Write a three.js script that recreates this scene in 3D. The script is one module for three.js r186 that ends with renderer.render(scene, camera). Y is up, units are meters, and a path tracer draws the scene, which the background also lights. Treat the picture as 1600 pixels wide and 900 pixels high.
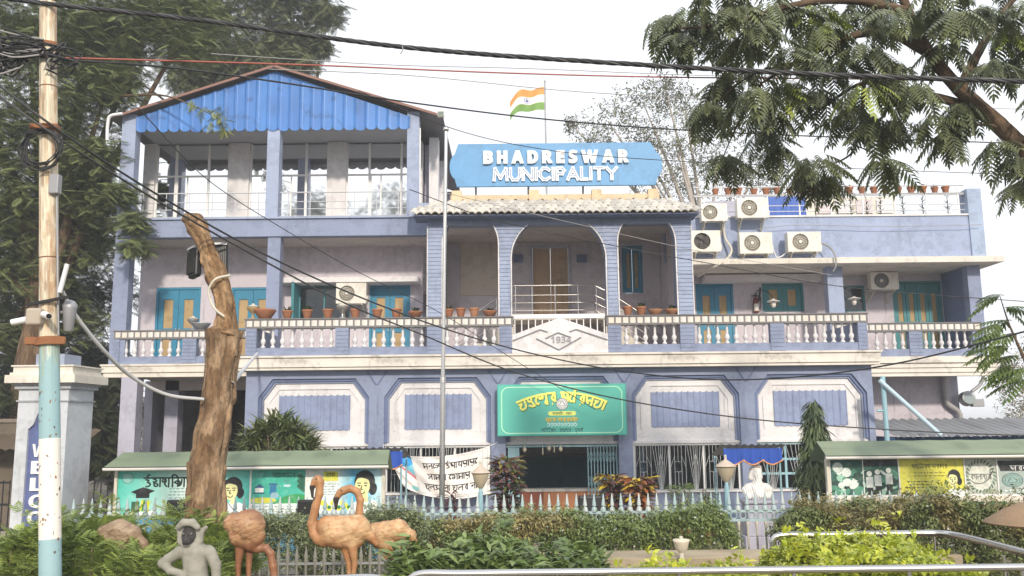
import * as THREE from 'three';
import { mergeGeometries, mergeVertices, toCreasedNormals } from 'three/addons/utils/BufferGeometryUtils.js';
import { MarchingCubes } from 'three/addons/objects/MarchingCubes.js';
import { TextGeometry } from 'three/addons/geometries/TextGeometry.js';
import { FontLoader } from 'three/addons/loaders/FontLoader.js';
import { RoundedBoxGeometry } from 'three/addons/geometries/RoundedBoxGeometry.js';

// ---------------------------------------------------------------- camera, sky, sun, exposure
const EYE = 2.55, FOCAL = 1385, PITCH = Math.atan((661 - 450) / FOCAL), ROLL = 0.010;
const scene = new THREE.Scene();
const camera = new THREE.PerspectiveCamera(2 * Math.atan(450 / FOCAL) * 180 / Math.PI, 16 / 9, 0.1, 600);
camera.position.set(0, EYE, 0);
camera.rotation.order = 'YXZ';
camera.rotation.set(PITCH, 0, -ROLL);

const SUN = new THREE.Vector3(Math.sin(0.20) * Math.cos(0.50), Math.sin(0.50), Math.cos(0.20) * Math.cos(0.50));
{ // hazy white sky, a little bluer overhead, paler round the sun
  const W = 256, H = 128, d = new Float32Array(W * H * 4);
  for (let j = 0; j < H; j++) for (let i = 0; i < W; i++) {
    const el = ((j + 0.5) / H - 0.5) * Math.PI, az = ((i + 0.5) / W - 0.5) * 2 * Math.PI;
    const x = Math.cos(az) * Math.cos(el), y = Math.sin(el), z = Math.sin(az) * Math.cos(el);
    const t = Math.pow(Math.max(0, y), 0.7), c = Math.max(0, x * SUN.x + y * SUN.y + z * SUN.z), g = 0.35 * Math.pow(c, 6);
    const o = (j * W + i) * 4;
    d[o] = 1.02 - 0.20 * t + g; d[o + 1] = 1.03 - 0.15 * t + g * 0.96; d[o + 2] = 1.06 - 0.09 * t + g * 0.88; d[o + 3] = 1;
    if (y < -0.02) { d[o] = 0.42; d[o + 1] = 0.40; d[o + 2] = 0.37; }
  }
  const t = new THREE.DataTexture(d, W, H, THREE.RGBAFormat, THREE.FloatType);
  t.mapping = THREE.EquirectangularReflectionMapping; t.magFilter = THREE.LinearFilter; t.needsUpdate = true;
  scene.background = t; scene.environment = t;
}
const sun = new THREE.DirectionalLight(0xfff3e2, 2.8);
sun.name = 'sun'; sun.position.copy(SUN).multiplyScalar(80).add(new THREE.Vector3(0, 0, -20)); sun.target.position.set(0, 3, -20);
sun.castShadow = true; sun.shadow.radius = 7; sun.shadow.mapSize.set(4096, 4096);
Object.assign(sun.shadow.camera, { left: -40, right: 40, top: 40, bottom: -40, near: 1, far: 200 });
scene.add(sun, sun.target);
const renderer = new THREE.WebGLRenderer({ antialias: true });
renderer.shadowMap.enabled = true;
renderer.toneMapping = THREE.LinearToneMapping;
renderer.toneMappingExposure = 1.3;
scene.fog = new THREE.FogExp2(0xe8ecf2, 0.002);

// ---------------------------------------------------------------- pixels of the photograph to points at a distance in front of the camera
function P(u, v, D) {
  const x = u - 800, y = 450 - v, a = x * Math.cos(ROLL) + y * Math.sin(ROLL), b = -x * Math.sin(ROLL) + y * Math.cos(ROLL);
  const s = D / (Math.cos(PITCH) - b / FOCAL * Math.sin(PITCH));
  return new THREE.Vector3(a / FOCAL * s, EYE + (b / FOCAL * Math.cos(PITCH) + Math.sin(PITCH)) * s, -D);
}
const X = (u, D, v = 500) => P(u, v, D).x, Y = (v, D, u = 800) => P(u, v, D).y, M = (px, D) => px * D / FOCAL;

// ---------------------------------------------------------------- random numbers, noise, textures
function rng(seed) { let a = seed | 0; return () => { a = (a + 0x6d2b79f5) | 0; let t = Math.imul(a ^ (a >>> 15), 1 | a); t = (t + Math.imul(t ^ (t >>> 7), 61 | t)) ^ t; return ((t ^ (t >>> 14)) >>> 0) / 4294967296; }; }
const hash = (x, y, s) => { let h = Math.imul(x, 374761393) ^ Math.imul(y, 668265263) ^ Math.imul(s, 1274126177); h = Math.imul(h ^ (h >>> 13), 1274126177); return ((h ^ (h >>> 16)) >>> 0) / 4294967296; };
function vnoise(x, y, per, s) { // tileable value noise
  const xi = Math.floor(x), yi = Math.floor(y), fx = x - xi, fy = y - yi, w = (k, p) => ((k % p) + p) % p, q = (t) => t * t * (3 - 2 * t);
  const x0 = w(xi, per[0]), x1 = w(xi + 1, per[0]), y0 = w(yi, per[1]), y1 = w(yi + 1, per[1]);
  const a = hash(x0, y0, s), b = hash(x1, y0, s), c = hash(x0, y1, s), d = hash(x1, y1, s), ux = q(fx), uy = q(fy);
  return a + (b - a) * ux + (c - a) * uy + (a - b - c + d) * ux * uy;
}
function fbm(u, v, fx, fy, oct, s) { let t = 0, amp = 0.5, n = 0; for (let k = 0; k < oct; k++) { t += amp * vnoise(u * fx, v * fy, [fx, fy], s + k * 7); n += amp; amp *= 0.5; fx *= 2; fy *= 2; } return t / n; }
function noise3(x, y, z, s = 1) {
  const xi = Math.floor(x), yi = Math.floor(y), zi = Math.floor(z), fx = x - xi, fy = y - yi, fz = z - zi, q = (t) => t * t * (3 - 2 * t), h = (a, b, c) => hash(a, b + c * 57, s), l = (a, b, t) => a + (b - a) * t;
  const ux = q(fx), uy = q(fy), uz = q(fz);
  return l(l(l(h(xi, yi, zi), h(xi + 1, yi, zi), ux), l(h(xi, yi + 1, zi), h(xi + 1, yi + 1, zi), ux), uy), l(l(h(xi, yi, zi + 1), h(xi + 1, yi, zi + 1), ux), l(h(xi, yi + 1, zi + 1), h(xi + 1, yi + 1, zi + 1), ux), uy), uz);
}
function tex(w, h, f, srgb = true, repeat = [1, 1]) {
  const d = new Uint8Array(w * h * 4);
  for (let j = 0; j < h; j++) for (let i = 0; i < w; i++) {
    const c = f((i + 0.5) / w, (j + 0.5) / h), o = (j * w + i) * 4;
    for (let k = 0; k < 3; k++) d[o + k] = Math.max(0, Math.min(255, (Array.isArray(c) ? c[k] : c) * 255));
    d[o + 3] = 255;
  }
  const t = new THREE.DataTexture(d, w, h); t.wrapS = t.wrapT = THREE.RepeatWrapping; t.magFilter = THREE.LinearFilter; t.minFilter = THREE.LinearMipmapLinearFilter; t.generateMipmaps = true;
  if (srgb) t.colorSpace = THREE.SRGBColorSpace; t.repeat.set(...repeat); t.needsUpdate = true; return t;
}
const re = (t, x, y = x) => { const c = t.clone(); c.repeat.set(x, y); c.needsUpdate = true; return c; };
const sm = (a, b, x) => { const t = Math.max(0, Math.min(1, (x - a) / (b - a))); return t * t * (3 - 2 * t); };
// painted plaster: broad blotches, fine grain, a few rain streaks and chips (multiplies the paint colour)
const plasterMap = tex(512, 512, (u, v) => {
  let a = 0.90 + 0.10 * fbm(u, v, 4, 4, 5, 3) + 0.05 * (fbm(u, v, 64, 64, 2, 9) - 0.5);
  const st = sm(0.60, 0.85, fbm(u, v, 24, 2, 3, 17)) * sm(0.45, 0.75, fbm(u, v, 3, 3, 3, 29)); a -= 0.12 * st; a -= 0.05 * sm(0.5, 0.62, fbm(u, v, 3, 5, 5, 47)) * sm(0.4, 0.6, fbm(u, v, 22, 22, 3, 49));
  const chip = sm(0.74, 0.80, fbm(u, v, 18, 18, 4, 41)); a -= 0.05 * chip;
  return [a, a * 0.992, a * 0.978];
}, true, [1 / 3, 1 / 3]);
const grimeMap = tex(512, 512, (u, v) => { // weathered ledges, parapets
  let a = 0.86 + 0.14 * fbm(u, v, 5, 5, 5, 53);
  const st = sm(0.52, 0.78, fbm(u, v, 40, 3, 3, 61)), sp = sm(0.62, 0.80, fbm(u, v, 9, 9, 5, 71));
  a -= 0.11 * st * sm(0.35, 0.7, fbm(u, v, 4, 4, 2, 5)) + 0.13 * sp;
  return [a, a * 0.985, a * 0.955];
}, true, [1 / 2.5, 1 / 2.5]);
const fineBump = tex(256, 256, (u, v) => 0.6 * fbm(u, v, 12, 12, 4, 83) + 0.4 * fbm(u, v, 90, 90, 1, 87), false, [1 / 0.8, 1 / 0.8]);
const barkMap = tex(512, 512, (u, v) => {
  const a = 0.6 * fbm(u, v, 20, 6, 6, 91) + 0.4 * fbm(u, v, 60, 24, 3, 92), b = fbm(u, v, 5, 3, 4, 95), k = 0.45 + 0.75 * a, m = sm(0.45, 0.7, b);
  return [k * (0.66 + 0.16 * m), k * (0.53 + 0.17 * m), k * (0.40 + 0.17 * m)];
}, true, [1, 1]);
const barkBump = tex(512, 512, (u, v) => 0.6 * fbm(u, v, 20, 6, 6, 91) + 0.4 * fbm(u, v, 60, 24, 3, 92), false, [1, 1]);
const dirtMap = tex(512, 512, (u, v) => { const a = 0.75 + 0.35 * fbm(u, v, 6, 6, 6, 101), s = 0.12 * (hash(Math.floor(u * 512), Math.floor(v * 512), 3) - 0.5); return [a + s, (a + s) * 0.97, (a + s) * 0.92]; }, true, [1 / 4, 1 / 4]);
const rustMap = tex(256, 512, (u, v) => {
  const r = sm(0.50, 0.62, fbm(u, v, 6, 9, 5, 111)), f = 0.85 + 0.2 * fbm(u, v, 30, 30, 3, 113);
  return [f * (0.93 - 0.30 * r), f * (0.89 - 0.50 * r), f * (0.80 - 0.58 * r)];
});
const fabricBump = tex(128, 128, (u, v) => 0.5 + 0.25 * Math.sin(u * 400) + 0.25 * Math.sin(v * 400), false);

const col = (c) => (Array.isArray(c) ? new THREE.Color().setRGB(c[0], c[1], c[2]) : new THREE.Color(c));
function mat(c, rough = 0.8, o = {}) { const m = new (o.physical ? THREE.MeshPhysicalMaterial : THREE.MeshStandardMaterial)({ color: col(c), roughness: rough, side: THREE.DoubleSide }); delete o.physical; Object.assign(m, o); return m; }
const plaster = (c, o = {}) => mat(c, 0.85, { map: plasterMap, bumpMap: fineBump, bumpScale: 0.004, ...o });
const grime = (c, o = {}) => mat(c, 0.88, { map: grimeMap, bumpMap: fineBump, bumpScale: 0.006, ...o });
const MT = {
  blue: plaster([0.28, 0.33, 0.485]), blueDeep: plaster([0.17, 0.22, 0.39]), blueSoft: plaster([0.37, 0.44, 0.62]), lavender: plaster([0.64, 0.60, 0.67]), lilac: plaster([0.47, 0.47, 0.58]),
  white: plaster([0.80, 0.79, 0.82]), cream: grime([0.78, 0.75, 0.70]), ledge: grime([0.82, 0.79, 0.76]), soffit: plaster([0.62, 0.58, 0.57]), pink: plaster([0.68, 0.62, 0.64]),
  teal: mat([0.035, 0.25, 0.42], 0.5, { map: plasterMap }), tealGreen: mat([0.05, 0.26, 0.30], 0.5, { map: plasterMap }), panelTan: mat([0.50, 0.36, 0.19], 0.7, { map: grimeMap }), doorWood: mat([0.52, 0.37, 0.25], 0.6, { map: grimeMap }),
  dark: mat([0.02, 0.02, 0.025], 0.6), black: mat([0.015, 0.015, 0.017], 0.45), blackMatte: mat([0.02, 0.02, 0.02], 0.8), tile: mat([0.82, 0.80, 0.76], 0.25, { map: plasterMap }), grout: mat([0.20, 0.19, 0.19], 0.9),
  steel: mat([0.62, 0.60, 0.57], 0.25, { metalness: 1 }), steelDull: mat([0.55, 0.54, 0.52], 0.42, { metalness: 0.9 }), railGrey: mat([0.52, 0.53, 0.55], 0.45), whiteMetal: mat([0.78, 0.77, 0.75], 0.45), greyMetal: mat([0.32, 0.32, 0.33], 0.5, { metalness: 0.4 }),
  glass: mat([0.72, 0.78, 0.78], 0.03, { physical: true, transmission: 1, thickness: 0, ior: 1.5 }), mirror: mat([0.88, 0.89, 0.90], 0.03, { metalness: 1 }),
  gable: mat([0.065, 0.22, 0.64], 0.45, { map: grimeMap }), roofGrey: mat([0.16, 0.16, 0.18], 0.7, { map: grimeMap }), louver: mat([0.27, 0.33, 0.52], 0.6, { map: plasterMap }), roofTile: grime([0.66, 0.63, 0.60]),
  terracotta: mat([0.43, 0.18, 0.095], 0.8, { map: plasterMap }), terracottaPale: mat([0.52, 0.26, 0.15], 0.85, { map: grimeMap }), soil: mat([0.06, 0.045, 0.03], 1),
  acWhite: mat([0.78, 0.75, 0.68], 0.4, { map: plasterMap }), grilleDark: mat([0.22, 0.19, 0.17], 0.5), cable: mat([0.025, 0.025, 0.027], 0.6), cableGrey: mat([0.30, 0.29, 0.28], 0.6), pvc: mat([0.72, 0.72, 0.72], 0.4),
  bark: mat([0.42, 0.40, 0.38], 0.95, { map: barkMap, bumpMap: barkBump, bumpScale: 0.02 }), barkDead: mat([0.68, 0.65, 0.61], 0.95, { map: barkMap, bumpMap: barkBump, bumpScale: 0.03 }),
  lightBlue: mat([0.34, 0.58, 0.70], 0.5, { map: grimeMap }), paleFence: mat([0.42, 0.57, 0.63], 0.5, { map: grimeMap }), ivory: mat([0.70, 0.68, 0.60], 0.6, { map: grimeMap }),
  concrete: mat([0.46, 0.40, 0.31], 0.9, { map: dirtMap, bumpMap: fineBump, bumpScale: 0.008 }),
};

// ---------------------------------------------------------------- geometry helpers
function worldUv(g) { // uv in metres from position and normal
  const p = g.attributes.position, n = g.attributes.normal, uv = new Float32Array(p.count * 2);
  for (let i = 0; i < p.count; i++) {
    const ax = Math.abs(n.getX(i)), ay = Math.abs(n.getY(i)), az = Math.abs(n.getZ(i));
    if (ay >= ax && ay >= az) { uv[2 * i] = p.getX(i); uv[2 * i + 1] = p.getZ(i); } else if (ax >= az) { uv[2 * i] = p.getZ(i); uv[2 * i + 1] = p.getY(i); } else { uv[2 * i] = p.getX(i); uv[2 * i + 1] = p.getY(i); }
  }
  g.setAttribute('uv', new THREE.BufferAttribute(uv, 2)); return g;
}
const bx = (x0, x1, y0, y1, z0, z1) => { const g = new THREE.BoxGeometry(Math.abs(x1 - x0), Math.abs(y1 - y0), Math.abs(z1 - z0)); g.translate((x0 + x1) / 2, (y0 + y1) / 2, (z0 + z1) / 2); return worldUv(g); };
const rbx = (x0, x1, y0, y1, z0, z1, r = 0.02, s = 2) => { const g = new RoundedBoxGeometry(Math.abs(x1 - x0), Math.abs(y1 - y0), Math.abs(z1 - z0), s, r); g.translate((x0 + x1) / 2, (y0 + y1) / 2, (z0 + z1) / 2); return worldUv(g); };
const plain = (g) => { g = g.index ? g.toNonIndexed() : g; for (const k of Object.keys(g.attributes)) if (!['position', 'normal', 'uv'].includes(k)) g.deleteAttribute(k); return g; };
const merge = (list) => mergeGeometries(list.map(plain), false);
function bar(a, b, w, h = w) { // a square bar between two points
  const A = new THREE.Vector3(...a), B = new THREE.Vector3(...b), d = B.clone().sub(A), g = new THREE.BoxGeometry(w, h, d.length());
  g.applyMatrix4(new THREE.Matrix4().lookAt(B, A, Math.abs(d.y) > 0.99 * d.length() ? new THREE.Vector3(0, 0, 1) : new THREE.Vector3(0, 1, 0)).setPosition(A.add(B).multiplyScalar(0.5)));
  return g;
}
function rod(a, b, r0, r1 = r0, n = 8) { // a round bar between two points
  const A = new THREE.Vector3(...a), B = new THREE.Vector3(...b), d = B.clone().sub(A), g = new THREE.CylinderGeometry(r1, r0, d.length(), n);
  g.applyQuaternion(new THREE.Quaternion().setFromUnitVectors(new THREE.Vector3(0, 1, 0), d.clone().normalize())); g.translate(...A.add(B).multiplyScalar(0.5).toArray()); return g;
}
function tube(pts, r, n = 8, seg = 0, closed = false) { return new THREE.TubeGeometry(new THREE.CatmullRomCurve3(pts.map((p) => (p.isVector3 ? p : new THREE.Vector3(...p))), closed), seg || pts.length * 10, r, n, closed); }
function taper(pts, radii, n = 9, seg = 6, wob = 0, seed = 1, ridge = 0) { // tapered, slightly uneven limb
  const V = pts.map((p) => (p.isVector3 ? p : new THREE.Vector3(...p))), c = new THREE.CatmullRomCurve3(V), N = (V.length - 1) * seg, fr = c.computeFrenetFrames(N), pos = [], uv = [], idx = [];
  let len = 0, last = c.getPoint(0);
  for (let i = 0; i <= N; i++) {
    const t = i / N, p = c.getPoint(t), k = t * (V.length - 1), a = Math.min(Math.floor(k), V.length - 2), r = radii[a] + (radii[a + 1] - radii[a]) * (k - a);
    len += p.distanceTo(last); last = p;
    for (let j = 0; j <= n; j++) {
      const th = j / n * Math.PI * 2, cx = Math.cos(th), sx = Math.sin(th), rr = r * (1 + wob * (noise3(cx * 2.2 + 9, sx * 2.2 + 9, len * 2.5 / Math.max(r * 4, 0.3), seed) - 0.5) * 2) + (ridge ? ridge * (Math.abs(noise3(cx * 7 + 20, sx * 7 + 20, len * 2.2, seed + 1) - 0.5) * -2 + 0.6 * noise3(cx * 16 + 20, sx * 16 + 20, len * 6, seed + 2) + 0.9 * sm(0.5, 0.56, noise3(cx * 3 + 20, sx * 3 + 20, len * 1.6, seed + 3))) : 0);
      pos.push(p.x + rr * (fr.normals[i].x * cx + fr.binormals[i].x * sx), p.y + rr * (fr.normals[i].y * cx + fr.binormals[i].y * sx), p.z + rr * (fr.normals[i].z * cx + fr.binormals[i].z * sx));
      uv.push(j / n * Math.max(1, Math.round(radii[0] * 7)), len * (ridge ? 1.2 : 0.8));
    }
  }
  for (let i = 0; i < N; i++) for (let j = 0; j < n; j++) { const a = i * (n + 1) + j, b = a + n + 1; idx.push(a, b, a + 1, b, b + 1, a + 1); }
  const g = new THREE.BufferGeometry(); g.setAttribute('position', new THREE.Float32BufferAttribute(pos, 3)); g.setAttribute('uv', new THREE.Float32BufferAttribute(uv, 2)); g.setIndex(idx); g.computeVertexNormals(); return g;
}
const lathe = (pts, n = 16) => new THREE.LatheGeometry(pts.map((p) => new THREE.Vector2(p[0], p[1])), n);
const poly = (pts) => { const s = new THREE.Shape(); pts.forEach((p, i) => (i ? s.lineTo(p[0], p[1]) : s.moveTo(p[0], p[1]))); s.closePath(); return s; };
const hole = (s, pts) => { const h = new THREE.Path(); pts.forEach((p, i) => (i ? h.lineTo(p[0], p[1]) : h.moveTo(p[0], p[1]))); h.closePath(); s.holes.push(h); return s; };
function ext(shape, depth, zBack, bevel = 0) { const g = new THREE.ExtrudeGeometry(shape, { depth: depth - 2 * bevel, bevelEnabled: bevel > 0, bevelThickness: bevel, bevelSize: bevel, bevelSegments: 1, curveSegments: 16 }); g.translate(0, 0, zBack + bevel); return g; }
function sheetGeo(x0, x1, topF, botF, prof, n, z) { // a thin corrugated sheet: outline by top/bottom functions, relief by prof
  const pos = [], uv = [], idx = [];
  for (let i = 0; i <= n; i++) { const x = x0 + (x1 - x0) * i / n, zz = z + prof(x); for (const y of [botF(x), topF(x)]) { pos.push(x, y, zz); uv.push(x, y); } }
  for (let i = 0; i < n; i++) { const a = 2 * i; idx.push(a, a + 2, a + 1, a + 2, a + 3, a + 1); }
  const g = new THREE.BufferGeometry(); g.setAttribute('position', new THREE.Float32BufferAttribute(pos, 3)); g.setAttribute('uv', new THREE.Float32BufferAttribute(uv, 2)); g.setIndex(idx); g.computeVertexNormals(); return g;
}
function grid(nu, nv, f, uvf = (u, v) => [u, v]) {
  const pos = [], uv = [], idx = [];
  for (let j = 0; j <= nv; j++) for (let i = 0; i <= nu; i++) { pos.push(...f(i / nu, j / nv)); uv.push(...uvf(i / nu, j / nv)); }
  for (let j = 0; j < nv; j++) for (let i = 0; i < nu; i++) { const a = j * (nu + 1) + i, b = a + nu + 1; idx.push(a, a + 1, b, a + 1, b + 1, b); }
  const g = new THREE.BufferGeometry(); g.setAttribute('position', new THREE.Float32BufferAttribute(pos, 3)); g.setAttribute('uv', new THREE.Float32BufferAttribute(uv, 2)); g.setIndex(idx); g.computeVertexNormals(); return g;
}

// ---------------------------------------------------------------- things and parts
const taken = new Map(), bases = new Map();
const numbered = (n) => { const k = taken.get(n) ?? 0; taken.set(n, k + 1); return k ? n + '_' + String(k).padStart(3, '0') : n; };
const shade = (o) => { o.castShadow = o.receiveShadow = true; return o; };
function thing(name, label, category, pos = [0, 0, 0], group) { const o = new THREE.Group(); o.name = numbered(name); o.position.set(...pos); o.userData = { label, category }; if (group) o.userData.group = group; scene.add(o); bases.set(o, o.position.clone()); return o; }
function part(parent, name, geo, m, pos, rot) { // geometry in the parent's own axes
  const o = shade(new THREE.Mesh(geo, m)); o.name = name; if (pos) o.position.set(...pos); if (rot) o.rotation.set(...rot); parent.add(o); return o;
}
function wpart(parent, name, geo, m) { // geometry in world axes, under a thing or a part of one
  let t = parent; while (!bases.has(t)) t = t.parent; const b = bases.get(t); geo.translate(-b.x, -b.y, -b.z); return part(parent, name, geo, m);
}
function wput(parent, name, geo, m, pos, rot) { // shared geometry, placed at a world position
  let t = parent; while (!bases.has(t)) t = t.parent; const b = bases.get(t); return part(parent, name, geo, m, [pos[0] - b.x, pos[1] - b.y, pos[2] - b.z], rot);
}
function sub(parent, name) { const o = new THREE.Group(); o.name = name; parent.add(o); return o; }
function setting(name, geo, m) { const o = shade(new THREE.Mesh(geo, m)); o.name = numbered(name); o.userData = { kind: 'structure' }; scene.add(o); return o; }
function copyOf(src, pos, label, turn, group) { const c = src.clone(); c.name = numbered(src.name.replace(/_\d{3}$/, '')); c.position.set(...pos); if (turn !== undefined) c.rotation.y = turn; c.userData = { ...src.userData }; if (label) c.userData.label = label; if (group) c.userData.group = group; scene.add(c); bases.set(c, c.position.clone()); return c; }

// ---------------------------------------------------------------- the setting
setting('ground', worldUv(new THREE.PlaneGeometry(500, 500).rotateX(-Math.PI / 2)), mat([0.24, 0.21, 0.17], 0.95, { map: dirtMap }));
setting('road', bx(-60, 60, -0.03, 0.004, -5.5, 9), mat([0.06, 0.06, 0.062], 0.9, { map: dirtMap, bumpMap: fineBump, bumpScale: 0.006 }));
setting('pavement', bx(-60, 60, -0.05, 0.13, -8.2, -5.5), mat([0.34, 0.32, 0.29], 0.9, { map: dirtMap }));
setting('courtyard_paving', bx(-16, 16, -0.05, 0.008, -23.0, -15.9), mat([0.36, 0.33, 0.29], 0.9, { map: dirtMap }));
setting('garden_soil', bx(-30, 30, -0.05, 0.10, -15.3, -8.25), mat([0.11, 0.085, 0.055], 1, { map: dirtMap }));

// ---------------------------------------------------------------- the municipal building
const FR = 23.0, WG = 25.5, RE = 27.1;                     // distances: front block, wings, rear verandah wall
const bld = thing('municipal_building', 'three-storey pale blue municipal office with arched porch, balustraded balconies and blue gabled roof room', 'building', [1.2, 0, -FR]);
const font = await new FontLoader().loadAsync('fonts/droid/droid_sans_bold.typeface.json');
const L1 = 4.30, LEDGE0 = 3.95, RAIL = 5.28, S2B = 8.03, S2T = 8.55, CAN = 6.98, PAR = 8.46;
const bL = X(381, FR, 620), bR = X(1368, FR, 620), wL = -11.62, wR = 13.75, rR = 13.95;
const porchL = X(667, FR, 430), porchR = X(1083, FR, 430);
// slabs and rear walls
wpart(bld, 'floor_slab', bx(bL, bR, LEDGE0 + 0.02, L1, -RE, -FR - 0.02), MT.soffit);
wpart(bld, 'floor_slab', bx(wL + 0.02, bL - 0.01, LEDGE0 + 0.02, L1 - 0.01, -RE, -WG), MT.soffit);
wpart(bld, 'floor_slab', bx(bR + 0.01, wR, LEDGE0 + 0.02, L1 - 0.01, -RE, -WG), MT.soffit);
const colM = X(429, WG, 300), colR = X(646, WG, 260), colL = -11.42;
// rear wall of the first floor, split so that doors and windows sit in openings
const doorsSpec = []; // [u0,u1,v0,v1,type]
function rect(u0, u1, v0, v1, D) { const um = (u0 + u1) / 2, vm = (v0 + v1) / 2; return [X(u0, D, vm), X(u1, D, vm), Y(v1, D, um), Y(v0, D, um)]; }
const FLOOR = L1 + 0.0;
const op = {
  doorA: rect(243, 313, 449, 520, RE), doorB: rect(361, 411, 449, 500, RE), winC: rect(466, 546, 445, 508, RE), doorC: rect(577, 641, 446, 520, RE),
  doorD: rect(1088, 1147, 443, 520, RE), winD: rect(1191, 1256, 442, 487, RE), winE: rect(1317, 1352, 446, 487, RE), doorE: rect(1396, 1473, 439, 520, RE),
};
for (const k of ['doorA', 'doorB', 'doorC', 'doorD', 'doorE']) op[k][2] = FLOOR + 0.02;
op.doorB[1] = op.doorB[0] + 1.35;
const wallShape = (x0, x1, y0, y1, holes) => { const s = poly([[x0, y0], [x1, y0], [x1, y1], [x0, y1]]); for (const h of holes) hole(s, [[h[0], h[2]], [h[0], h[3]], [h[1], h[3]], [h[1], h[2]]]); return s; };
const pL = X(660, RE, 420), pR = X(1092, RE, 420);
wpart(bld, 'wall', ext(wallShape(wL + 0.1, pL, L1 - 0.3, S2B, [op.doorA, op.doorB, op.winC, op.doorC]), 0.25, -RE - 0.25), MT.lavender);
wpart(bld, 'wall', ext(wallShape(pR - 0.4, wR - 0.05, L1 - 0.3, 7.15, [op.doorD, op.winD, op.winE, op.doorE]), 0.25, -RE - 0.25), MT.lavender);
// body behind, so the block is closed
wpart(bld, 'body_wall', bx(wL + 0.12, wR - 0.1, 0, S2B - 0.02, -38, -37.7), MT.lilac);
wpart(bld, 'body_wall', bx(wL + 0.1, wL + 0.35, 0, LEDGE0 + 0.01, -37.7, -27.9), MT.lilac);
wpart(bld, 'end_wall', bx(13.28, 13.5, L1, CAN - 0.01, -RE + 0.01, -WG - 0.3), MT.blueDeep);
wpart(bld, 'end_wall', bx(13.26, 13.52, 0, LEDGE0, -37.7, -RE), MT.lilac);
wpart(bld, 'end_wall', bx(13.27, 13.51, L1, 7.1, -37.7, -RE - 0.26), MT.lilac);
wpart(bld, 'end_wall', bx(wL + 0.1, wL + 0.34, L1, S2B, -37.7, -RE - 0.26), MT.blueDeep);
wpart(bld, 'roof_slab', bx(wL + 0.05, porchL + 0.01, S2B, S2T - 0.14, -38, -WG - 0.28), MT.soffit);
wpart(bld, 'roof_slab', bx(porchR - 0.2, wR, 7.16, 7.4, -38, -WG - 0.21), MT.soffit);

function panelDoor(parent, r, leaves, m, name = 'door', D = RE, panels = [[0.14, 0.42], [0.50, 0.88]], windowLike = false) {
  const [x0, x1, y0, y1] = r, d = sub(parent, name), z = -D - 0.1;
  wpart(d, 'frame', merge([bx(x0, x0 + 0.07, y0, y1, z, z + 0.09), bx(x1 - 0.07, x1, y0, y1, z, z + 0.09), bx(x0 + 0.07, x1 - 0.07, y1 - 0.07, y1, z, z + 0.09)]), m);
  const w = (x1 - x0 - 0.14) / leaves;
  for (let k = 0; k < leaves; k++) {
    const a = x0 + 0.07 + k * w + 0.006, b = a + w - 0.012, cy = (f) => y0 + 0.03 + f * (y1 - y0 - 0.12), px0 = a + w * 0.26, px1 = b - w * 0.26;
    const s = wallShape(a, b, y0 + 0.02, y1 - 0.08, panels.map((p) => [px0, px1, cy(p[0]), cy(p[1])]));
    wpart(d, 'leaf', ext(s, 0.05, z + 0.01), m);
    for (const p of panels) wpart(d, 'panel', bx(px0 - 0.004, px1 + 0.004, cy(p[0]) - 0.004, cy(p[1]) + 0.004, z + 0.014, z + 0.03), MT.panelTan);
  }
  if (!windowLike) for (const s of [-1, 1]) wpart(d, 'handle', rod([(x0 + x1) / 2 + s * 0.05, y0 + 1.05, z + 0.085], [(x0 + x1) / 2 + s * 0.05, y0 + 1.22, z + 0.085], 0.012), MT.steelDull);
}
panelDoor(bld, op.doorA, 2, MT.teal); panelDoor(bld, op.doorB, 2, MT.teal); panelDoor(bld, op.doorC, 2, MT.teal); panelDoor(bld, op.doorD, 2, MT.teal);
panelDoor(bld, op.winD, 2, MT.tealGreen, 'shuttered_window', RE, [[0.2, 0.86]], true); panelDoor(bld, op.doorE, 4, MT.tealGreen);
function glassWindow(parent, r, nx, ny, D, frameM, glassM, back = true, t = 0.05) {
  const [x0, x1, y0, y1] = r, w = sub(parent, 'window'), z = -D - 0.12, fr = [];
  fr.push(bx(x0, x0 + t, y0, y1, z, z + 0.08), bx(x1 - t, x1, y0, y1, z, z + 0.08), bx(x0 + t, x1 - t, y0, y0 + t, z, z + 0.08), bx(x0 + t, x1 - t, y1 - t, y1, z, z + 0.08));
  wpart(w, 'frame', merge(fr), frameM);
  const pw = (x1 - x0 - 2 * t) / nx, ph = (y1 - y0 - 2 * t) / ny;
  for (let i = 1; i < nx; i++) wpart(w, 'mullion', bx(x0 + t + i * pw - t * 0.4, x0 + t + i * pw + t * 0.4, y0 + t, y1 - t, z + 0.005, z + 0.07), frameM);
  for (let j = 1; j < ny; j++) for (let i = 0; i < nx; i++) wpart(w, 'transom', bx(x0 + t + i * pw + t * 0.4, x0 + t + (i + 1) * pw - t * 0.4, y0 + t + j * ph - t * 0.4, y0 + t + j * ph + t * 0.4, z + 0.005, z + 0.065), frameM);
  for (let i = 0; i < nx; i++) for (let j = 0; j < ny; j++) wpart(w, 'pane', bx(x0 + t + i * pw, x0 + t + (i + 1) * pw, y0 + t + j * ph, y0 + t + (j + 1) * ph, z + 0.02, z + 0.026), glassM);
  return w;
}
glassWindow(bld, op.winC, 2, 1, RE, MT.tealGreen, MT.glass); glassWindow(bld, op.winE, 1, 2, RE, MT.tealGreen, MT.glass);
wpart(bld, 'shutter', bx(op.winC[0] - 0.06, op.winC[0] + 0.02, op.winC[2], op.winC[3], -RE + 0.01, -RE + 0.65), MT.tealGreen);
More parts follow.
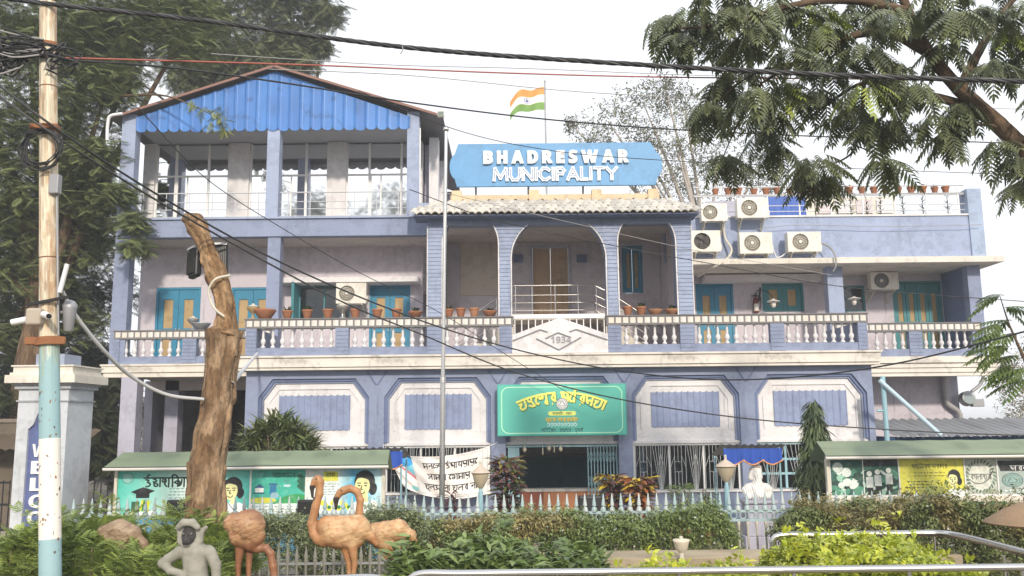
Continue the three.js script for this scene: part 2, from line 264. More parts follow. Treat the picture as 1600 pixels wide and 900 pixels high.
// sunshade ledges over the verandah doors
wpart(bld, 'sunshade', bx(X(434, RE - 0.6, 435), pL - 0.05, Y(441, RE - 0.6, 540), Y(433, RE - 0.6, 540), -RE + 0.002, -RE + 0.65), MT.white);
wpart(bld, 'sunshade', bx(pR + 0.05, X(1282, RE - 0.5, 435), Y(439, RE - 0.5, 1180), Y(429, RE - 0.5, 1180), -RE + 0.002, -RE + 0.55), MT.white);

// ---- balustrades
const balGeo = lathe([[0.001, 0], [0.062, 0], [0.062, 0.045], [0.036, 0.06], [0.03, 0.085], [0.056, 0.13], [0.07, 0.175], [0.058, 0.225], [0.03, 0.26], [0.044, 0.275], [0.03, 0.295], [0.038, 0.33], [0.032, 0.40], [0.022, 0.455], [0.03, 0.48], [0.055, 0.50], [0.055, 0.53], [0.001, 0.53]], 12);
const tileGeos = [0, 1, 2].map((k) => rbx(-0.070, 0.070, -0.076, 0.076, -0.006 - k * 0.0012, 0.006 + k * 0.0012, 0.004, 1));
const tileMats = [MT.tile, mat([0.78, 0.75, 0.70], 0.3, { map: grimeMap }), mat([0.80, 0.77, 0.73], 0.3, { map: plasterMap })];
function courses(xl, xr, y0, y1, zf, dz, pitch = 0.105) { const list = [], n = Math.max(1, Math.round((y1 - y0) / pitch)), h = (y1 - y0) / n; for (let k = 0; k < n; k++) { const ya = y0 + k * h, a = xl(ya + h / 2), b = xr(ya + h / 2); if (b - a > 0.03) list.push(bx(a, b, ya + 0.006, ya + h - 0.006, zf - dz, zf)); } return list; }
function balustrade(x0, x1, D, piers, bays, y0, top, rnd) {
  const b = sub(bld, 'balustrade'), z = -D, bandTop = y0 + 0.22, coping0 = top - 0.20;
  wpart(b, 'base_band', bx(x0, x1, y0 + 0.004, bandTop, z - 0.2, z), MT.blue);
  wpart(b, 'coping', merge([bx(x0 - 0.03, x1 + 0.03, coping0 - 0.03, top, z - 0.24, z + 0.03), bx(x0 - 0.05, x1 + 0.05, top, top + 0.025, z - 0.26, z + 0.055)]), MT.grout);
  const n = Math.round((x1 - x0) / 0.188), w = (x1 - x0) / n;
  for (let k = 0; k < n; k++) wput(b, 'coping_tile', tileGeos[Math.floor(rnd() * 3)], tileMats[Math.floor(rnd() * 3)], [x0 + (k + 0.5) * w, coping0 + 0.09 + (rnd() - 0.5) * 0.006, z + 0.036], [0, 0, (rnd() - 0.5) * 0.03]);
  for (const [a, c] of piers) { wpart(b, 'pier', merge([bx(a + 0.012, c - 0.012, bandTop - 0.2, coping0 - 0.03, z - 0.2, z + 0.018), ...courses(() => a, () => c, bandTop - 0.2, coping0 - 0.03, z + 0.03, 0.04)]), MT.blue); }
  for (const [a, c, k] of bays) for (let i = 0; i < k; i++) wput(b, 'baluster', balGeo, MT.white, [a + (i + 0.5) * (c - a) / k, bandTop - 0.002, z - 0.1], [0, rnd() * 6, 0]);
}
const rb = rng(5), bu = (u) => X(u, FR, 530), wu = (u) => X(u, WG, 540);
balustrade(bL, bu(800), FR, [[bL, bu(401)], [bu(524), bu(545)], [bu(667), bu(690)], [bu(780), bu(800)]], [[bu(402), bu(524), 8], [bu(546), bu(666), 8], [bu(691), bu(779), 6]], LEDGE0 + 0.37, RAIL, rb);
balustrade(bu(950), bR - 0.1, FR, [[bu(950), bu(971)], [bu(1063), bu(1086)], [bu(1204), bu(1226)], [bu(1341), bR - 0.1]], [[bu(972), bu(1062), 6], [bu(1087), bu(1203), 8], [bu(1227), bu(1340), 8]], LEDGE0 + 0.37, RAIL, rb);
balustrade(wL + 0.15, bL - 0.05, WG, [[wL + 0.15, wu(187)], [wu(285), wu(307)]], [[wu(188), wu(284), 7], [wu(308), wu(378), 5]], LEDGE0 + 0.37, RAIL, rb);
balustrade(bR - 0.0, wR - 0.25, WG, [[wu(1421), wu(1441)]], [[wu(1366), wu(1420), 4], [wu(1443), wu(1530), 7]], LEDGE0 + 0.37, RAIL, rb);
wpart(bld, 'return_wall', bx(bL, bL + 0.22, L1 + 0.02, RAIL - 0.21, -WG + 0.02, -FR - 0.21), MT.blue);
wpart(bld, 'return_wall', bx(bR - 0.32, bR - 0.1, L1 + 0.02, RAIL - 0.21, -WG + 0.02, -FR - 0.21), MT.blue);
// ---- cornices
function cornice(x0, x1, D, y0, y1, steps) { const l = [], n = steps.length; for (let k = 0; k < n; k++) { const [f0, f1, out] = steps[k]; l.push(bx(x0 - out, x1 + out, y0 + f0 * (y1 - y0) + 0.001, y0 + f1 * (y1 - y0), -D - 0.3, -D + out)); } return merge(l); }
wpart(bld, 'cornice', cornice(bL - 0.02, bR - 0.02, FR, LEDGE0, LEDGE0 + 0.37, [[0, 0.14, 0.14], [0.14, 0.20, 0.11], [0.20, 0.80, 0.17], [0.80, 0.86, 0.15], [0.86, 1, 0.21]]), MT.ledge);
wpart(bld, 'cornice', cornice(wL, bL - 0.36, WG, LEDGE0, LEDGE0 + 0.37, [[0, 0.3, 0.10], [0.3, 0.36, 0.08], [0.36, 0.85, 0.14], [0.85, 1, 0.17]]), MT.cream);
wpart(bld, 'cornice', cornice(bR + 0.31, rR - 0.2, WG, 3.76, LEDGE0 + 0.37, [[0, 0.16, 0.06], [0.16, 0.19, 0.04], [0.19, 0.40, 0.10], [0.40, 0.43, 0.08], [0.43, 0.64, 0.14], [0.64, 0.67, 0.11], [0.67, 1, 0.2]]), MT.ledge);
// ---- ground floor of the front block: frame wall with chamfered bays
const GZ = 23.14, sillY = Y(771, GZ, 870), panB = Y(690, GZ, 870), holeT = Y(588, GZ, 870), panT = Y(597, GZ, 870);
const bays = [[402, 576], [600, 767], [790, 966], [988, 1157], [1181, 1358]].map(([a, b]) => [X(a, GZ, 660), X(b, GZ, 660)]);
const cham = (x0, x1, y0, y1, c) => [[x0, y0], [x0, y1 - c * 1.35], [x0 + c, y1], [x1 - c, y1], [x1, y1 - c * 1.35], [x1, y0]];
{
  const s = poly([[bL, -0.3], [bR, -0.3], [bR, LEDGE0 + 0.01], [bL, LEDGE0 + 0.01]]);
  bays.forEach(([a, b], k) => hole(s, cham(a, b, k === 2 ? -0.28 : sillY, holeT, 0.36)));
  wpart(bld, 'facade_wall', ext(s, 0.34, -GZ - 0.34), MT.blue);
  wpart(bld, 'side_wall', bx(bL, bL + 0.25, -0.3, LEDGE0, -RE, -GZ - 0.345), MT.blue);
  wpart(bld, 'side_wall', bx(bR - 0.25, bR, -0.3, LEDGE0, -RE, -GZ - 0.345), MT.blue);
  for (let k = 0; k < 4; k++) { // V mouldings above the pilasters
    const cx = (bays[k][1] + bays[k + 1][0]) / 2, yt = LEDGE0 - 0.02, yb = yt - 0.36;
    wpart(bld, 'pilaster_moulding', merge([bar([cx - 0.26, yt, -GZ + 0.008], [cx - 0.02, yb, -GZ + 0.008], 0.03), bar([cx + 0.26, yt, -GZ + 0.008], [cx + 0.02, yb, -GZ + 0.008], 0.03)]), MT.blueDeep);
  }
  bays.forEach(([a, b], k) => {
    const p = sub(bld, 'facade_bay'), ring = (i, o, y0) => { const s2 = poly(cham(a + o, b - o, y0, holeT - o, 0.36 - o * 0.4)); return hole(s2, cham(a + i, b - i, y0 + 0.001, holeT - i, 0.36 - i * 0.4).reverse()); };
    const zz = -GZ;
    const ringOpen = (o, i, y0) => poly([...cham(a + o, b - o, y0, holeT - o, 0.36 - o * 0.4), ...cham(a + i, b - i, y0, holeT - i, 0.36 - i * 0.4).reverse()]);
    if (k !== 2) wpart(p, 'sill_wall', bx(a + 0.002, b - 0.002, -0.3, sillY + 0.001, zz - 0.3, zz - 0.012), MT.pink);
    wpart(p, 'frame_step', ext(ringOpen(0.002, 0.07, panB), 0.2, zz - 0.26), MT.blueDeep);
    wpart(p, 'frame_step', ext(ringOpen(0.072, 0.12, panB), 0.2, zz - 0.30), MT.blue);
    const px0 = a + 0.122, px1 = b - 0.122;
    wpart(p, 'panel', ext(poly(cham(px0, px1, panB, holeT - 0.122, 0.32)), 0.06, zz - 0.2), MT.white);
    const o2 = 0.24, i2 = 0.275;
    wpart(p, 'panel_moulding', ext(poly([...cham(a + o2, b - o2, panB + 0.3, holeT - o2, 0.26), ...cham(a + i2, b - i2, panB + 0.3, holeT - i2, 0.25).reverse()]), 0.03, zz - 0.14), MT.white);
    if (k !== 2) {
      const lx0 = a + 0.52, lx1 = b - 0.50, ly0 = panB + 0.36, ly1 = holeT - 0.42, pit = (lx1 - lx0) / 11, ph = (x) => ((x - lx0) / pit) % 1;
      wpart(p, 'corrugated_sheet', sheetGeo(lx0, lx1, (x) => ly1 - 0.018 + 0.03 * Math.exp(-Math.pow((ph(x + pit * 0.5) - 0.5) * 7, 2)), (x) => ly0 - 0.03 * Math.sin(Math.PI * ph(x)) , (x) => 0.022 * Math.exp(-Math.pow((ph(x + pit * 0.5) - 0.5) * 8, 2)) + 0.006 * Math.sin(Math.PI * ph(x)), 176, zz - 0.128), MT.louver);
    }
    wpart(p, 'lintel', bx(a + 0.002, b - 0.002, panB - 0.07, panB - 0.001, zz - 0.3, zz - 0.1), MT.white);
  });
}
// windows with iron grilles under the panels
function grille(p, x0, x1, y0, y1, z, motif) {
  const l = [], H = y1 - y0, W = x1 - x0, q = (fx, fy) => [x0 + fx * W, y0 + fy * H, z], B = (a, b) => l.push(bar(q(...a), q(...b), 0.012, 0.010));
  B([0, 0.02], [1, 0.02]); B([0, 0.98], [1, 0.98]);
  if (motif) { for (const f of [-0.32, -0.2, -0.08, 0.08, 0.2, 0.32]) B([0.5 + f * 0.25, 0], [0.5 + f * 1.5, 1]); B([0.5, 0], [0.5, 1]); B([0.36, 0.55], [0.5, 0.8]); B([0.64, 0.55], [0.5, 0.8]); }
  else { for (const f of [0.06, 0.3, 0.7, 0.94]) B([f, 0], [f, 1]); B([0.3, 0.4], [0.7, 0.4]); B([0.3, 0.62], [0.7, 0.62]); B([0.5, 0], [0.5, 0.4]); B([0.5, 0.62], [0.5, 1]); B([0.06, 0.5], [0.3, 0.75]); B([0.94, 0.5], [0.7, 0.75]); }
  wpart(p, 'grille', merge(l), mat([0.46, 0.47, 0.47], 0.5));
}
bays.forEach(([a, b], k) => {
  if (k === 2) return;
  const w = glassWindow(bld, [a + 0.01, b - 0.01, sillY, panB - 0.07], k === 4 ? 4 : 3, k === 4 ? 3 : 1, GZ + 0.12, k === 4 ? MT.lightBlue : MT.whiteMetal, MT.glass, true, k === 4 ? 0.07 : 0.06);
  const n = k === 4 ? 4 : 6; for (let i = 0; i < n; i++) grille(w, a + 0.05 + (b - a - 0.1) * i / n, a + 0.05 + (b - a - 0.1) * (i + 1) / n, sillY + 0.04, panB - 0.1, -GZ - 0.14, i % 2 === 1 || k === 4);
  wpart(w, 'sill', bx(a - 0.0, b + 0.0, sillY + 0.002, sillY + 0.05, -GZ - 0.1, -GZ + 0.05), MT.white);
  
});
wpart(bld, 'room_wall', bx(bL + 0.26, bR - 0.26, -0.25, LEDGE0, -RE - 0.3, -RE - 0.1), MT.lavender);
wpart(bld, 'inner_slab', bx(wL + 0.36, 13.25, LEDGE0 + 0.02, L1 - 0.02, -37.69, -RE - 0.31), MT.soffit);
// entrance hall
{
  const [a, b] = bays[2], h = sub(bld, 'entrance_hall');
  wpart(h, 'back_wall', bx(a - 0.59, b + 0.59, 1.6, 2.9, -RE + 0.1, -RE + 0.2), MT.soffit); wpart(h, 'dado', bx(a - 0.59, b + 0.59, -0.28, 1.599, -RE + 0.1, -RE + 0.22), mat([0.06, 0.20, 0.24], 0.7, { map: grimeMap }));
  wpart(h, 'side_wall', bx(a - 0.7, a - 0.6, -0.28, 2.9, -RE + 0.1, -GZ - 0.35), MT.blueDeep);
  wpart(h, 'side_wall', bx(b + 0.6, b + 0.7, -0.28, 2.9, -RE + 0.1, -GZ - 0.35), MT.blueDeep);
  wpart(h, 'ceiling', bx(a - 0.7, b + 0.7, 2.91, 3.0, -RE + 0.1, -GZ - 0.35), MT.lilac);
  wpart(h, 'beam', bx(a - 0.59, b + 0.59, 1.55, 1.62, -RE + 0.22, -RE + 0.3), MT.grilleDark);
  const g0 = sub(bld, 'collapsible_gate'), gz = -GZ - 0.16, top = panB - 0.09, gx0 = X(919, GZ + 0.2, 740), gx1 = X(964, GZ + 0.2, 740), n = 9;
  wpart(g0, 'track', bx(a + 0.01, b - 0.01, top - 0.05, top - 0.001, gz - 0.03, gz + 0.03), MT.lightBlue);
  for (let k = 0; k <= n; k++) wpart(g0, 'channel_bar', bx(gx0 + (gx1 - gx0) * k / n - 0.012, gx0 + (gx1 - gx0) * k / n + 0.012, -0.02, top - 0.05, gz - 0.012, gz + 0.012), MT.lightBlue);
  for (let j = 0; j < 3; j++) { const l = []; for (let k = 0; k < n; k++) for (const s of [0, 1]) l.push(bar([gx0 + (gx1 - gx0) * k / n, 0.25 + j * 0.62 + s * 0.36, gz + 0.018], [gx0 + (gx1 - gx0) * (k + 1) / n, 0.25 + j * 0.62 + (1 - s) * 0.36, gz + 0.018], 0.02, 0.008)); wpart(g0, 'lattice', merge(l), MT.lightBlue); }
  const c0 = X(794, GZ + 0.2, 740), c1 = X(812, GZ + 0.2, 740);
  wpart(g0, 'folded_leaf', merge([0, 1, 2, 3, 4, 5].map((k) => bx(c0 + (c1 - c0) * k / 6, c0 + (c1 - c0) * (k + 0.92) / 6, -0.02, top - 0.06, gz - 0.02 - 0.01 * (k % 2), gz + 0.02 + 0.012 * (k % 2)))), MT.lightBlue);
  const o0 = X(814, GZ + 0.5, 790), o1 = X(849, GZ + 0.5, 790), o2 = X(938, GZ + 0.5, 790), oy = Y(768, GZ + 0.5, 860);
  const ct = sub(bld, 'entrance_counter');
  wpart(ct, 'front_panel', bx(o0, o1, -0.25, oy, -GZ - 0.8, -GZ - 0.45), mat([0.42, 0.115, 0.06], 0.6, { map: grimeMap }));
  wpart(ct, 'front_panel', bx(o1 + 0.003, o2, -0.25, oy, -GZ - 0.8, -GZ - 0.45), mat([0.72, 0.29, 0.13], 0.6, { map: grimeMap }));
  wpart(ct, 'counter_top', bx(o0 - 0.03, o2 + 0.03, oy + 0.001, oy + 0.07, -GZ - 0.85, -GZ - 0.42), MT.cream);
}
// ---- ground floor of the wings
for (const [u0, u1, D] of [[186, 236, 25.4], [256, 277, 27.6], [318, 340, 27.6]]) wpart(bld, 'pillar', bx(X(u0, D, 660), X(u1, D, 660) - (D < 26 ? 0.45 : 0), 0, LEDGE0, -D - 0.45, -D), MT.lilac);
wpart(bld, 'undercroft_wall', bx(wL + 0.36, bL, 0, LEDGE0 + 0.01, -36.4, -36.1), mat([0.30, 0.26, 0.22], 0.9, { map: grimeMap }));
wpart(bld, 'undercroft_beam', bx(wL + 0.36, bL - 0.01, LEDGE0 - 0.3, LEDGE0 + 0.018, -27.9, -27.6), MT.soffit);
wpart(bld, 'wing_wall', bx(bR + 0.01, 13.25, 0, LEDGE0 + 0.01, -RE - 0.3, -RE + 0.1), MT.lavender);
wpart(bld, 'drain_pipe', tube([[13.0, LEDGE0 - 0.02, -RE + 0.22], [13.0, 3.45, -RE + 0.22], [13.05, 3.0, -RE + 0.22], [13.35, 2.75, -RE + 0.24], [13.4, 2.4, -RE + 0.22], [13.4, 0, -RE + 0.22]], 0.085, 10, 40), mat([0.42, 0.42, 0.45], 0.6, { map: grimeMap }));
// ---- columns and slab of the left wing
for (const [u0, u1, v] of [[176, 200, 450], [417, 437, 420]]) { const c = [X(u0, WG, v), X(u1, WG, v)]; wpart(bld, 'column', bx(c[0], c[1], L1, S2B + 0.01, -WG - 0.36, -WG - 0.005), MT.blue); }
wpart(bld, 'column', bx(X(1294, WG, 450), X(1318, WG, 450), L1, CAN + 0.05, -WG - 0.34, -WG - 0.01), MT.blueSoft);
wpart(bld, 'column', bx(13.28, 13.66, L1, CAN + 0.05, -WG - 0.30, -WG - 0.01), MT.blue);
wpart(bld, 'fascia_beam', bx(-11.6, porchL + 0.2, S2B, S2T, -WG - 0.26, -WG + 0.05), MT.blue);
wpart(bld, 'fascia_cap', bx(-11.66, porchL + 0.2, S2T + 0.001, S2T + 0.05, -WG - 0.3, -WG + 0.11), MT.blueSoft);
// ---- right parapet and canopy
wpart(bld, 'parapet', bx(porchR - 0.3, 13.72, 7.14, PAR, -WG - 0.2, -WG), plaster([0.36, 0.43, 0.62]));
wpart(bld, 'parapet_cap', bx(porchR - 0.3, 13.76, PAR + 0.001, PAR + 0.05, -WG - 0.24, -WG + 0.04), MT.white);
wpart(bld, 'canopy', bx(porchR - 0.2, X(1306, 25, 412), CAN, CAN + 0.155, -RE + 0.0, -24.95), MT.cream);
wpart(bld, 'canopy', bx(X(1306, 25, 412) + 0.004, 14.05, CAN - 0.01, CAN + 0.16, -RE + 0.0, -24.9), MT.ledge);
wpart(bld, 'parapet_pier', bx(13.45, 13.86, 7.15, 9.26, -WG - 0.42, -WG + 0.05), plaster([0.38, 0.47, 0.65]));
wpart(bld, 'side_parapet', bx(13.55, 13.72, 7.41, PAR, -37.5, -WG - 0.43), MT.blueSoft);

// ---- arched porch
const yBeam = 7.74, pz = -FR + 0.02, aw = 0.34;
const arches = [[bu(692), bu(779), 0.86, 0.35], [bu(801), bu(949), 1.18, 0.27], [bu(970), bu(1060), 0.86, 0.35]].map(([a, b, r, over]) => ({ a, b, c: (a + b) / 2, h: (b - a) / 2, r, s: yBeam + over - r }));
{
  const p = sub(bld, 'arched_porch'), y0 = RAIL + 0.028, yT = 7.98, N = 22;
  const edge = (A, y, side) => { if (y <= A.s) return side < 0 ? A.a : A.b; const k = (y - A.s) / A.r; return k >= 1 ? A.c : A.c + side * A.h * Math.sqrt(1 - k * k); };
  const ys = (A) => [y0, ...Array.from({ length: N + 1 }, (_, i) => A.s + (yBeam - A.s) * i / N)];
  const curve = (A, side, o = 0) => ys(A).map((y) => [edge(A, y, side) - side * o * -1, y]);
  const sides = [[null, [arches[0], -1]], [[arches[0], 1], [arches[1], -1]], [[arches[1], 1], [arches[2], -1]], [[arches[2], 1], null]];
  for (const [l, r] of sides) { // four flared piers
    const left = l ? curve(...l) : [[porchL, y0], [porchL, yBeam]], right = r ? curve(...r) : [[porchR, y0], [porchR, yBeam]];
    wpart(p, 'arch_pier', ext(poly([...left.slice().reverse(), ...right]), aw, pz - aw), MT.blue);
    const lf = l ? (y) => edge(l[0], y, 1) + 0.05 : () => porchL + 0.03, rf = r ? (y) => edge(r[0], y, -1) - 0.05 : () => porchR - 0.03;
    wpart(p, 'brick_courses', merge(courses(lf, rf, y0, yBeam - 0.02, pz + 0.016, 0.03)), MT.blueSoft);
    for (const e of [l, r]) if (e) { const c0 = ys(e[0]).map((y) => [edge(e[0], y, e[1]) + e[1] * 0.002, y]), c1 = ys(e[0]).map((y) => [edge(e[0], y, e[1]) + e[1] * 0.036, y]); wpart(p, 'arch_trim', ext(poly([...c0, ...c1.reverse()]), 0.05, pz - 0.022), MT.white); }
  }
  wpart(p, 'arch_beam', bx(porchL, porchR, yBeam + 0.002, yT, pz - aw, pz - 0.003), MT.blue);
  for (const x of [porchL, porchR - 0.024]) wpart(p, 'corner_trim', bx(x, x + 0.024, y0, yBeam, pz - 0.01, pz + 0.02), MT.white);
  wpart(p, 'porch_ceiling', bx(porchL, porchR, 7.99, 8.15, -RE, -FR + 0.05), MT.soffit);
  wpart(p, 'side_wall', bx(porchL + 0.02, porchL + 0.25, L1, 7.98, -RE - 0.2, -WG + 0.0), MT.lavender);
  wpart(p, 'side_wall', bx(porchR - 0.25, porchR - 0.02, L1, 7.98, -RE - 0.2, -WG + 0.0), MT.lavender);
  for (const x of [porchR - 0.24]) wpart(p, 'side_screen_wall', bx(x, x + 0.14, L1, 7.975, -WG + 0.005, -FR - 0.34), MT.lavender);
  const dr = rect(829, 892, 382, 492, 26.5), wr = rect(972, 1004, 382, 458, 26.5); dr[3] = Math.min(dr[3], 7.88); wr[3] = Math.min(wr[3], 7.85);
  wpart(p, 'back_wall', ext(wallShape(porchL + 0.26, porchR - 0.26, L1, 7.98, [dr, wr]), 0.25, -26.75), MT.lavender);
  // central door on the stair landing
  const d = sub(bld, 'porch_door'), z = -26.6;
  wpart(d, 'frame', merge([bx(dr[0], dr[0] + 0.07, dr[2], dr[3], z, z + 0.14), bx(dr[1] - 0.07, dr[1], dr[2], dr[3], z, z + 0.14), bx(dr[0] + 0.07, dr[1] - 0.07, dr[3] - 0.07, dr[3], z, z + 0.14)]), MT.lilac);
  for (const s of [0, 1]) {
    const w = (dr[1] - dr[0] - 0.14) / 2, a = dr[0] + 0.07 + s * w + 0.005, b = a + w - 0.01;
    wpart(d, 'leaf', rbx(a, b, dr[2] + 0.01, dr[3] - 0.08, z + 0.01, z + 0.06, 0.01), MT.doorWood);
    for (const [f0, f1] of [[0.06, 0.34], [0.40, 0.62], [0.68, 0.94]]) wpart(d, 'panel', rbx(a + 0.09, b - 0.09, dr[2] + f0 * 2.1, dr[2] + f1 * 2.1, z + 0.05, z + 0.075, 0.012), MT.doorWood);
  }
  wpart(d, 'handle', new THREE.TorusGeometry(0.06, 0.012, 6, 14).translate((dr[0] + dr[1]) / 2 + 0.1, dr[2] + 1.0, z + 0.09), MT.greyMetal);
  panelDoor(bld, wr, 2, MT.teal, 'shuttered_window', 26.5, [[0.1, 0.9]], true);
  const board = rect(719, 779, 375, 462, 26.49);
  wpart(bld, 'wall_board', rbx(board[0], board[1], board[2], board[3], -26.49, -26.46, 0.01), mat([0.66, 0.57, 0.50], 0.8, { map: plasterMap }));
  for (const [u0, u1] of [[901, 917], [803, 817]]) { const r = rect(u0, u1, 398, 410, 26.49); wpart(bld, 'meter_box', rbx(r[0], r[1], r[2], r[3], -26.49, -26.4, 0.01), MT.blueDeep); }
  // stair landing, steps and steel rails
  const la = X(803, 25.2, 480), lb = X(947, 25.2, 480), ly = 5.62;
  wpart(bld, 'stair_landing', bx(la, lb, ly - 0.16, ly, -26.49, -25.2), MT.cream);
  for (const s of [-1, 1]) { const l = [], x0 = s < 0 ? la : lb; for (let k = 0; k < 8; k++) l.push(bx(x0 + s * (0.002 + k * 0.23), x0 + s * (0.23 + k * 0.23), L1, ly - 0.16 * (k + 1), -26.4, -25.4)); wpart(bld, 'stair_flight', merge(l), MT.cream); }
  const rl = sub(bld, 'stair_railing'), rz = -25.25, q = [];
  for (const h of [0.12, 0.34, 0.56, 0.84]) { const r = h > 0.8 ? 0.026 : 0.014; wpart(rl, 'rail', rod([la, ly + h, rz], [lb - 0.35, ly + h, rz], r), MT.steel); wpart(rl, 'rail', rod([lb - 0.35, ly + h, rz], [lb + 0.1, ly + h - 0.22, rz], r), MT.steel); wpart(rl, 'rail', rod([la, ly + h, rz], [la - 1.75, ly + h - 1.25, rz], r), MT.steel); wpart(rl, 'rail', rod([lb + 0.1, ly + h - 0.22, rz], [lb + 1.6, ly + h - 1.25, rz], r), MT.steel); }
  for (const f of [0.02, 0.2, 0.45, 0.7, 0.9]) wpart(rl, 'post', rod([la + f * (lb - la), ly, rz], [la + f * (lb - la), ly + 0.84, rz], 0.018), MT.steel);
  for (const f of [0.5, 1.1]) { wpart(rl, 'post', rod([la - f, ly - 0.72 * f - 0.14, rz], [la - f, ly + 0.84 - 0.72 * f, rz], 0.016), MT.steel); }
}
// ---- pediment with the year
{
  const p = sub(bld, 'pediment'), x0 = bu(801), x1 = bu(949), c = (x0 + x1) / 2, z = -FR + 0.06, yb = LEDGE0 + 0.39, ym = 4.86, yt = 5.24;
  wpart(p, 'gable_block', ext(poly([[x0, yb], [x1, yb], [x1, ym - 0.06], [c, yt], [x0, ym - 0.06]]), 0.3, z - 0.3, 0.012), MT.white);
  wpart(p, 'base_band', bx(x0 + 0.01, x1 - 0.01, LEDGE0 + 0.374, yb, -FR - 0.2, -FR + 0.03), MT.blueSoft);
  const Wd = x1 - x0, ln = (a, b) => wpart(p, 'moulding', bar([x0 + a[0] * Wd, yb + a[1], z + 0.012], [x0 + b[0] * Wd, yb + b[1], z + 0.012], 0.026, 0.03), mat([0.20, 0.20, 0.22], 0.8));
  ln([0.0, 0.32], [0.29, 0.60]); ln([0.29, 0.60], [0.37, 0.54]); ln([1.0, 0.32], [0.67, 0.60]); ln([0.67, 0.60], [0.60, 0.54]);
  ln([0.25, 0.37], [0.485, 0.07]); ln([0.485, 0.07], [0.72, 0.39]); ln([0.345, 0.37], [0.48, 0.52]); ln([0.48, 0.52], [0.615, 0.39]);
  [...'1934'].forEach((ch, k) => { const g = new TextGeometry(ch, { font, size: 0.17, depth: 0.02, curveSegments: 4 }); wpart(p, 'numeral', g.translate(x0 + 0.40 * Wd + k * 0.135, yb + 0.255, z + 0.002), mat([0.30, 0.30, 0.33], 0.8)); });
  const vr = sub(bld, 'balcony_grille'); // steel bars behind the pediment
  wpart(vr, 'top_rail', bx(x0, x1 - 0.05, RAIL - 0.03, RAIL + 0.08, -FR - 0.16, -FR - 0.06), MT.whiteMetal);
  for (let k = 0; k < 14; k++) wpart(vr, 'bar', rod([x0 + 0.06 + k * (Wd - 0.12) / 13, yb - 0.05, -FR - 0.11], [x0 + 0.06 + k * (Wd - 0.12) / 13, RAIL - 0.03, -FR - 0.11], 0.016), MT.whiteMetal);
}
// ---- tiled awning over the porch
{
  const a = sub(bld, 'tiled_awning'), x0 = X(640, 22.55, 335), x1 = X(1098, 22.55, 335), ye = 7.95, yt = 8.60, ze = -22.5, zt = -24.0, rows = 4, cols = 40, len = Math.hypot(yt - ye, zt - ze), ang = Math.atan2(yt - ye, ze - zt);
  wpart(a, 'deck', grid(1, 1, (u, v) => [x0 + 0.05 + (v * 0.55) + u * (x1 - x0 - 0.1 - v * 1.1), ye - 0.03 + v * (yt - ye), ze - 0.03 + v * (zt - ze)]), MT.soffit);
  wpart(a, 'soffit', bx(x0 + 0.1, x1 - 0.1, ye - 0.05, ye - 0.035, -FR - 0.35, ze - 0.02), MT.blueDeep);
  const tw = (x1 - x0) / cols, tl = len / rows * 1.22;
  const tg = [0, 1, 2].map((k) => { // an arched tile with a thick front lip
    const g = grid(6, 1, (u, v) => [(u - 0.5) * tw * 1.04, 0.05 * Math.sin(Math.PI * u) * (1 + 0.15 * k) + 0.012 * v, (0.5 - v) * tl]);
    const lip = grid(6, 1, (u, v) => [(u - 0.5) * tw * 1.04, 0.05 * Math.sin(Math.PI * u) * (1 + 0.15 * k) - v * 0.03, 0.5 * tl]);
    return merge([g, lip]);
  });
  const tm = [grime([0.70, 0.68, 0.65]), grime([0.58, 0.56, 0.54]), grime([0.78, 0.75, 0.71])], r = rng(31);
  for (let j = 0; j < rows; j++) { const inset = j * 0.55 / rows * 1.1; for (let i = 0; i < cols; i++) {
    const x = x0 + (i + 0.5 + (j % 2) * 0.5) * tw; if (x < x0 + inset || x > x1 - inset) continue;
    const f = (j + 0.45) / rows; wput(a, 'roof_tile', tg[Math.floor(r() * 3)], tm[Math.floor(r() * 3)], [x + (r() - 0.5) * 0.02, ye + f * (yt - ye) + 0.02 + r() * 0.012, ze + f * (zt - ze)], [ang + (r() - 0.5) * 0.06, (r() - 0.5) * 0.06, (r() - 0.5) * 0.08]);
  } }
  wpart(bld, 'porch_roof', bx(porchL, porchR, 8.16, 8.40, -RE - 0.2, -23.9), MT.cream);
  // cream parapet with round drain holes
  const pz2 = -24.1, pa = X(704, 24.1, 300), pb = X(1030, 24.1, 300), s = poly([[pa, 8.40], [pb, 8.40], [pb, 8.86], [pa, 8.86]]);
  for (let k = 0; k < 15; k++) { const cx = pa + 0.35 + k * (pb - pa - 0.7) / 14, h = []; for (let t = 0; t < 10; t++) h.push([cx + 0.06 * Math.cos(-t * 0.6283), 8.68 + 0.06 * Math.sin(-t * 0.6283)]); hole(s, h); }
  wpart(bld, 'porch_parapet', ext(s, 0.16, pz2 - 0.16), grime([0.72, 0.60, 0.44]));
  for (const f of [0.03, 0.40, 0.70, 0.97]) wpart(bld, 'parapet_pier', bx(pa + f * (pb - pa) - 0.14, pa + f * (pb - pa) + 0.14, 8.41, 8.98, pz2 - 0.2, pz2 + 0.05), grime([0.74, 0.60, 0.42]));
  wpart(bld, 'side_parapet', bx(-2.9, pa - 0.01, 8.41, 8.80, -24.9, -24.7), MT.blueSoft); wpart(bld, 'side_parapet', bx(pb + 0.01, porchR + 0.3, 8.41, 8.85, -25.3, -25.1), MT.lilac);
}
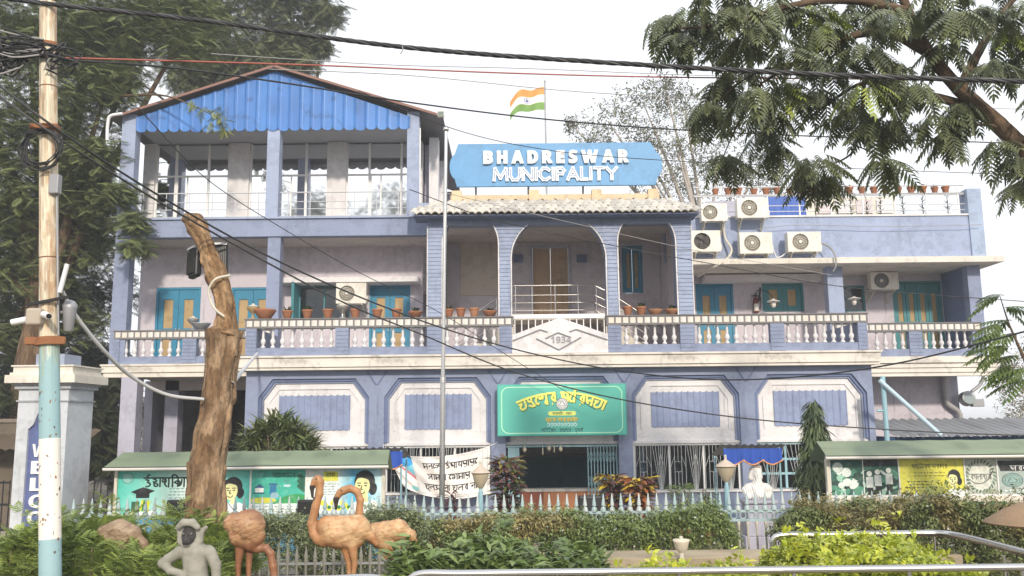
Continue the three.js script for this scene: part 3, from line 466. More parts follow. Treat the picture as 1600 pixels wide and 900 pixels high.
// ---- roof room with the blue gable
{
  const cl = X(203, WG, 200), cr = X(646, WG, 200), cm = X(429, WG, 200), yT = 11.80, gb = 11.33;
  for (const [c, w] of [[cl, 0.42], [cm, 0.37], [cr, 0.36]]) wpart(bld, 'column', bx(c - w / 2, c + w / 2, S2T + 0.052, yT, -WG - 0.3, -WG + 0.06), MT.blueSoft);
  const g = sub(bld, 'gable'), x0 = cl + 0.22, x1 = cr - 0.1, ax = X(432, WG, 108), ay = 13.13, n = 25, w = (x1 - x0) / n, topY = (x) => (x < ax ? 11.72 + (ay - 11.72) * (x - x0) / (ax - x0) : 11.66 + (ay - 11.66) * (x1 - x) / (x1 - ax)) - 0.02;
  const gm = [MT.gable, mat([0.07, 0.24, 0.68], 0.4, { map: grimeMap }), mat([0.055, 0.195, 0.58], 0.5, { map: grimeMap })], r = rng(77), jit = Array.from({ length: n }, () => (r() - 0.5) * 0.03), lin = [];
  for (let k = 0; k < n; k++) { const a = x0 + k * w, b = a + w; if (topY((a + b) / 2) < gb + 0.05) continue; lin.push(sheetGeo(a, b, topY, (x) => gb - jit[k] - 0.10 * Math.sqrt(Math.max(0, Math.sin(Math.PI * (x - a) / w))), () => 0, 12, -WG + 0.045)); wpart(g, 'gable_sheet', sheetGeo(a, b, topY, (x) => gb - jit[k] - 0.10 * Math.sqrt(Math.max(0, Math.sin(Math.PI * (x - a) / w))), (x) => 0.03 * Math.exp(-Math.pow((x - a) / 0.03, 2)) + 0.03 * Math.exp(-Math.pow((b - x) / 0.03, 2)), 22, -WG + 0.075 + r() * 0.012), gm[Math.floor(r() * 3)]); }
  wpart(g, 'gable_lining', merge(lin), mat([0.34, 0.35, 0.37], 0.8)); wpart(g, 'truss_beam', bx(x0, x1, gb + 0.02, gb + 0.12, -WG - 0.08, -WG + 0.02), MT.greyMetal);
  // pitched sheet roof
  const rf = sub(bld, 'pitched_roof'), eL = [x0 - 0.75, 11.62], eR = [x1 + 1.0, 11.60], top = [ax, ay + 0.1];
  for (const e of [eL, eR]) { const dx = top[0] - e[0]; wpart(rf, 'roof_sheet', sheetGeo(e[0], top[0], (x) => e[1] + (top[1] - e[1]) * (x - e[0]) / dx, (x) => e[1] + (top[1] - e[1]) * (x - e[0]) / dx - 0.035, () => 0, 2, -WG + 0.3), MT.roofGrey);
    wpart(rf, 'roof_slope', grid(40, 24, (u, v) => { const x = e[0] + u * dx; return [x, e[1] + (top[1] - e[1]) * u + 0.02 * Math.sin(v * 24 * 2.6), -WG + 0.3 - v * 9]; }), mat([0.20, 0.20, 0.22], 0.6, { map: grimeMap })); }
  wpart(rf, 'ridge_cap', tube([[ax, ay + 0.11, -WG + 0.33], [ax, ay + 0.11, -WG - 8.7]], 0.06, 8, 4), mat([0.22, 0.09, 0.06], 0.8));
  wpart(rf, 'verge_board', merge([bar([eL[0], eL[1] - 0.03, -WG + 0.29], [top[0], top[1] - 0.05, -WG + 0.29], 0.05, 0.07), bar([eR[0], eR[1] - 0.03, -WG + 0.29], [top[0], top[1] - 0.05, -WG + 0.29], 0.05, 0.07)]), mat([0.24, 0.13, 0.10], 0.8));
  wpart(rf, 'gutter_pipe', tube([[eL[0] + 0.45, 11.72, -WG + 0.36], [eL[0] + 0.1, 11.62, -WG + 0.4], [eL[0] + 0.04, 11.4, -WG + 0.38], [eL[0] + 0.04, 10.9, -WG + 0.36]], 0.05, 8, 24), MT.pvc);
  // glazed wall with piers, mirror-filmed glass
  const gz = 27.4, wl = X(222, gz, 270), wr2 = X(642, gz, 270), yb = S2T - 0.1, yt = 11.5;
  const piers = [[225, 243], [357, 390], [512, 541], [640, 660]].map(([a, b]) => [X(a, gz, 270), X(b, gz, 270)]);
  for (const [a, b] of piers) wpart(bld, 'glazing_pier', bx(a, b, yb, yt, -gz - 0.3, -gz + 0.06), MT.white);
  for (let k = 0; k < 3; k++) {
    const a = piers[k][1] + 0.01, b = piers[k + 1][0] - 0.01, w2 = sub(bld, 'window'), z = -gz - 0.1, t = 0.065, ys = [yb, 9.05, 10.45, yt], xs = k === 0 ? [a, a + (b - a) * 0.27, a + (b - a) * 0.72, b] : k === 1 ? [a, a + (b - a) * 0.38, a + (b - a) * 0.72, b] : [a, a + (b - a) * 0.36, a + (b - a) * 0.87, b];
    for (const x of xs) wpart(w2, 'mullion', bx(x - t / 2, x + t / 2, yb, yt, z - 0.03, z + 0.05), MT.whiteMetal);
    for (let i = 0; i < 3; i++) { for (const y of ys.slice(1, 3)) wpart(w2, 'transom', bx(xs[i] + t / 2, xs[i + 1] - t / 2, y - 0.025, y + 0.025, z - 0.025, z + 0.045), MT.whiteMetal); }
    const rr = rng(200 + k);
    for (let i = 0; i < 3; i++) for (let j = 0; j < 3; j++) { const pn = wpart(w2, 'pane', bx(xs[i] + t / 2, xs[i + 1] - t / 2, ys[j] + 0.025, ys[j + 1] - 0.025, z, z + 0.008), MT.mirror); }
    wpart(w2, 'casement', merge([bx(xs[1] + 0.35, xs[1] + 0.39, 9.08, 10.42, z + 0.01, z + 0.03), bx(xs[1] + 0.03, xs[1] + 0.07, 9.08, 10.42, z + 0.01, z + 0.03)]), MT.whiteMetal);
  }
  wpart(bld, 'room_wall', bx(cl, cr + 0.7, yb, 11.6, -34.2, -34), MT.lavender);
  wpart(bld, 'room_wall', bx(cl - 0.1, cl + 0.1, yb, 11.6, -34, -gz - 0.31), MT.lavender);
  wpart(bld, 'room_wall', bx(cr + 0.10, cr + 0.32, yb, 11.55, -34, -gz - 0.5), MT.lilac);
  for (const D of [27.0, 29.5]) wpart(bld, 'side_pier', bx(cr + 0.33, cr + 0.62, 8.4, 11.5, -D - 0.4, -D), MT.white);
  wpart(bld, 'room_ceiling', bx(cl, cr, 11.52, 11.56, -34, -WG - 0.31), mat([0.36, 0.37, 0.40], 0.9));
  // terrace railing
  const rl = sub(bld, 'terrace_railing'), rz = -WG - 0.12;
  for (const [a, b] of [[cl + 0.22, cm - 0.19], [cm + 0.19, cr - 0.19]]) {
    for (const h of [0.12, 0.34, 0.56, 0.84]) wpart(rl, 'rail', rod([a, S2T + h, rz], [b, S2T + h, rz], h > 0.8 ? 0.02 : 0.012), MT.railGrey);
    for (let k = 0; k < 6; k++) wpart(rl, 'post', rod([a + 0.25 + k * (b - a - 0.5) / 5, S2T + 0.05, rz], [a + 0.25 + k * (b - a - 0.5) / 5, S2T + 0.84, rz], 0.013), MT.railGrey);
  }
  const cx = cr + 0.2; wpart(bld, 'down_pipe', merge([rod([cx, 8.5, -WG + 0.0], [cx, 11.3, -WG + 0.0], 0.025), rod([cx - 0.2, 10.2, -WG], [cx, 10.2, -WG], 0.03), rod([cx - 0.2, 11.0, -WG], [cx, 11.0, -WG], 0.03)]), MT.pvc);
}
// ---- right roof terrace railing and rooms behind
{
  const rl = sub(bld, 'terrace_railing'), z = -WG - 0.1, x0 = X(1085, WG, 310), x1 = 13.44, yt = Y(290, WG, 1300), ym = Y(304, WG, 1300);
  for (const [y, r] of [[yt, 0.03], [ym, 0.03], [ym - 0.30, 0.018], [PAR + 0.2, 0.018]]) wpart(rl, 'rail', rod([x0, y, z], [x1, y, z], r * 0.75), MT.railGrey);
  wpart(rl, 'pot_shelf', bx(x0, x1, ym + 0.03, ym + 0.05, z - 0.2, z + 0.02), MT.greyMetal);
  for (let k = 0; k < 9; k++) wpart(rl, 'post', rod([x0 + 0.3 + k * (x1 - x0 - 0.5) / 8, PAR + 0.05, z], [x0 + 0.3 + k * (x1 - x0 - 0.5) / 8, ym, z], 0.022), MT.whiteMetal);
  for (let k = 0; k < 5; k++) wpart(rl, 'post', rod([x0 + 0.8 + k * (x1 - x0 - 1) / 4, ym + 0.05, z], [x0 + 0.8 + k * (x1 - x0 - 1) / 4, yt, z], 0.018), MT.whiteMetal);
  wpart(bld, 'rooftop_room', bx(X(1100, 31, 330), X(1190, 31, 330), 7.41, 10.35, -33, -31), MT.lilac);
  wpart(bld, 'rooftop_wall', bx(X(1262, 31, 330), X(1400, 31, 330), 7.41, 10.45, -31.2, -31), MT.cream);
  for (let k = 0; k < 4; k++) wpart(bld, 'rooftop_panel', bx(X(1275 + k * 32, 30.9, 320), X(1300 + k * 32, 30.9, 320), 9.85, 10.35, -30.99, -30.95), k % 2 ? MT.white : MT.pink);
}

// ---------------------------------------------------------------- lettering: Bengali strokes (headline at 0, foot at 1), drawn as print
const BN = { // [width, strokes (flat x,y lists), headline]
  bh: [0.95, [[0.12, 0.22, 0.18, 0.42, 0.4, 0.42, 0.42, 0.2], [0.4, 0.42, 0.12, 0.6, 0.22, 0.95, 0.6, 0.95, 0.82, 0.6, 0.78, 0.05]]], dr: [0.8, [[0.15, 0.05, 0.15, 0.42, 0.5, 0.45, 0.55, 0.05], [0.5, 0.45, 0.55, 0.85, 0.75, 1.0], [0.1, 0.75, 0.4, 1.05, 0.65, 0.95]]],
  e: [0.4, [[0.35, 0.1, 0.1, 0.35, 0.12, 0.8, 0.3, 0.95, 0.32, 0.75]]], sh: [0.95, [[0.2, 0.15, 0.08, 0.35, 0.25, 0.5, 0.4, 0.3, 0.35, 0.15, 0.55, 0.2, 0.5, 0.5, 0.3, 0.65, 0.6, 0.95], [0.8, 0, 0.8, 1]]], shw: [0.95, [[0.15, 0.15, 0.05, 0.35, 0.2, 0.45, 0.35, 0.3, 0.4, 0.15, 0.5, 0.3, 0.35, 0.5], [0.8, 0, 0.8, 1.15], [0.8, 0.65, 0.45, 0.9, 0.8, 1.1]]],
  r: [0.8, [[0.7, 0, 0.7, 0.95], [0.7, 0.1, 0.1, 0.5, 0.7, 0.9], [0.36, 1.12, 0.46, 1.12]]], p: [0.85, [[0.15, 0.1, 0.2, 0.6, 0.45, 0.7, 0.72, 0.45], [0.15, 0.1, 0.45, 0.3, 0.4, 0.65], [0.72, 0, 0.72, 1]]], s: [0.9, [[0.15, 0.05, 0.15, 0.5, 0.45, 0.5, 0.75, 0.45], [0.15, 0.5, 0.45, 0.85], [0.75, 0, 0.75, 1]]],
  aa: [0.3, [[0.15, 0, 0.15, 1]]], ou: [0.4, [[0.15, 0, 0.15, 1], [0.15, 0, 0.0, -0.3, 0.3, -0.4]]], u_: [0.8, [[0.15, 0.2, 0.6, 0.2, 0.25, 0.5, 0.65, 0.55, 0.6, 0.95, 0.2, 0.95], [0.4, 0, 0.2, -0.25, 0.55, -0.35]]],
  cc: [0.95, [[0.15, 0.1, 0.6, 0.25, 0.3, 0.5, 0.15, 0.4], [0.2, 0.55, 0.7, 0.65, 0.55, 0.95, 0.2, 0.9, 0.25, 0.65], [0.85, 0, 0.85, 0.95]]], i: [0.35, [[0.25, 1, 0.25, 0, 0.15, -0.3, 0.6, -0.35, 0.8, 0]]], kkh: [0.95, [[0.1, 0.5, 0.45, 0.2, 0.45, 0.75, 0.1, 0.5], [0.45, 0, 0.45, 0.95], [0.45, 0.3, 0.75, 0.4, 0.6, 0.7], [0.45, 0.9, 0.85, 0.95, 0.85, 0.2]]],
  y: [0.85, [[0.15, 0.1, 0.12, 0.45, 0.5, 0.5], [0.15, 0.45, 0.5, 0.8, 0.72, 0.4], [0.72, 0, 0.72, 0.95], [0.38, 1.12, 0.46, 1.12]]], m: [0.85, [[0.18, 0.05, 0.18, 0.75, 0.08, 0.85, 0.25, 0.95, 0.3, 0.75], [0.2, 0.55, 0.72, 0.6], [0.72, 0, 0.72, 1]]], n: [0.8, [[0.68, 0.4, 0.2, 0.35, 0.15, 0.6, 0.35, 0.6, 0.35, 0.4], [0.68, 0, 0.68, 1]]],
  j: [0.95, [[0.1, 0.4, 0.35, 0.2, 0.5, 0.5, 0.3, 0.9, 0.1, 0.7], [0.5, 0.5, 0.8, 0.4, 0.9, 0.8], [0.7, 0, 0.6, 0.4]]], dh: [0.85, [[0.2, 0.05, 0.5, 0.15, 0.2, 0.4, 0.35, 0.8, 0.72, 0.55], [0.72, 0.1, 0.72, 1]]], a: [1.0, [[0.1, 0.3, 0.35, 0.3, 0.4, 0.6, 0.25, 0.95, 0.08, 0.75], [0.4, 0.6, 0.7, 0.3], [0.72, 0, 0.72, 1]]], t: [0.85, [[0.15, 0.2, 0.5, 0.15, 0.7, 0.5, 0.5, 0.95, 0.15, 0.8, 0.3, 0.5, 0.5, 0.6]]],
  l: [0.9, [[0.1, 0.6, 0.2, 0.25, 0.4, 0.55, 0.55, 0.25, 0.75, 0.5], [0.78, 0, 0.78, 1], [0.1, 0.6, 0.15, 0.85]]], ch: [0.9, [[0.15, 0.1, 0.6, 0.2, 0.2, 0.5, 0.55, 0.6, 0.4, 0.95, 0.15, 0.85], [0.55, 0.6, 0.85, 0.4, 0.8, 0.9]]], b: [0.8, [[0.68, 0, 0.68, 1], [0.68, 0.1, 0.1, 0.5, 0.68, 0.9]]], u: [0.0, [[-0.5, 1.1, -0.3, 1.05, -0.35, 1.3, -0.1, 1.4]]], g: [0.85, [[0.15, 0.4, 0.1, 0.15, 0.4, 0.15, 0.45, 0.5, 0.3, 0.75], [0.72, 0, 0.72, 1]]], k: [0.95, [[0.45, 0, 0.45, 0.95], [0.45, 0.15, 0.05, 0.5, 0.45, 0.85], [0.45, 0.35, 0.8, 0.3, 0.8, 0.65]]], h: [0.8, [[0.15, 0.15, 0.55, 0.2, 0.25, 0.5, 0.6, 0.65, 0.3, 0.95, 0.7, 1.05]]], ii: [0.35, [[0.1, 1, 0.1, 0, -0.2, -0.35, 0.3, -0.3, 0.4, 0]]],
  tt: [0.8, [[0.2, 0, 0.2, 0.6, 0.5, 0.95, 0.7, 0.7], [0.2, 0, 0.5, -0.3, 0.8, -0.2]]], d: [0.8, [[0.15, 0.05, 0.15, 0.45, 0.55, 0.45, 0.55, 0.05], [0.55, 0.45, 0.6, 0.9, 0.8, 1]]], th: [0.85, [[0.15, 0.15, 0.4, 0.25, 0.25, 0.5, 0.4, 0.75, 0.7, 0.6], [0.72, 0, 0.72, 1]]], dot: [0.3, [[0.1, 0.95, 0.14, 0.95]], false], dash: [0.5, [[0.15, 0.5, 0.35, 0.5]], false], sp: [0.45, [], false],
};
function bnStrokes(c, list, px, w) { // paths of one line with the pen at the headline; list holds glyph names
  let x = 0; for (const k of list) { const [gw, st, head] = BN[k]; c.lineWidth = w; for (const s of st) { c.beginPath(); c.moveTo((x + s[0]) * px, s[1] * px); if (s.length === 4) c.lineTo((x + s[2]) * px, s[3] * px); for (let i = 2; i + 3 < s.length; i += 2) { const mx = (s[i] + s[i + 2]) / 2, my = (s[i + 1] + s[i + 3]) / 2; c.quadraticCurveTo((x + s[i]) * px, s[i + 1] * px, (x + (i + 5 < s.length ? mx : s[i + 2])) * px, (i + 5 < s.length ? my : s[i + 3]) * px); } c.stroke(); }
    if (head !== false && gw > 0) { c.beginPath(); c.moveTo((x - 0.04) * px, 0); c.lineTo((x + gw + 0.02) * px, 0); c.stroke(); } x += gw; } return x * px; }
const bnWidth = (list) => list.reduce((a, k) => a + BN[k][0], 0);
function bnText(c, words, cx, y, px, color, w = 0.15) { const l = words.trim().split(/\s+/); c.save(); c.translate(cx - bnWidth(l) * px / 2, y); c.strokeStyle = color; c.lineCap = 'round'; c.lineJoin = 'round'; bnStrokes(c, l, px, px * w); c.restore(); }
function canvasTex(w, h, draw) { const cv = document.createElement('canvas'); cv.width = w; cv.height = h; draw(cv.getContext('2d'), w, h); const t = new THREE.CanvasTexture(cv); t.colorSpace = THREE.SRGBColorSpace; t.magFilter = THREE.LinearFilter; return t; }
function face(x0, x1, y0, y1, z) { const g = new THREE.PlaneGeometry(x1 - x0, y1 - y0); g.translate((x0 + x1) / 2, (y0 + y1) / 2, z); return g; }
function emblem(c, x, y, r, ink, paper) { c.fillStyle = paper; c.beginPath(); c.arc(x, y, r, 0, 7); c.fill(); c.strokeStyle = ink; c.lineWidth = r * 0.10; c.beginPath(); c.arc(x, y, r * 0.95, 0, 7); c.stroke(); c.lineWidth = r * 0.05; c.beginPath(); c.arc(x, y, r * 0.66, 0, 7); c.stroke(); for (let k = 0; k < 28; k++) { const a = k * 0.2244; c.beginPath(); c.moveTo(x + Math.cos(a) * r * 0.72, y + Math.sin(a) * r * 0.72); c.lineTo(x + Math.cos(a) * r * 0.86, y + Math.sin(a) * r * 0.86); c.stroke(); } c.lineWidth = r * 0.08; for (const a of [0.4, 2.5, 4.6]) { c.beginPath(); c.arc(x + Math.cos(a) * r * 0.2, y + Math.sin(a) * r * 0.2, r * 0.24, a - 2, a + 1.6); c.stroke(); } }

// ---------------------------------------------------------------- roof sign BHADRESWAR MUNICIPALITY
{
  const D = 24.0, x0 = X(703, D, 256), x1 = X(1034, D, 256), y0 = Y(290, D, 870), y1 = Y(224, D, 870), z = -D, cx = (x0 + x1) / 2, h = y1 - y0, w = x1 - x0;
  const t = thing('roof_sign', 'wide blue roof sign with raised white letters reading BHADRESWAR MUNICIPALITY', 'sign', [cx, y0, z]);
  const s = new THREE.Shape(); const e = 0.20, pt = (x, y) => [x0 + x, y0 + y];
  s.moveTo(...pt(e, 0)); s.lineTo(...pt(w - e, 0)); s.lineTo(...pt(w - e * 0.7, h * 0.18)); s.bezierCurveTo(...pt(w + 0.05, h * 0.28), ...pt(w + 0.05, h * 0.66), ...pt(w - e * 0.7, h * 0.76)); s.lineTo(...pt(w - e * 1.5, h)); s.lineTo(...pt(e * 1.2, h)); s.lineTo(...pt(e * 0.7, h * 0.76)); s.bezierCurveTo(...pt(-0.05, h * 0.66), ...pt(-0.05, h * 0.28), ...pt(e * 0.7, h * 0.18)); s.closePath();
  wpart(t, 'panel', ext(s, 0.08, z - 0.08, 0.01), mat([0.115, 0.33, 0.62], 0.5, { map: plasterMap }));
  wpart(t, 'back_frame', merge([bar([x0 + 0.2, y0 + 0.2, z - 0.12], [x1 - 0.2, y0 + 0.2, z - 0.12], 0.05), bar([x0 + 0.2, y1 - 0.2, z - 0.12], [x1 - 0.2, y1 - 0.2, z - 0.12], 0.05)]), MT.greyMetal);
  for (const f of [0.12, 0.37, 0.63, 0.88]) wpart(t, 'support_leg', rod([x0 + f * w, 8.40, z - 0.4], [x0 + f * w, y1 - 0.15, z - 0.15], 0.03), MT.greyMetal);
  const wm = mat([0.86, 0.86, 0.84], 0.4), row = (str, xa, xb, ya, size, f) => {
    const widths = [...str].map((c) => { const g = new TextGeometry(c, { font, size, depth: 0.01, curveSegments: 4 }); g.computeBoundingBox(); return g.boundingBox.max.x - g.boundingBox.min.x; });
    const gap = (xb - xa - widths.reduce((p, q) => p + q, 0)) / (str.length - 1); let x = xa;
    [...str].forEach((c, k) => { f(c, x, ya, widths[k]); x += widths[k] + gap; });
  };
  row('BHADRESWAR', X(755, D, 240), X(979, D, 240), Y(255, D, 870), 0.335, (c, x, y) => { const g = new TextGeometry(c, { font, size: 0.335, depth: 0.05, curveSegments: 8, bevelEnabled: true, bevelSize: 0.022, bevelThickness: 0.012, bevelSegments: 1 }); g.computeBoundingBox(); wpart(t, 'letter', g.translate(x - g.boundingBox.min.x, y, z + 0.03), wm); });
  const SK = { M: [[0, 0, 0.08, 1], [0.08, 1, 0.5, 0.15], [0.5, 0.15, 0.92, 1], [0.92, 1, 1, 0]], U: [[0, 1, 0, 0.3], [0, 0.3, 0.25, 0], [0.25, 0, 0.75, 0], [0.75, 0, 1, 0.3], [1, 0.3, 1, 1]], N: [[0, 0, 0, 1], [0, 1, 1, 0], [1, 0, 1, 1]], I: [[0.5, 0, 0.5, 1]], C: [[1, 0.85, 0.7, 1], [0.7, 1, 0.3, 1], [0.3, 1, 0, 0.7], [0, 0.7, 0, 0.3], [0, 0.3, 0.3, 0], [0.3, 0, 0.7, 0], [0.7, 0, 1, 0.15]], P: [[0, 0, 0, 1], [0, 1, 0.7, 1], [0.7, 1, 1, 0.78], [1, 0.78, 0.7, 0.5], [0.7, 0.5, 0, 0.5]], A: [[0, 0, 0.5, 1], [0.5, 1, 1, 0], [0.22, 0.3, 0.78, 0.3]], L: [[0, 1, 0, 0], [0, 0, 1, 0]], T: [[0, 1, 1, 1], [0.5, 1, 0.5, 0]], Y: [[0, 1, 0.5, 0.5], [1, 1, 0.5, 0.5], [0.5, 0.5, 0.5, 0]] };
  const LW = { M: 0.36, U: 0.25, N: 0.26, I: 0.02, C: 0.25, P: 0.2, A: 0.28, L: 0.15, T: 0.24, Y: 0.27 }, str = 'MUNICIPALITY', xa = X(772, D, 270), xb = X(963, D, 270), ya = Y(281, D, 870), H = 0.32, tot = [...str].reduce((p, c) => p + LW[c], 0), gap = (xb - xa - tot) / (str.length - 1);
  let x = xa; const dk = mat([0.14, 0.20, 0.36], 0.6);
  [...str].forEach((c, q) => { const seg = (wd, z0, z1, ex) => merge(SK[c].map(([a, b, p, r], i) => { const A = [x + a * LW[c], ya + b * H], B = [x + p * LW[c], ya + r * H], L = Math.hypot(B[0] - A[0], B[1] - A[1]), g = new THREE.BoxGeometry(L + ex, wd, z1 - z0 - i * 0.0006); g.rotateZ(Math.atan2(B[1] - A[1], B[0] - A[0])); g.translate((A[0] + B[0]) / 2, (A[1] + B[1]) / 2, z + (z0 + z1) / 2); return g; }));
    const l = wpart(t, 'letter', seg(0.085, 0.005, 0.06, 0.075), wm); wpart(l, 'inline_groove', seg(0.022, 0.05, 0.064, 0.0), dk); x += LW[c] + gap; });
}
// ---------------------------------------------------------------- green entrance board
{
  const D = 22.75, x0 = X(777, D, 640), x1 = X(979, D, 640), y0 = Y(681, D, 870), y1 = Y(600, D, 870), t = thing('entrance_board', 'turquoise entrance signboard with arched yellow Bengali lettering above the gate', 'sign', [(x0 + x1) / 2, y0, -D]);
  wpart(t, 'board', rbx(x0, x1, y0, y1, -D - 0.16, -D, 0.015), mat([0.07, 0.42, 0.34], 0.5));
  const tx = canvasTex(1024, 412, (c, w, h) => {
    c.fillStyle = '#5ab9a6'; c.fillRect(0, 0, w, h); c.strokeStyle = '#bff0c8'; c.lineWidth = 7; c.beginPath(); c.roundRect(26, 14, w - 52, h - 28, 60); c.stroke();
    const words = 'bh dr e shw r sp p e ou r s bh aa'.split(' '), tot = bnWidth(words), R = 860, px = 80; let s = -tot / 2;
    for (const pass of [['#2c5a2a', 23, 5], ['#f4ef74', 18, 0]]) { s = -tot / 2; for (const k of words) { const gw = BN[k][0], a = ((s + gw / 2) * px * 1.06) / R; c.save(); c.translate(w / 2 + Math.sin(a) * R * 1.0 + pass[2] * 0.6, 62 + R - Math.cos(a) * R + pass[2]); c.rotate(a); c.translate(-gw * px / 2, 0); c.strokeStyle = pass[0]; c.lineJoin = 'round'; c.lineCap = 'butt'; bnStrokes(c, [k], px, pass[1]); c.restore(); s += gw; } }
    emblem(c, w / 2 + 2, 158, 50, '#5f6266', '#e6e6e2');
    c.fillStyle = '#eef07c'; c.beginPath(); c.roundRect(w / 2 - 112, 218, 226, 36, 18); c.fill(); bnText(c, 's th aa p i t sp dash sp s aa l', w / 2, 228, 20, '#4a5a28', 0.16);
    bnText(c, 'm aa u t r aa sp n g r aa b aa s i k aa', w / 2 - 2, 276, 26, '#a06a20', 0.28); bnText(c, 'm aa u t r aa sp n g r aa b aa s i k aa', w / 2 - 4, 274, 26, '#f0dc66', 0.15);
    c.strokeStyle = '#e8f2ee'; c.lineWidth = 5; const rr = rng(8); for (let k = 0; k < 9; k++) { const x = w / 2 - 120 + k * 27; c.beginPath(); c.moveTo(x, 326 + rr() * 8); c.quadraticCurveTo(x + 6 + rr() * 10, 300 + rr() * 14, x + 22, 322 + rr() * 8); c.quadraticCurveTo(x + 14, 346, x + 2, 340); c.stroke(); if (rr() > 0.5) c.fillRect(x + 8, 306, 5, 5); }
    bnText(c, 'j i dot tt i dot r aa dd'.replace(' dd', ' d') + ' sp dash sp bh dr e shw r sp dash sp h u g l ii', w / 2, 364, 23, '#16352d', 0.15);
  });
  wpart(t, 'printed_face', face(x0 + 0.03, x1 - 0.03, y0 + 0.03, y1 - 0.03, -D + 0.004), mat(0xffffff, 0.45, { map: tx }));
}
// ---------------------------------------------------------------- hanging white cloth banner
{
  const D = 22.55, a = P(628, 707, D), b = P(765, 697, D), t = thing('cloth_banner', 'sagging white cloth banner with three lines of black Bengali writing', 'banner', [0, Y(768, D, 690), -D]);
  const tx = canvasTex(1024, 512, (c, w, h) => {
    c.fillStyle = '#ece6e0'; c.fillRect(0, 0, w, h); const rr = rng(4);
    c.fillStyle = '#3d95cf'; c.fillRect(0, 0, 235, 170); c.fillStyle = '#7cc4d8'; c.beginPath(); c.moveTo(130, 200); c.lineTo(235, 110); c.lineTo(235, 280); c.fill(); c.fillStyle = '#c9797f'; c.beginPath(); c.moveTo(0, 90); c.lineTo(235, 270); c.lineTo(235, 330); c.lineTo(0, 140); c.fill(); c.fillStyle = '#e9e4df'; c.beginPath(); c.moveTo(0, 120); c.lineTo(235, 330); c.lineTo(235, 512); c.lineTo(0, 512); c.fill(); c.fillStyle = '#8fd0cf'; c.fillRect(150, 420, 85, 60);
    c.strokeStyle = '#8a8f94'; c.lineWidth = 3; c.strokeRect(236, 14, w - 260, h - 40); c.strokeRect(250, 26, w - 320, h - 64);
    bnText(c, 'm n e j aa sp u_ p aa dh y aa y e', 620, 90, 62, '#1b1b1e', 0.17); bnText(c, 'a aa m r aa sp e t aa m aa y', 600, 225, 62, '#1b1b1e', 0.17); bnText(c, 'bh u l ch i sp n aa sp bh u l b sp n aa', 610, 355, 62, '#1b1b1e', 0.17);
    c.globalAlpha = 0.15; for (let k = 0; k < 60; k++) { c.fillStyle = rr() > 0.5 ? '#a79c8e' : '#c8bcae'; c.beginPath(); c.ellipse(rr() * w, rr() * h, 8 + rr() * 30, 4 + rr() * 12, rr() * 3, 0, 7); c.fill(); } c.globalAlpha = 1;
  });
  const g = grid(60, 20, (u, v) => { const top = a.y + (b.y - a.y) * u - 0.19 * 4 * u * (1 - u) * 0.9, len = 0.98 + 0.18 * u - 0.16 * (1 - u) * (1 - u), sk = (1 - v) * (1 - u) * 0.35; return [a.x - 0.38 + (b.x - a.x + 0.38) * u + sk * (1 - u) * 1.2, top - (1 - v) * len, -D + 0.05 * Math.sin(u * 11 + v * 3) * (0.3 + 0.7 * (1 - v)) + 0.03 * Math.sin((u * 2 + v) * 13) * (1 - u)]; });
  wpart(t, 'cloth', g, mat(0xffffff, 0.9, { map: tx }));
  wpart(t, 'cord', tube([[b.x - 0.02, b.y, -D], [b.x + 0.15, b.y + 0.06, -D - 0.2], [b.x + 0.2, b.y + 0.1, -GZ + 0.01]], 0.008, 5), MT.whiteMetal);
  wpart(t, 'cord', tube([[a.x - 0.36, a.y, -D], [a.x - 0.5, a.y + 0.1, -D - 0.3], [a.x - 0.55, a.y + 0.2, -GZ + 0.01]], 0.008, 5), MT.whiteMetal);
}
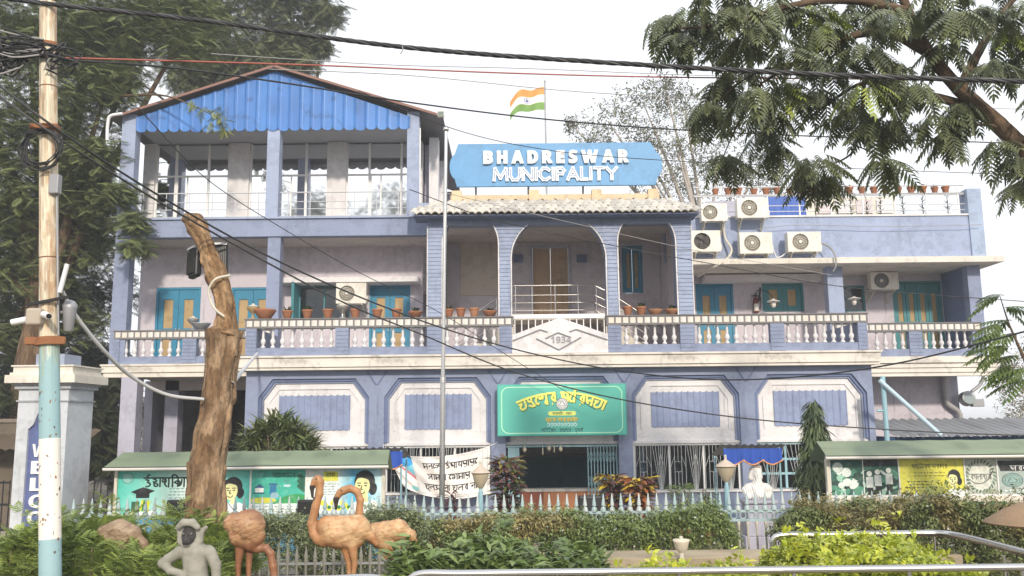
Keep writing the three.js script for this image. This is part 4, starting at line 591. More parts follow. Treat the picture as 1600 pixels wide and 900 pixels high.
// ---------------------------------------------------------------- flag and masts
{
  const D = 27.5, b = P(854, 295, D), top = P(850, 130, D), t = thing('national_flag', 'saffron white and green flag with a blue wheel flying from a thin rooftop pole', 'flag', [b.x, 8.40, -D]);
  wpart(t, 'pole', rod([b.x, 8.40, -D], [b.x, top.y + 0.05, -D], 0.032, 0.026), MT.greyMetal); wpart(t, 'finial', new THREE.SphereGeometry(0.04, 10, 8).translate(b.x, top.y + 0.07, -D), MT.steelDull);
  const tx = canvasTex(384, 256, (c, w, h) => { c.fillStyle = '#e39a58'; c.fillRect(0, 0, w, h / 3); c.fillStyle = '#f1efe8'; c.fillRect(0, h / 3, w, h / 3); c.fillStyle = '#7a9e58'; c.fillRect(0, 2 * h / 3, w, h / 3); c.strokeStyle = '#27308a'; c.lineWidth = 4; c.beginPath(); c.arc(w / 2, h / 2, 34, 0, 7); c.stroke(); c.lineWidth = 1.6; for (let k = 0; k < 24; k++) { c.beginPath(); c.moveTo(w / 2, h / 2); c.lineTo(w / 2 + 34 * Math.cos(k * 0.2618), h / 2 + 34 * Math.sin(k * 0.2618)); c.stroke(); } });
  const fy1 = Y(136, D, 840), fy0 = Y(172, D, 840), fw = M(56, D);
  wpart(t, 'cloth', grid(36, 12, (u, v) => [b.x - 0.03 - u * fw, fy0 + v * (fy1 - fy0) - 0.40 * u * u - 0.10 * Math.sin(u * 7) * u + (1 - v) * 0.12 * u, -D + 0.10 * Math.sin(u * 9 + v * 1.5) * Math.min(1, u * 3)], (u, v) => [1 - u, v]), mat(0xffffff, 0.85, { map: tx, physical: true, transmission: 0.0 }));
  const m0 = P(690, 815, 18), m1 = P(697, 205, 18), fm = thing('steel_mast', 'tall stainless steel mast standing before the porch', 'flagpole', [m0.x, 0, -18]);
  wpart(fm, 'shaft', rod([m0.x, 0, -18], [m0.x + 0.02, 3.4, -18], 0.058, 0.052, 14), MT.steel); wpart(fm, 'upper_shaft', rod([m0.x + 0.02, 3.4, -18], [m1.x, m1.y, -18], 0.042, 0.036, 14), MT.steel); wpart(fm, 'joint_collar', rod([m0.x + 0.02, 3.36, -18], [m0.x + 0.02, 3.48, -18], 0.064, 0.06, 14), MT.steelDull);
  wpart(fm, 'finial', new THREE.SphereGeometry(0.065, 12, 9).translate(m1.x, m1.y + 0.04, -18), MT.steel); wpart(fm, 'base_plinth', rbx(m0.x - 0.3, m0.x + 0.3, 0, 0.3, -18.3, -17.7, 0.03), MT.white);
}

// ---------------------------------------------------------------- air conditioners
const finGeo = (R) => { const l = []; for (let k = 0; k < 28; k++) { const a = k / 28 * Math.PI * 2; l.push(bar([Math.cos(a) * 0.07, Math.sin(a) * 0.07, 0], [Math.cos(a) * R, Math.sin(a) * R, 0], 0.006, 0.008)); } for (const r of [0.45, 0.72, 1]) l.push(new THREE.TorusGeometry(R * r, 0.006, 5, 28)); return merge(l); };
const finShared = finGeo(0.235), bladeGeo = (() => { const l = []; for (let k = 0; k < 4; k++) { const g = grid(4, 3, (u, v) => { const r = 0.06 + u * 0.15, a = (v - 0.5) * 1.1 + u * 0.3; return [Math.cos(a) * r, Math.sin(a) * r, (v - 0.5) * 0.06]; }); g.rotateZ(k * Math.PI / 2); l.push(g); } return merge(l); })();
function aircon(u0, u1, v0, v1, D, label, style, wallZ) {
  const x0 = X(u0, D, (v0 + v1) / 2), x1 = X(u1, D, (v0 + v1) / 2), y0 = Y(v1, D, (u0 + u1) / 2), y1 = Y(v0, D, (u0 + u1) / 2), w = x1 - x0, h = y1 - y0, t = thing('air_conditioner', label, 'air conditioner', [(x0 + x1) / 2, y0, -D - 0.15], 'air conditioner outdoor units on the facade');
  const R = Math.min(0.235, h * 0.42), fx = -w / 2 + w * (style.fan ?? 0.38), zf = 0.15, s = poly([[-w / 2, 0], [w / 2, 0], [w / 2, h], [-w / 2, h]]), hc = []; for (let k = 0; k < 28; k++) hc.push([fx + R * Math.cos(-k * 0.2244), h * 0.5 + R * Math.sin(-k * 0.2244)]); hole(s, hc);
  const cm = style.mat ?? MT.acWhite;
  part(t, 'front_panel', ext(s, 0.02, zf - 0.02), cm); part(t, 'casing', rbx(-w / 2, w / 2, 0, h, -0.15, zf - 0.1, 0.015), cm);
  part(t, 'casing_rim', merge([bx(-w / 2 + 0.001, w / 2 - 0.001, 0.001, 0.02, zf - 0.101, zf - 0.021), bx(-w / 2 + 0.001, w / 2 - 0.001, h - 0.02, h - 0.001, zf - 0.101, zf - 0.021), bx(-w / 2 + 0.001, -w / 2 + 0.02, 0.021, h - 0.021, zf - 0.101, zf - 0.021), bx(w / 2 - 0.02, w / 2 - 0.001, 0.021, h - 0.021, zf - 0.101, zf - 0.021)]), cm);
  const gr = part(t, 'fan_grille', finShared, style.dark ? MT.black : style.fin ?? MT.ivory, [fx, h * 0.5, zf + 0.002]); gr.scale.setScalar(R / 0.235);
  part(t, 'fan_blades', bladeGeo, MT.grilleDark, [fx, h * 0.5, zf - 0.05]); part(t, 'fan_well', new THREE.CircleGeometry(R + 0.01, 24), style.dark ? MT.black : mat([0.20, 0.16, 0.13], 0.7), [fx, h * 0.5, zf - 0.095]);
  if (!style.dark) part(t, 'fan_hub', new THREE.CylinderGeometry(0.05, 0.055, 0.02, 16).rotateX(Math.PI / 2), cm, [fx, h * 0.5, zf + 0.012]);
  if (style.text) { const tx = canvasTex(128, 48, (c) => { c.fillStyle = '#e2dccf'; c.fillRect(0, 0, 128, 48); c.fillStyle = '#77726c'; c.font = 'bold 34px sans-serif'; if (style.text === 'LG') { c.strokeStyle = '#77726c'; c.lineWidth = 4; c.beginPath(); c.arc(24, 24, 17, 0, 7); c.stroke(); c.fillText('LG', 56, 36); } else { c.font = 'bold 24px sans-serif'; c.fillText(style.text, 12, 33); } }); part(t, 'badge', face(w * 0.22, w * 0.44, h * 0.64, h * 0.80, zf + 0.004), mat(0xffffff, 0.5, { map: tx })); }
  if (style.louvre) for (let k = 0; k < 5; k++) part(t, 'side_slat', bx(w * 0.2, w * 0.46, h * (0.3 + k * 0.11), h * (0.3 + k * 0.11) + 0.012, zf + 0.001, zf + 0.008), cm);
  part(t, 'valve_cover', rbx(w / 2 - 0.005, w / 2 + 0.04, 0.06, h * 0.38, -0.1, 0.09, 0.01), cm);
  const dz = wallZ + D + 0.15; // wall in the unit's own axes
  for (const s2 of [-1, 1]) part(t, 'bracket', merge([bar([s2 * w * 0.36, -0.02, dz], [s2 * w * 0.36, -0.02, 0.14], 0.035), bar([s2 * w * 0.36, -0.32, dz + 0.015], [s2 * w * 0.36, -0.03, 0.08], 0.03), bar([s2 * w * 0.36, -0.34, dz + 0.015], [s2 * w * 0.36, -0.0, dz + 0.015], 0.03)]), MT.ivory);
  return t;
}
aircon(1096, 1136, 318, 345, 25.05, 'small white air conditioner at the end of the tiled awning', { fan: 0.34 }, -WG);
aircon(1152, 1201, 309, 340, 25.0, 'white air conditioner against the roof terrace railing with pale round grille', { louvre: false }, -WG);
aircon(1081, 1126, 360, 393, 25.0, 'cream air conditioner with solid black fan grille beside the porch column', { dark: true, fan: 0.36 }, -WG);
aircon(1156, 1207, 363, 396, 24.95, 'cream air conditioner with ribbed side and radial fan grille on the blue parapet', { louvre: true }, -WG);
aircon(1231, 1283, 362, 393, 24.95, 'cream air conditioner with round grey badge on the blue parapet', { text: 'LG' }, -WG);
aircon(525, 572, 442, 474, 26.3, 'cream air conditioner hung under the white sunshade on the verandah wall', { fan: 0.36 }, -RE);
aircon(1361, 1404, 425, 452, 26.4, 'shaded air conditioner hung under the right canopy beside green shutters', { fin: MT.greyMetal }, -RE);
function hose(name, label, pts, r, m, group) { const t = thing(name, label, name.includes('cable') ? 'cable' : 'hose', pts[0].toArray ? pts[0].toArray() : pts[0], group); wpart(t, 'sleeve', tube(pts, r, 7, pts.length * 10), m); return t; }
hose('insulated_hose', 'pale insulated hose bundle dropping from upper air conditioners past the canopy', [P(1130, 345, 25.35), P(1133, 372, 25.35), P(1143, 390, 25.2), P(1138, 402, 25.1), P(1120, 415, 24.9), P(1105, 424, 25.3), P(1090, 432, 25.6)], 0.035, MT.ivory);
hose('insulated_hose', 'grey hose looping from the badged air conditioner over the canopy edge', [P(1284, 380, 25.2), P(1296, 386, 25.1), P(1305, 400, 24.85), P(1306, 415, 24.83), P(1302, 424, 24.9)], 0.025, MT.cableGrey);
hose('insulated_hose', 'thin white hose slung between the two parapet air conditioners', [P(1208, 390, 25.2), P(1214, 402, 25.2), P(1222, 400, 25.2), P(1231, 392, 25.2)], 0.018, MT.pvc);

// ---------------------------------------------------------------- pots
const potGeo = lathe([[0.001, 0], [0.085, 0], [0.125, 0.19], [0.14, 0.19], [0.145, 0.235], [0.125, 0.235], [0.115, 0.2], [0.001, 0.2]], 14), bowlGeo = lathe([[0.001, 0], [0.10, 0], [0.19, 0.13], [0.2, 0.16], [0.18, 0.16], [0.15, 0.13], [0.001, 0.13]], 16);
const sprig = (n, len, wd, up, seed) => { const r = rng(seed), l = []; for (let k = 0; k < n; k++) { const a = r() * 6.283, t = up + (r() - 0.5) * 0.7, L = len * (0.6 + 0.6 * r()); const g = grid(1, 3, (u, v) => { const w = wd * Math.sin(Math.PI * (0.12 + 0.85 * v)) * (u - 0.5), R = v * L * Math.cos(t + v * -0.5); return [w, v * L * Math.sin(t) - v * v * L * 0.18, R]; }); g.rotateY(a); g.translate((r() - 0.5) * 0.09, 0.2 + r() * 0.05, (r() - 0.5) * 0.09); l.push(g); } return merge(l); };
const sprigs = [sprig(26, 0.22, 0.05, 1.0, 3), sprig(34, 0.13, 0.045, 0.7, 5), sprig(18, 0.3, 0.035, 1.25, 9), sprig(40, 0.1, 0.04, 0.6, 12)];
const leafM = [mat([0.10, 0.16, 0.045], 0.7), mat([0.075, 0.12, 0.04], 0.7), mat([0.16, 0.20, 0.06], 0.7), mat([0.13, 0.11, 0.05], 0.8)], flowerM = mat([0.62, 0.22, 0.28], 0.7);
function pot(x, y, z, kind, k, label, group, s = 1, m = MT.terracotta) {
  const t = thing('flower_pot', label, 'flower pot', [x, y, z], group), rr = rng(k * 17 + 3);
  const p = part(t, 'pot', kind === 'bowl' ? bowlGeo : potGeo, m); p.scale.set(s * (0.94 + 0.12 * rr()), s * (0.92 + 0.16 * rr()), s); p.rotation.set((rr() - 0.5) * 0.06, rr() * 6, (rr() - 0.5) * 0.06); part(p, 'soil', new THREE.CircleGeometry(kind === 'bowl' ? 0.15 : 0.118, 14).rotateX(-Math.PI / 2).translate(0, kind === 'bowl' ? 0.135 : 0.205, 0), MT.soil);
  if (k % 4 !== 3) { const f = part(t, 'foliage', sprigs[k % 4], leafM[Math.floor(rr() * 4)], [0, kind === 'bowl' ? -0.07 * s : 0, 0], [0, rr() * 6, 0]); f.scale.setScalar(s * (0.75 + 0.4 * rr())); f.userData.kind = 'stuff'; }
  return t;
}
[1118, 1138, 1154, 1178, 1197, 1215, 1234, 1252, 1271, 1290, 1309, 1327, 1347, 1366, 1384, 1404, 1424, 1442, 1461, 1478].forEach((u, k) => { const p = P(u, 304, WG + 0.19); pot(p.x, Y(304, WG, 1300) + 0.051, p.z, 'pot', [3, 1, 3, 7, 2 + 9, 1, 7, 3, 1, 0, 5, 9, 1, 5, 9, 1, 5, 9, 1, 5][k], 'terracotta flower pot in the row along the roof terrace railing', 'row of pots on the roof terrace railing', 0.78 + (k % 3) * 0.05); });
const cop = RAIL + 0.026;
[[449, 'pot', 0], [480, 'pot', 1], [512, 'pot', 5], [555, 'pot', 3], [589, 'pot', 7], [619, 'pot', 11], [649, 'bowl', 1]].forEach(([u, kd, k]) => { const p = P(u, 498, FR + 0.1); pot(p.x, cop, p.z, kd, k, kd === 'bowl' ? 'shallow terracotta bowl with sprigs on the balcony rail by the arched porch' : 'terracotta pot on the balcony rail between blue column and arched porch', 'pots on the left balcony rail', 1.0); });
[[701, 'pot', 0], [720, 'pot', 3], [741, 'pot', 5], [765, 'bowl', 9]].forEach(([u, kd, k]) => { const p = P(u, 494, FR + 0.1); pot(p.x, cop, p.z, kd, k, kd === 'bowl' ? 'shallow bowl with green sprig in the smaller arch without window behind' : 'terracotta pot in the arch in front of the tan wall board', 'pots in the tan-board arch', 0.98, k === 5 ? MT.terracottaPale : MT.terracotta); });
[[981, 'pot', 3], [1002, 'pot', 1], [1024, 'bowl', 7], [1050, 'bowl', 1]].forEach(([u, kd, k]) => { const p = P(u, 492, FR + 0.1); pot(p.x, cop, p.z, kd, k, kd === 'bowl' ? 'shallow clay bowl in the arch before the teal shuttered window' : 'terracotta pot in the arch before the teal shuttered window', 'pots in the shuttered-window arch', 0.98, kd === 'bowl' ? MT.terracottaPale : MT.terracotta); });
{ const p = P(414, 498, FR + 0.1); pot(p.x, cop, p.z, 'bowl', 3, 'wide orange bowl on the balcony rail in front of the blue column', undefined, 1.5); const q = P(314, 519, WG + 0.1); pot(q.x, cop, q.z, 'bowl', 7, 'grey bowl on the wing balcony rail beside the dead trunk', undefined, 1.3, MT.greyMetal); }
// goblet lamps on the rails
const cupGeo = lathe([[0.001, 0], [0.10, 0], [0.10, 0.025], [0.03, 0.05], [0.025, 0.14], [0.06, 0.17], [0.15, 0.26], [0.16, 0.33], [0.145, 0.33], [0.12, 0.25], [0.001, 0.19]], 18), capGeo = lathe([[0.001, 0.42], [0.02, 0.42], [0.05, 0.38], [0.165, 0.335], [0.165, 0.32], [0.001, 0.32]], 18);
function gobletLamp(u, v, D, label, m) { const p = P(u, v, D), t = thing('goblet_lamp', label, 'lamp', [p.x, cop, p.z], 'goblet lamps on the balcony rails'); part(t, 'cup', cupGeo, m); part(t, 'cap', capGeo, MT.ivory); return t; }
gobletLamp(395, 498, FR + 0.1, 'bronze goblet lamp at the balcony corner by the dead trunk', MT.panelTan); gobletLamp(535, 498, FR + 0.1, 'grey goblet lamp on the balcony rail below the verandah air conditioner', MT.steelDull); gobletLamp(301, 517, WG + 0.1, 'dark goblet lamp on the wing balcony rail', MT.greyMetal);
function hangLamp(u, v, D, label) { // shade on a bent wall arm
  const p = P(u, v, D), t = thing('verandah_lamp', label, 'lamp', [p.x, p.y, -RE], 'bent-arm lamps on the verandah wall'), dz = RE - D;
  part(t, 'arm', tube([[-0.35, 0.55, 0.0], [-0.3, 0.62, dz * 0.4], [-0.12, 0.5, dz * 0.9], [0, 0.3, dz]], 0.012, 6), MT.black); part(t, 'shade', lathe([[0.02, 0.3], [0.05, 0.27], [0.19, 0.22], [0.19, 0.205], [0.03, 0.24]], 18), MT.whiteMetal, [0, 0, dz]); part(t, 'globe', lathe([[0.001, 0.02], [0.05, 0.04], [0.075, 0.12], [0.05, 0.22], [0.001, 0.24]], 14), mat([0.75, 0.70, 0.62], 0.3), [0, 0, dz]);
}
hangLamp(1209, 482, 26.4, 'white-shaded lamp in front of the verandah window with tan shutters'); hangLamp(1335, 478, 26.4, 'white-shaded lamp before the small glazed window beside the blue column');
{ const p = P(1182, 489, RE - 0.12), t = thing('fire_extinguisher', 'dark red fire extinguisher with white label on the verandah wall', 'fire extinguisher', [p.x, p.y, p.z]); part(t, 'cylinder', lathe([[0.001, 0], [0.075, 0], [0.08, 0.03], [0.08, 0.38], [0.06, 0.45], [0.025, 0.48], [0.025, 0.52], [0.001, 0.52]], 16), mat([0.16, 0.03, 0.025], 0.4)); part(t, 'label', new THREE.CylinderGeometry(0.083, 0.083, 0.22, 16, 1, true, -1.1, 2.2).translate(0, 0.17, 0), MT.tile); part(t, 'valve', merge([rod([-0.13, 0.53, 0], [0.04, 0.55, 0], 0.018), rod([0, 0.5, 0], [0, 0.6, 0], 0.025)]), MT.black); part(t, 'hose', tube([[0.03, 0.53, 0.02], [0.12, 0.5, 0.06], [0.13, 0.3, 0.07], [0.09, 0.1, 0.06]], 0.014, 6), MT.black); part(t, 'horn', rod([0.08, 0.36, 0.05], [0.15, 0.78, 0.03], 0.03, 0.036), MT.black); part(t, 'hook', rod([0, 0.45, -0.12], [0, 0.45, -0.05], 0.012), MT.black); }
// hanging bells at the gate
[[820, 704, 0], [858, 702, 1], [876, 703, 0], [848, 704, 2], [866, 700, 2]].forEach(([u, v, k]) => { const p = P(u, v, GZ + 0.05), t = thing(k === 2 ? 'hanging_string' : 'hanging_bell', k === 2 ? 'short dry string hanging under the entrance lintel' : 'small cream bell ornament hanging under the entrance lintel', k === 2 ? 'string' : 'ornament', [p.x, p.y, p.z], k === 2 ? 'strings under the entrance lintel' : 'bells under the entrance lintel'); const tp = panB - 0.075 - p.y; part(t, 'cord', rod([0, 0.05, 0], [0, tp, 0], 0.008), MT.ivory); part(t, k === 2 ? 'tail' : 'bell', k === 2 ? lathe([[0.001, -0.12], [0.015, -0.1], [0.02, 0.05], [0.001, 0.07]], 8) : lathe([[0.001, -0.05], [0.03, -0.02], [0.055, 0.02], [0.035, 0.07], [0.015, 0.1], [0.001, 0.11]], 12), mat([0.66, 0.58, 0.42], 0.6)); });
// CCTV camera on the roof eave and wall
function cctv(pos, dir, label, m = MT.whiteMetal, s = 1) { const t = thing('security_camera', label, 'camera', pos, 'security cameras'); t.rotation.y = dir; t.scale.setScalar(s); part(t, 'body', new THREE.CylinderGeometry(0.045, 0.05, 0.24, 14).rotateX(Math.PI / 2), m, [0, 0, 0.14], [0.2, 0, 0]); part(t, 'lens', new THREE.CylinderGeometry(0.036, 0.036, 0.01, 14).rotateX(Math.PI / 2), MT.black, [0, -0.024, 0.262], [0.2, 0, 0]); part(t, 'bracket', merge([rod([0, 0, 0.08], [0, 0.02, -0.02], 0.02), new THREE.CylinderGeometry(0.05, 0.05, 0.03, 12).rotateX(Math.PI / 2).translate(0, 0.02, -0.02)]), m); return t; }
{ const p = P(689, 178, WG - 0.5), t = thing('eave_floodlight', 'small pale floodlight fixed to the corner of the gabled roof', 'floodlight', [p.x, p.y, p.z]); part(t, 'housing', rbx(-0.1, 0.1, -0.1, 0.08, -0.06, 0.06, 0.02), MT.ivory); part(t, 'lens', bx(-0.08, 0.08, -0.08, 0.05, 0.061, 0.066), MT.glass); part(t, 'arm', rod([0, 0.05, -0.05], [-0.05, 0.12, -0.25], 0.015), MT.ivory); }
{ const p = P(1530, 622, RE - 0.6), t = thing('wall_fan', 'round dark exhaust lamp on a bent arm at the far wing corner', 'lamp', [p.x - 0.3, p.y, -RE + 0.1]); const d = 0.4; part(t, 'drum', new THREE.CylinderGeometry(0.2, 0.22, 0.24, 20).rotateX(Math.PI / 2 - 0.2), MT.greyMetal, [0, 0, d]); part(t, 'glass', new THREE.CylinderGeometry(0.17, 0.17, 0.02, 20).rotateX(Math.PI / 2 - 0.2), MT.glass, [0, -0.026, d + 0.125]); part(t, 'arm', tube([[0.1, 0.05, 0], [0.1, 0.1, d * 0.5], [0.05, 0.05, d]], 0.03, 8), MT.greyMetal); part(t, 'ballast_box', rbx(0.15, 0.5, -0.25, -0.02, d - 0.2, d, 0.02), MT.greyMetal); part(t, 'cable_arm', tube([[0.2, 0.2, d - 0.1], [0.5, 0.45, d - 0.1], [0.62, 0.85, d - 0.05]], 0.05, 8), MT.greyMetal); }
// rooftop plants and blue tarp
{ const t = thing('blue_tarpaulin', 'blue tarpaulin sheet hung behind the roof terrace railing', 'tarpaulin', [X(1195, 28.5, 320), 7.41, -28.5]), w = X(1260, 28.5, 320) - X(1195, 28.5, 320); part(t, 'sheet', grid(30, 8, (u, v) => [u * w, 1.45 + v * 1.0, 0.03 * Math.sin(u * 25) * (1.2 - v)]), mat([0.05, 0.12, 0.42], 0.6)); for (const f of [0, 1]) part(t, 'pole', rod([f * w, 0, 0], [f * w, 2.5, 0], 0.03), MT.whiteMetal); }
for (const [k, u] of [1330, 1355, 1377, 1412, 1443, 1482].entries()) { const p = P(u, 338, 27), t = thing('terrace_sapling', 'small spiky sapling in a pot behind the roof terrace railing', 'plant', [p.x, 7.41, -27], 'saplings on the roof terrace'); const pt = part(t, 'pot', potGeo, MT.terracottaPale); pt.scale.setScalar(2.4); part(t, 'stem', rod([0, 0.3, 0], [0, 2.0, 0], 0.02, 0.01), MT.bark); const l = []; const r = rng(300 + k); for (let q = 0; q < 80; q++) { const f = r(), a = r() * 6.28, L = 0.34 * (1 - f * 0.6), y = 0.85 + f * 1.2; const g = grid(1, 2, (uu, v) => [(uu - 0.5) * 0.035 * (1 - v), v * L * 0.4, v * L]); g.rotateY(a); g.translate(0, y, 0); l.push(g); } const fo = part(t, 'foliage', merge(l), leafM[k % 2]); fo.userData.kind = 'stuff'; }

// ---------------------------------------------------------------- smooth figures: bones joined by a soft minimum, meshed by marching cubes
function figure(bones, k, cell, disp) { // bones: [ax,ay,az,ra, bx,by,bz,rb]
  const lo = [1e9, 1e9, 1e9], hi = [-1e9, -1e9, -1e9];
  for (const b of bones) for (const o of [0, 4]) for (let i = 0; i < 3; i++) { lo[i] = Math.min(lo[i], b[o + i] - b[o + 3]); hi[i] = Math.max(hi[i], b[o + i] + b[o + 3]); }
  const c = lo.map((l, i) => (l + hi[i]) / 2), half = Math.max(...lo.map((l, i) => hi[i] - l)) / 2 + cell * 4, n = Math.min(150, Math.ceil(2 * half / cell)), mc = new MarchingCubes(n, MT.white, false, false, 400000), h = n / 2;
  const B = bones.map((b) => { const d = [b[4] - b[0], b[5] - b[1], b[6] - b[2]], L = d[0] * d[0] + d[1] * d[1] + d[2] * d[2]; return [...b, ...d, L || 1e-9]; });
  for (let z = 0; z < n; z++) for (let y = 0; y < n; y++) for (let x = 0; x < n; x++) {
    const px = c[0] + (x - h) / h * half, py = c[1] + (y - h) / h * half, pz = c[2] + (z - h) / h * half, i = x + y * n + z * n * n;
    if (px < lo[0] - 4 * cell || px > hi[0] + 4 * cell || py < lo[1] - 4 * cell || py > hi[1] + 4 * cell || pz < lo[2] - 4 * cell || pz > hi[2] + 4 * cell) { mc.field[i] = -0.1; continue; }
    let s = 0, m = 1e9; for (const b of B) { let t = ((px - b[0]) * b[8] + (py - b[1]) * b[9] + (pz - b[2]) * b[10]) / b[11]; t = t < 0 ? 0 : t > 1 ? 1 : t; const ex = px - b[0] - t * b[8], ey = py - b[1] - t * b[9], ez = pz - b[2] - t * b[10], d = Math.sqrt(ex * ex + ey * ey + ez * ez) - b[3] - t * (b[7] - b[3]); if (d < m) m = d; s += Math.exp(-d / k); }
    let d = -k * Math.log(Math.max(s, 1e-30)); if (m > 0.15) d = m; if (disp && d < 0.05) d += disp(px, py, pz); mc.field[i] = -d;
  }
  mc.isolation = 0; mc.update();
  const N = mc.count, pos = new Float32Array(N * 3); for (let i = 0; i < N; i++) for (let q = 0; q < 3; q++) pos[3 * i + q] = mc.positionArray[3 * i + q] * half + c[q];
  let g = new THREE.BufferGeometry(); g.setAttribute('position', new THREE.BufferAttribute(pos, 3)); g = mergeVertices(g, 1e-4); g.computeVertexNormals();
  const p = g.attributes.position, uv = new Float32Array(p.count * 2); for (let i = 0; i < p.count; i++) { uv[2 * i] = p.getX(i) + p.getZ(i) * 0.7; uv[2 * i + 1] = p.getY(i); } g.setAttribute('uv', new THREE.BufferAttribute(uv, 2)); return g;
}
function paint(g, f) { const p = g.attributes.position, c = new Float32Array(p.count * 3); for (let i = 0; i < p.count; i++) c.set(f(p.getX(i), p.getY(i), p.getZ(i)), 3 * i); g.setAttribute('color', new THREE.BufferAttribute(c, 3)); return g; }
let girth = 1, slide = 0;
const chain = (D, pts) => { const l = []; for (let i = 0; i + 1 < pts.length; i++) { const a = pts[i], b = pts[i + 1], A = P(a[0] + slide, a[1], D), B = P(b[0] + slide, b[1], D); l.push([A.x, A.y, A.z + (a[3] ?? 0), M(a[2], D) * girth, B.x, B.y, B.z + (b[3] ?? 0), M(b[2], D) * girth]); } return l; };
// ---------------------------------------------------------------- flamingo statues
const segD = (x, y, a, b) => { const dx = b.x - a.x, dy = b.y - a.y, t = Math.max(0, Math.min(1, ((x - a.x) * dx + (y - a.y) * dy) / (dx * dx + dy * dy))); return Math.hypot(x - a.x - t * dx, y - a.y - t * dy); };
const plume = (dx, dy) => { const row = dx * 2.1 - dy * 0.9 + 9, k = Math.floor(row), sc = Math.pow(Math.abs(Math.sin((dy * 2.1 + dx * 0.5 + k * 0.5) * Math.PI)), 0.7), q = (row - k) - 0.55 * sc, f = q - Math.floor(q); return f < 0.88 ? f / 0.88 : (1 - f) / 0.12; };
function flamingo(D, label, body, neck, beak, legs, tone, wing) {
  const all = [...body.flatMap((c) => chain(D, c)), ...chain(D, neck), ...chain(D, beak), ...legs.flatMap((c) => chain(D, c))];
  const foot = P(legs[0][0][0], legs[0][0][1], D), t = thing('flamingo_statue', label, 'statue', [foot.x, 0.10, -D], 'flamingo statues by the hedge');
  for (const l of legs) { const e = l[l.length - 1], p = P(e[0], e[1], D); all.push([p.x, p.y, p.z + (e[3] ?? 0), M(e[2], D), p.x + 0.01, 0.12, p.z + (e[3] ?? 0), M(e[2], D) * 0.9]); all.push([p.x - 0.09, 0.115, p.z + (e[3] ?? 0) + 0.05, 0.018, p.x + 0.02, 0.125, p.z + (e[3] ?? 0), 0.022]); }
  const wc = P(wing[0], wing[1], D), wr = M(wing[2], D), feather = (x, y, z) => { const dx = (x - wc.x) / wr, dy = (y - wc.y) / (wr * 0.62), w = 1 - sm(0.6, 1.1, dx * dx + dy * dy); const q = plume(dx, dy); return w * 0.0085 * (q - 0.5) + 0.002 * (noise3(x * 60, y * 60, z * 60, 3) - 0.5); };
  const g = figure(all, 0.006, 0.008, feather), bt = P(beak[beak.length - 1][0], beak[beak.length - 1][1], D), bb = P(beak[0][0], beak[0][1], D), b1 = P(beak[1][0], beak[1][1], D), hl = bt.distanceTo(bb);
  paint(g, (x, y, z) => {
    const d = Math.hypot(x - bt.x, y - bt.y), n = noise3(x * 9, y * 9, z * 9, 5), f = noise3(x * 14 + y * 20, y * 75 - x * 22, z * 14, 8), dx = (x - wc.x) / wr, dy = (y - wc.y) / (wr * 0.62), w = 1 - sm(0.5, 1.2, dx * dx + dy * dy);
    const bs = segD(x, y, b1, bt); if (bs < M(5.2, D) && d < hl * 0.75) return [0.04, 0.032, 0.03]; const k = Math.min(1, 0.25 * n + w * (0.1 + 0.45 * plume(dx, dy) + 0.45 * sm(0.3, 0.75, f)) * tone[2] + 0.2 * f);
    const wr2 = (0.82 + 0.3 * noise3(x * 16, y * 16, z * 16, 11)) * (1 - 0.12 * sm(0.66, 0.74, noise3(x * 40, y * 40, z * 40, 12))); return [0, 1, 2].map((i) => (tone[0][i] + (tone[1][i] - tone[0][i]) * k) * wr2);
  });
  wpart(t, 'body', g, mat(0xffffff, 0.5, { vertexColors: true })); { const hd = neck[neck.length - 1], e = P(hd[0] - 1.5, hd[1] - 1, D); wpart(t, 'eye', new THREE.SphereGeometry(M(1.3, D), 8, 6).translate(e.x, e.y, e.z + M(hd[2], D) * girth * 0.93), MT.black); } part(t, 'plinth', lathe([[0.001, 0.03], [0.2, 0.03], [0.24, 0], [0.24, -0.1], [0.001, -0.1]], 16), MT.concrete);
}
girth = 0.89;
const tOr = [[0.37, 0.155, 0.058], [0.58, 0.38, 0.20], 1], tBr = [[0.24, 0.09, 0.042], [0.46, 0.27, 0.14], 1], tDull = [[0.20, 0.12, 0.07], [0.36, 0.26, 0.17], 1];
flamingo(9.8, 'orange flamingo statue holding its neck straight up', [[[512, 824, 20], [558, 826, 23], [580, 838, 8], [588, 850, 4]], [[500, 840, 13], [528, 834, 25], [552, 840, 20]]], [[506, 843, 13], [492, 835, 9], [487, 818, 7.6], [493, 792, 6.8], [499, 772, 6.4], [500, 753, 6.8], [497, 749, 7.4]], [[492, 752, 6.2], [487.5, 761, 3.8], [488, 777, 1.8]], [[[540, 852, 10], [545, 880, 4.5], [546, 905, 4]], [[552, 850, 9, 0.06], [556, 880, 4.5, 0.06], [553, 905, 4, 0.06]]], tOr, [545, 826, 42]);
flamingo(10.4, 'orange flamingo statue with its neck curled over like a hook', [[[588, 834, 19], [622, 828, 18], [642, 836, 9], [650, 850, 4]], [[592, 840, 16], [606, 850, 15]], [[592, 850, 6], [604, 872, 3]]], [[584, 838, 11], [567, 830, 8], [561, 803, 6.4], [563, 782, 6], [558, 768, 6], [547, 763, 6.2], [536, 767, 7.2]], [[531, 770, 6.2], [525, 780, 4.6], [525, 795, 2.2]], [[[612, 858, 8], [618, 885, 4.2], [619, 905, 4]], [[620, 856, 8, 0.06], [625, 885, 4.2, 0.06], [624, 905, 4, 0.06]]], tOr, [615, 830, 40]);
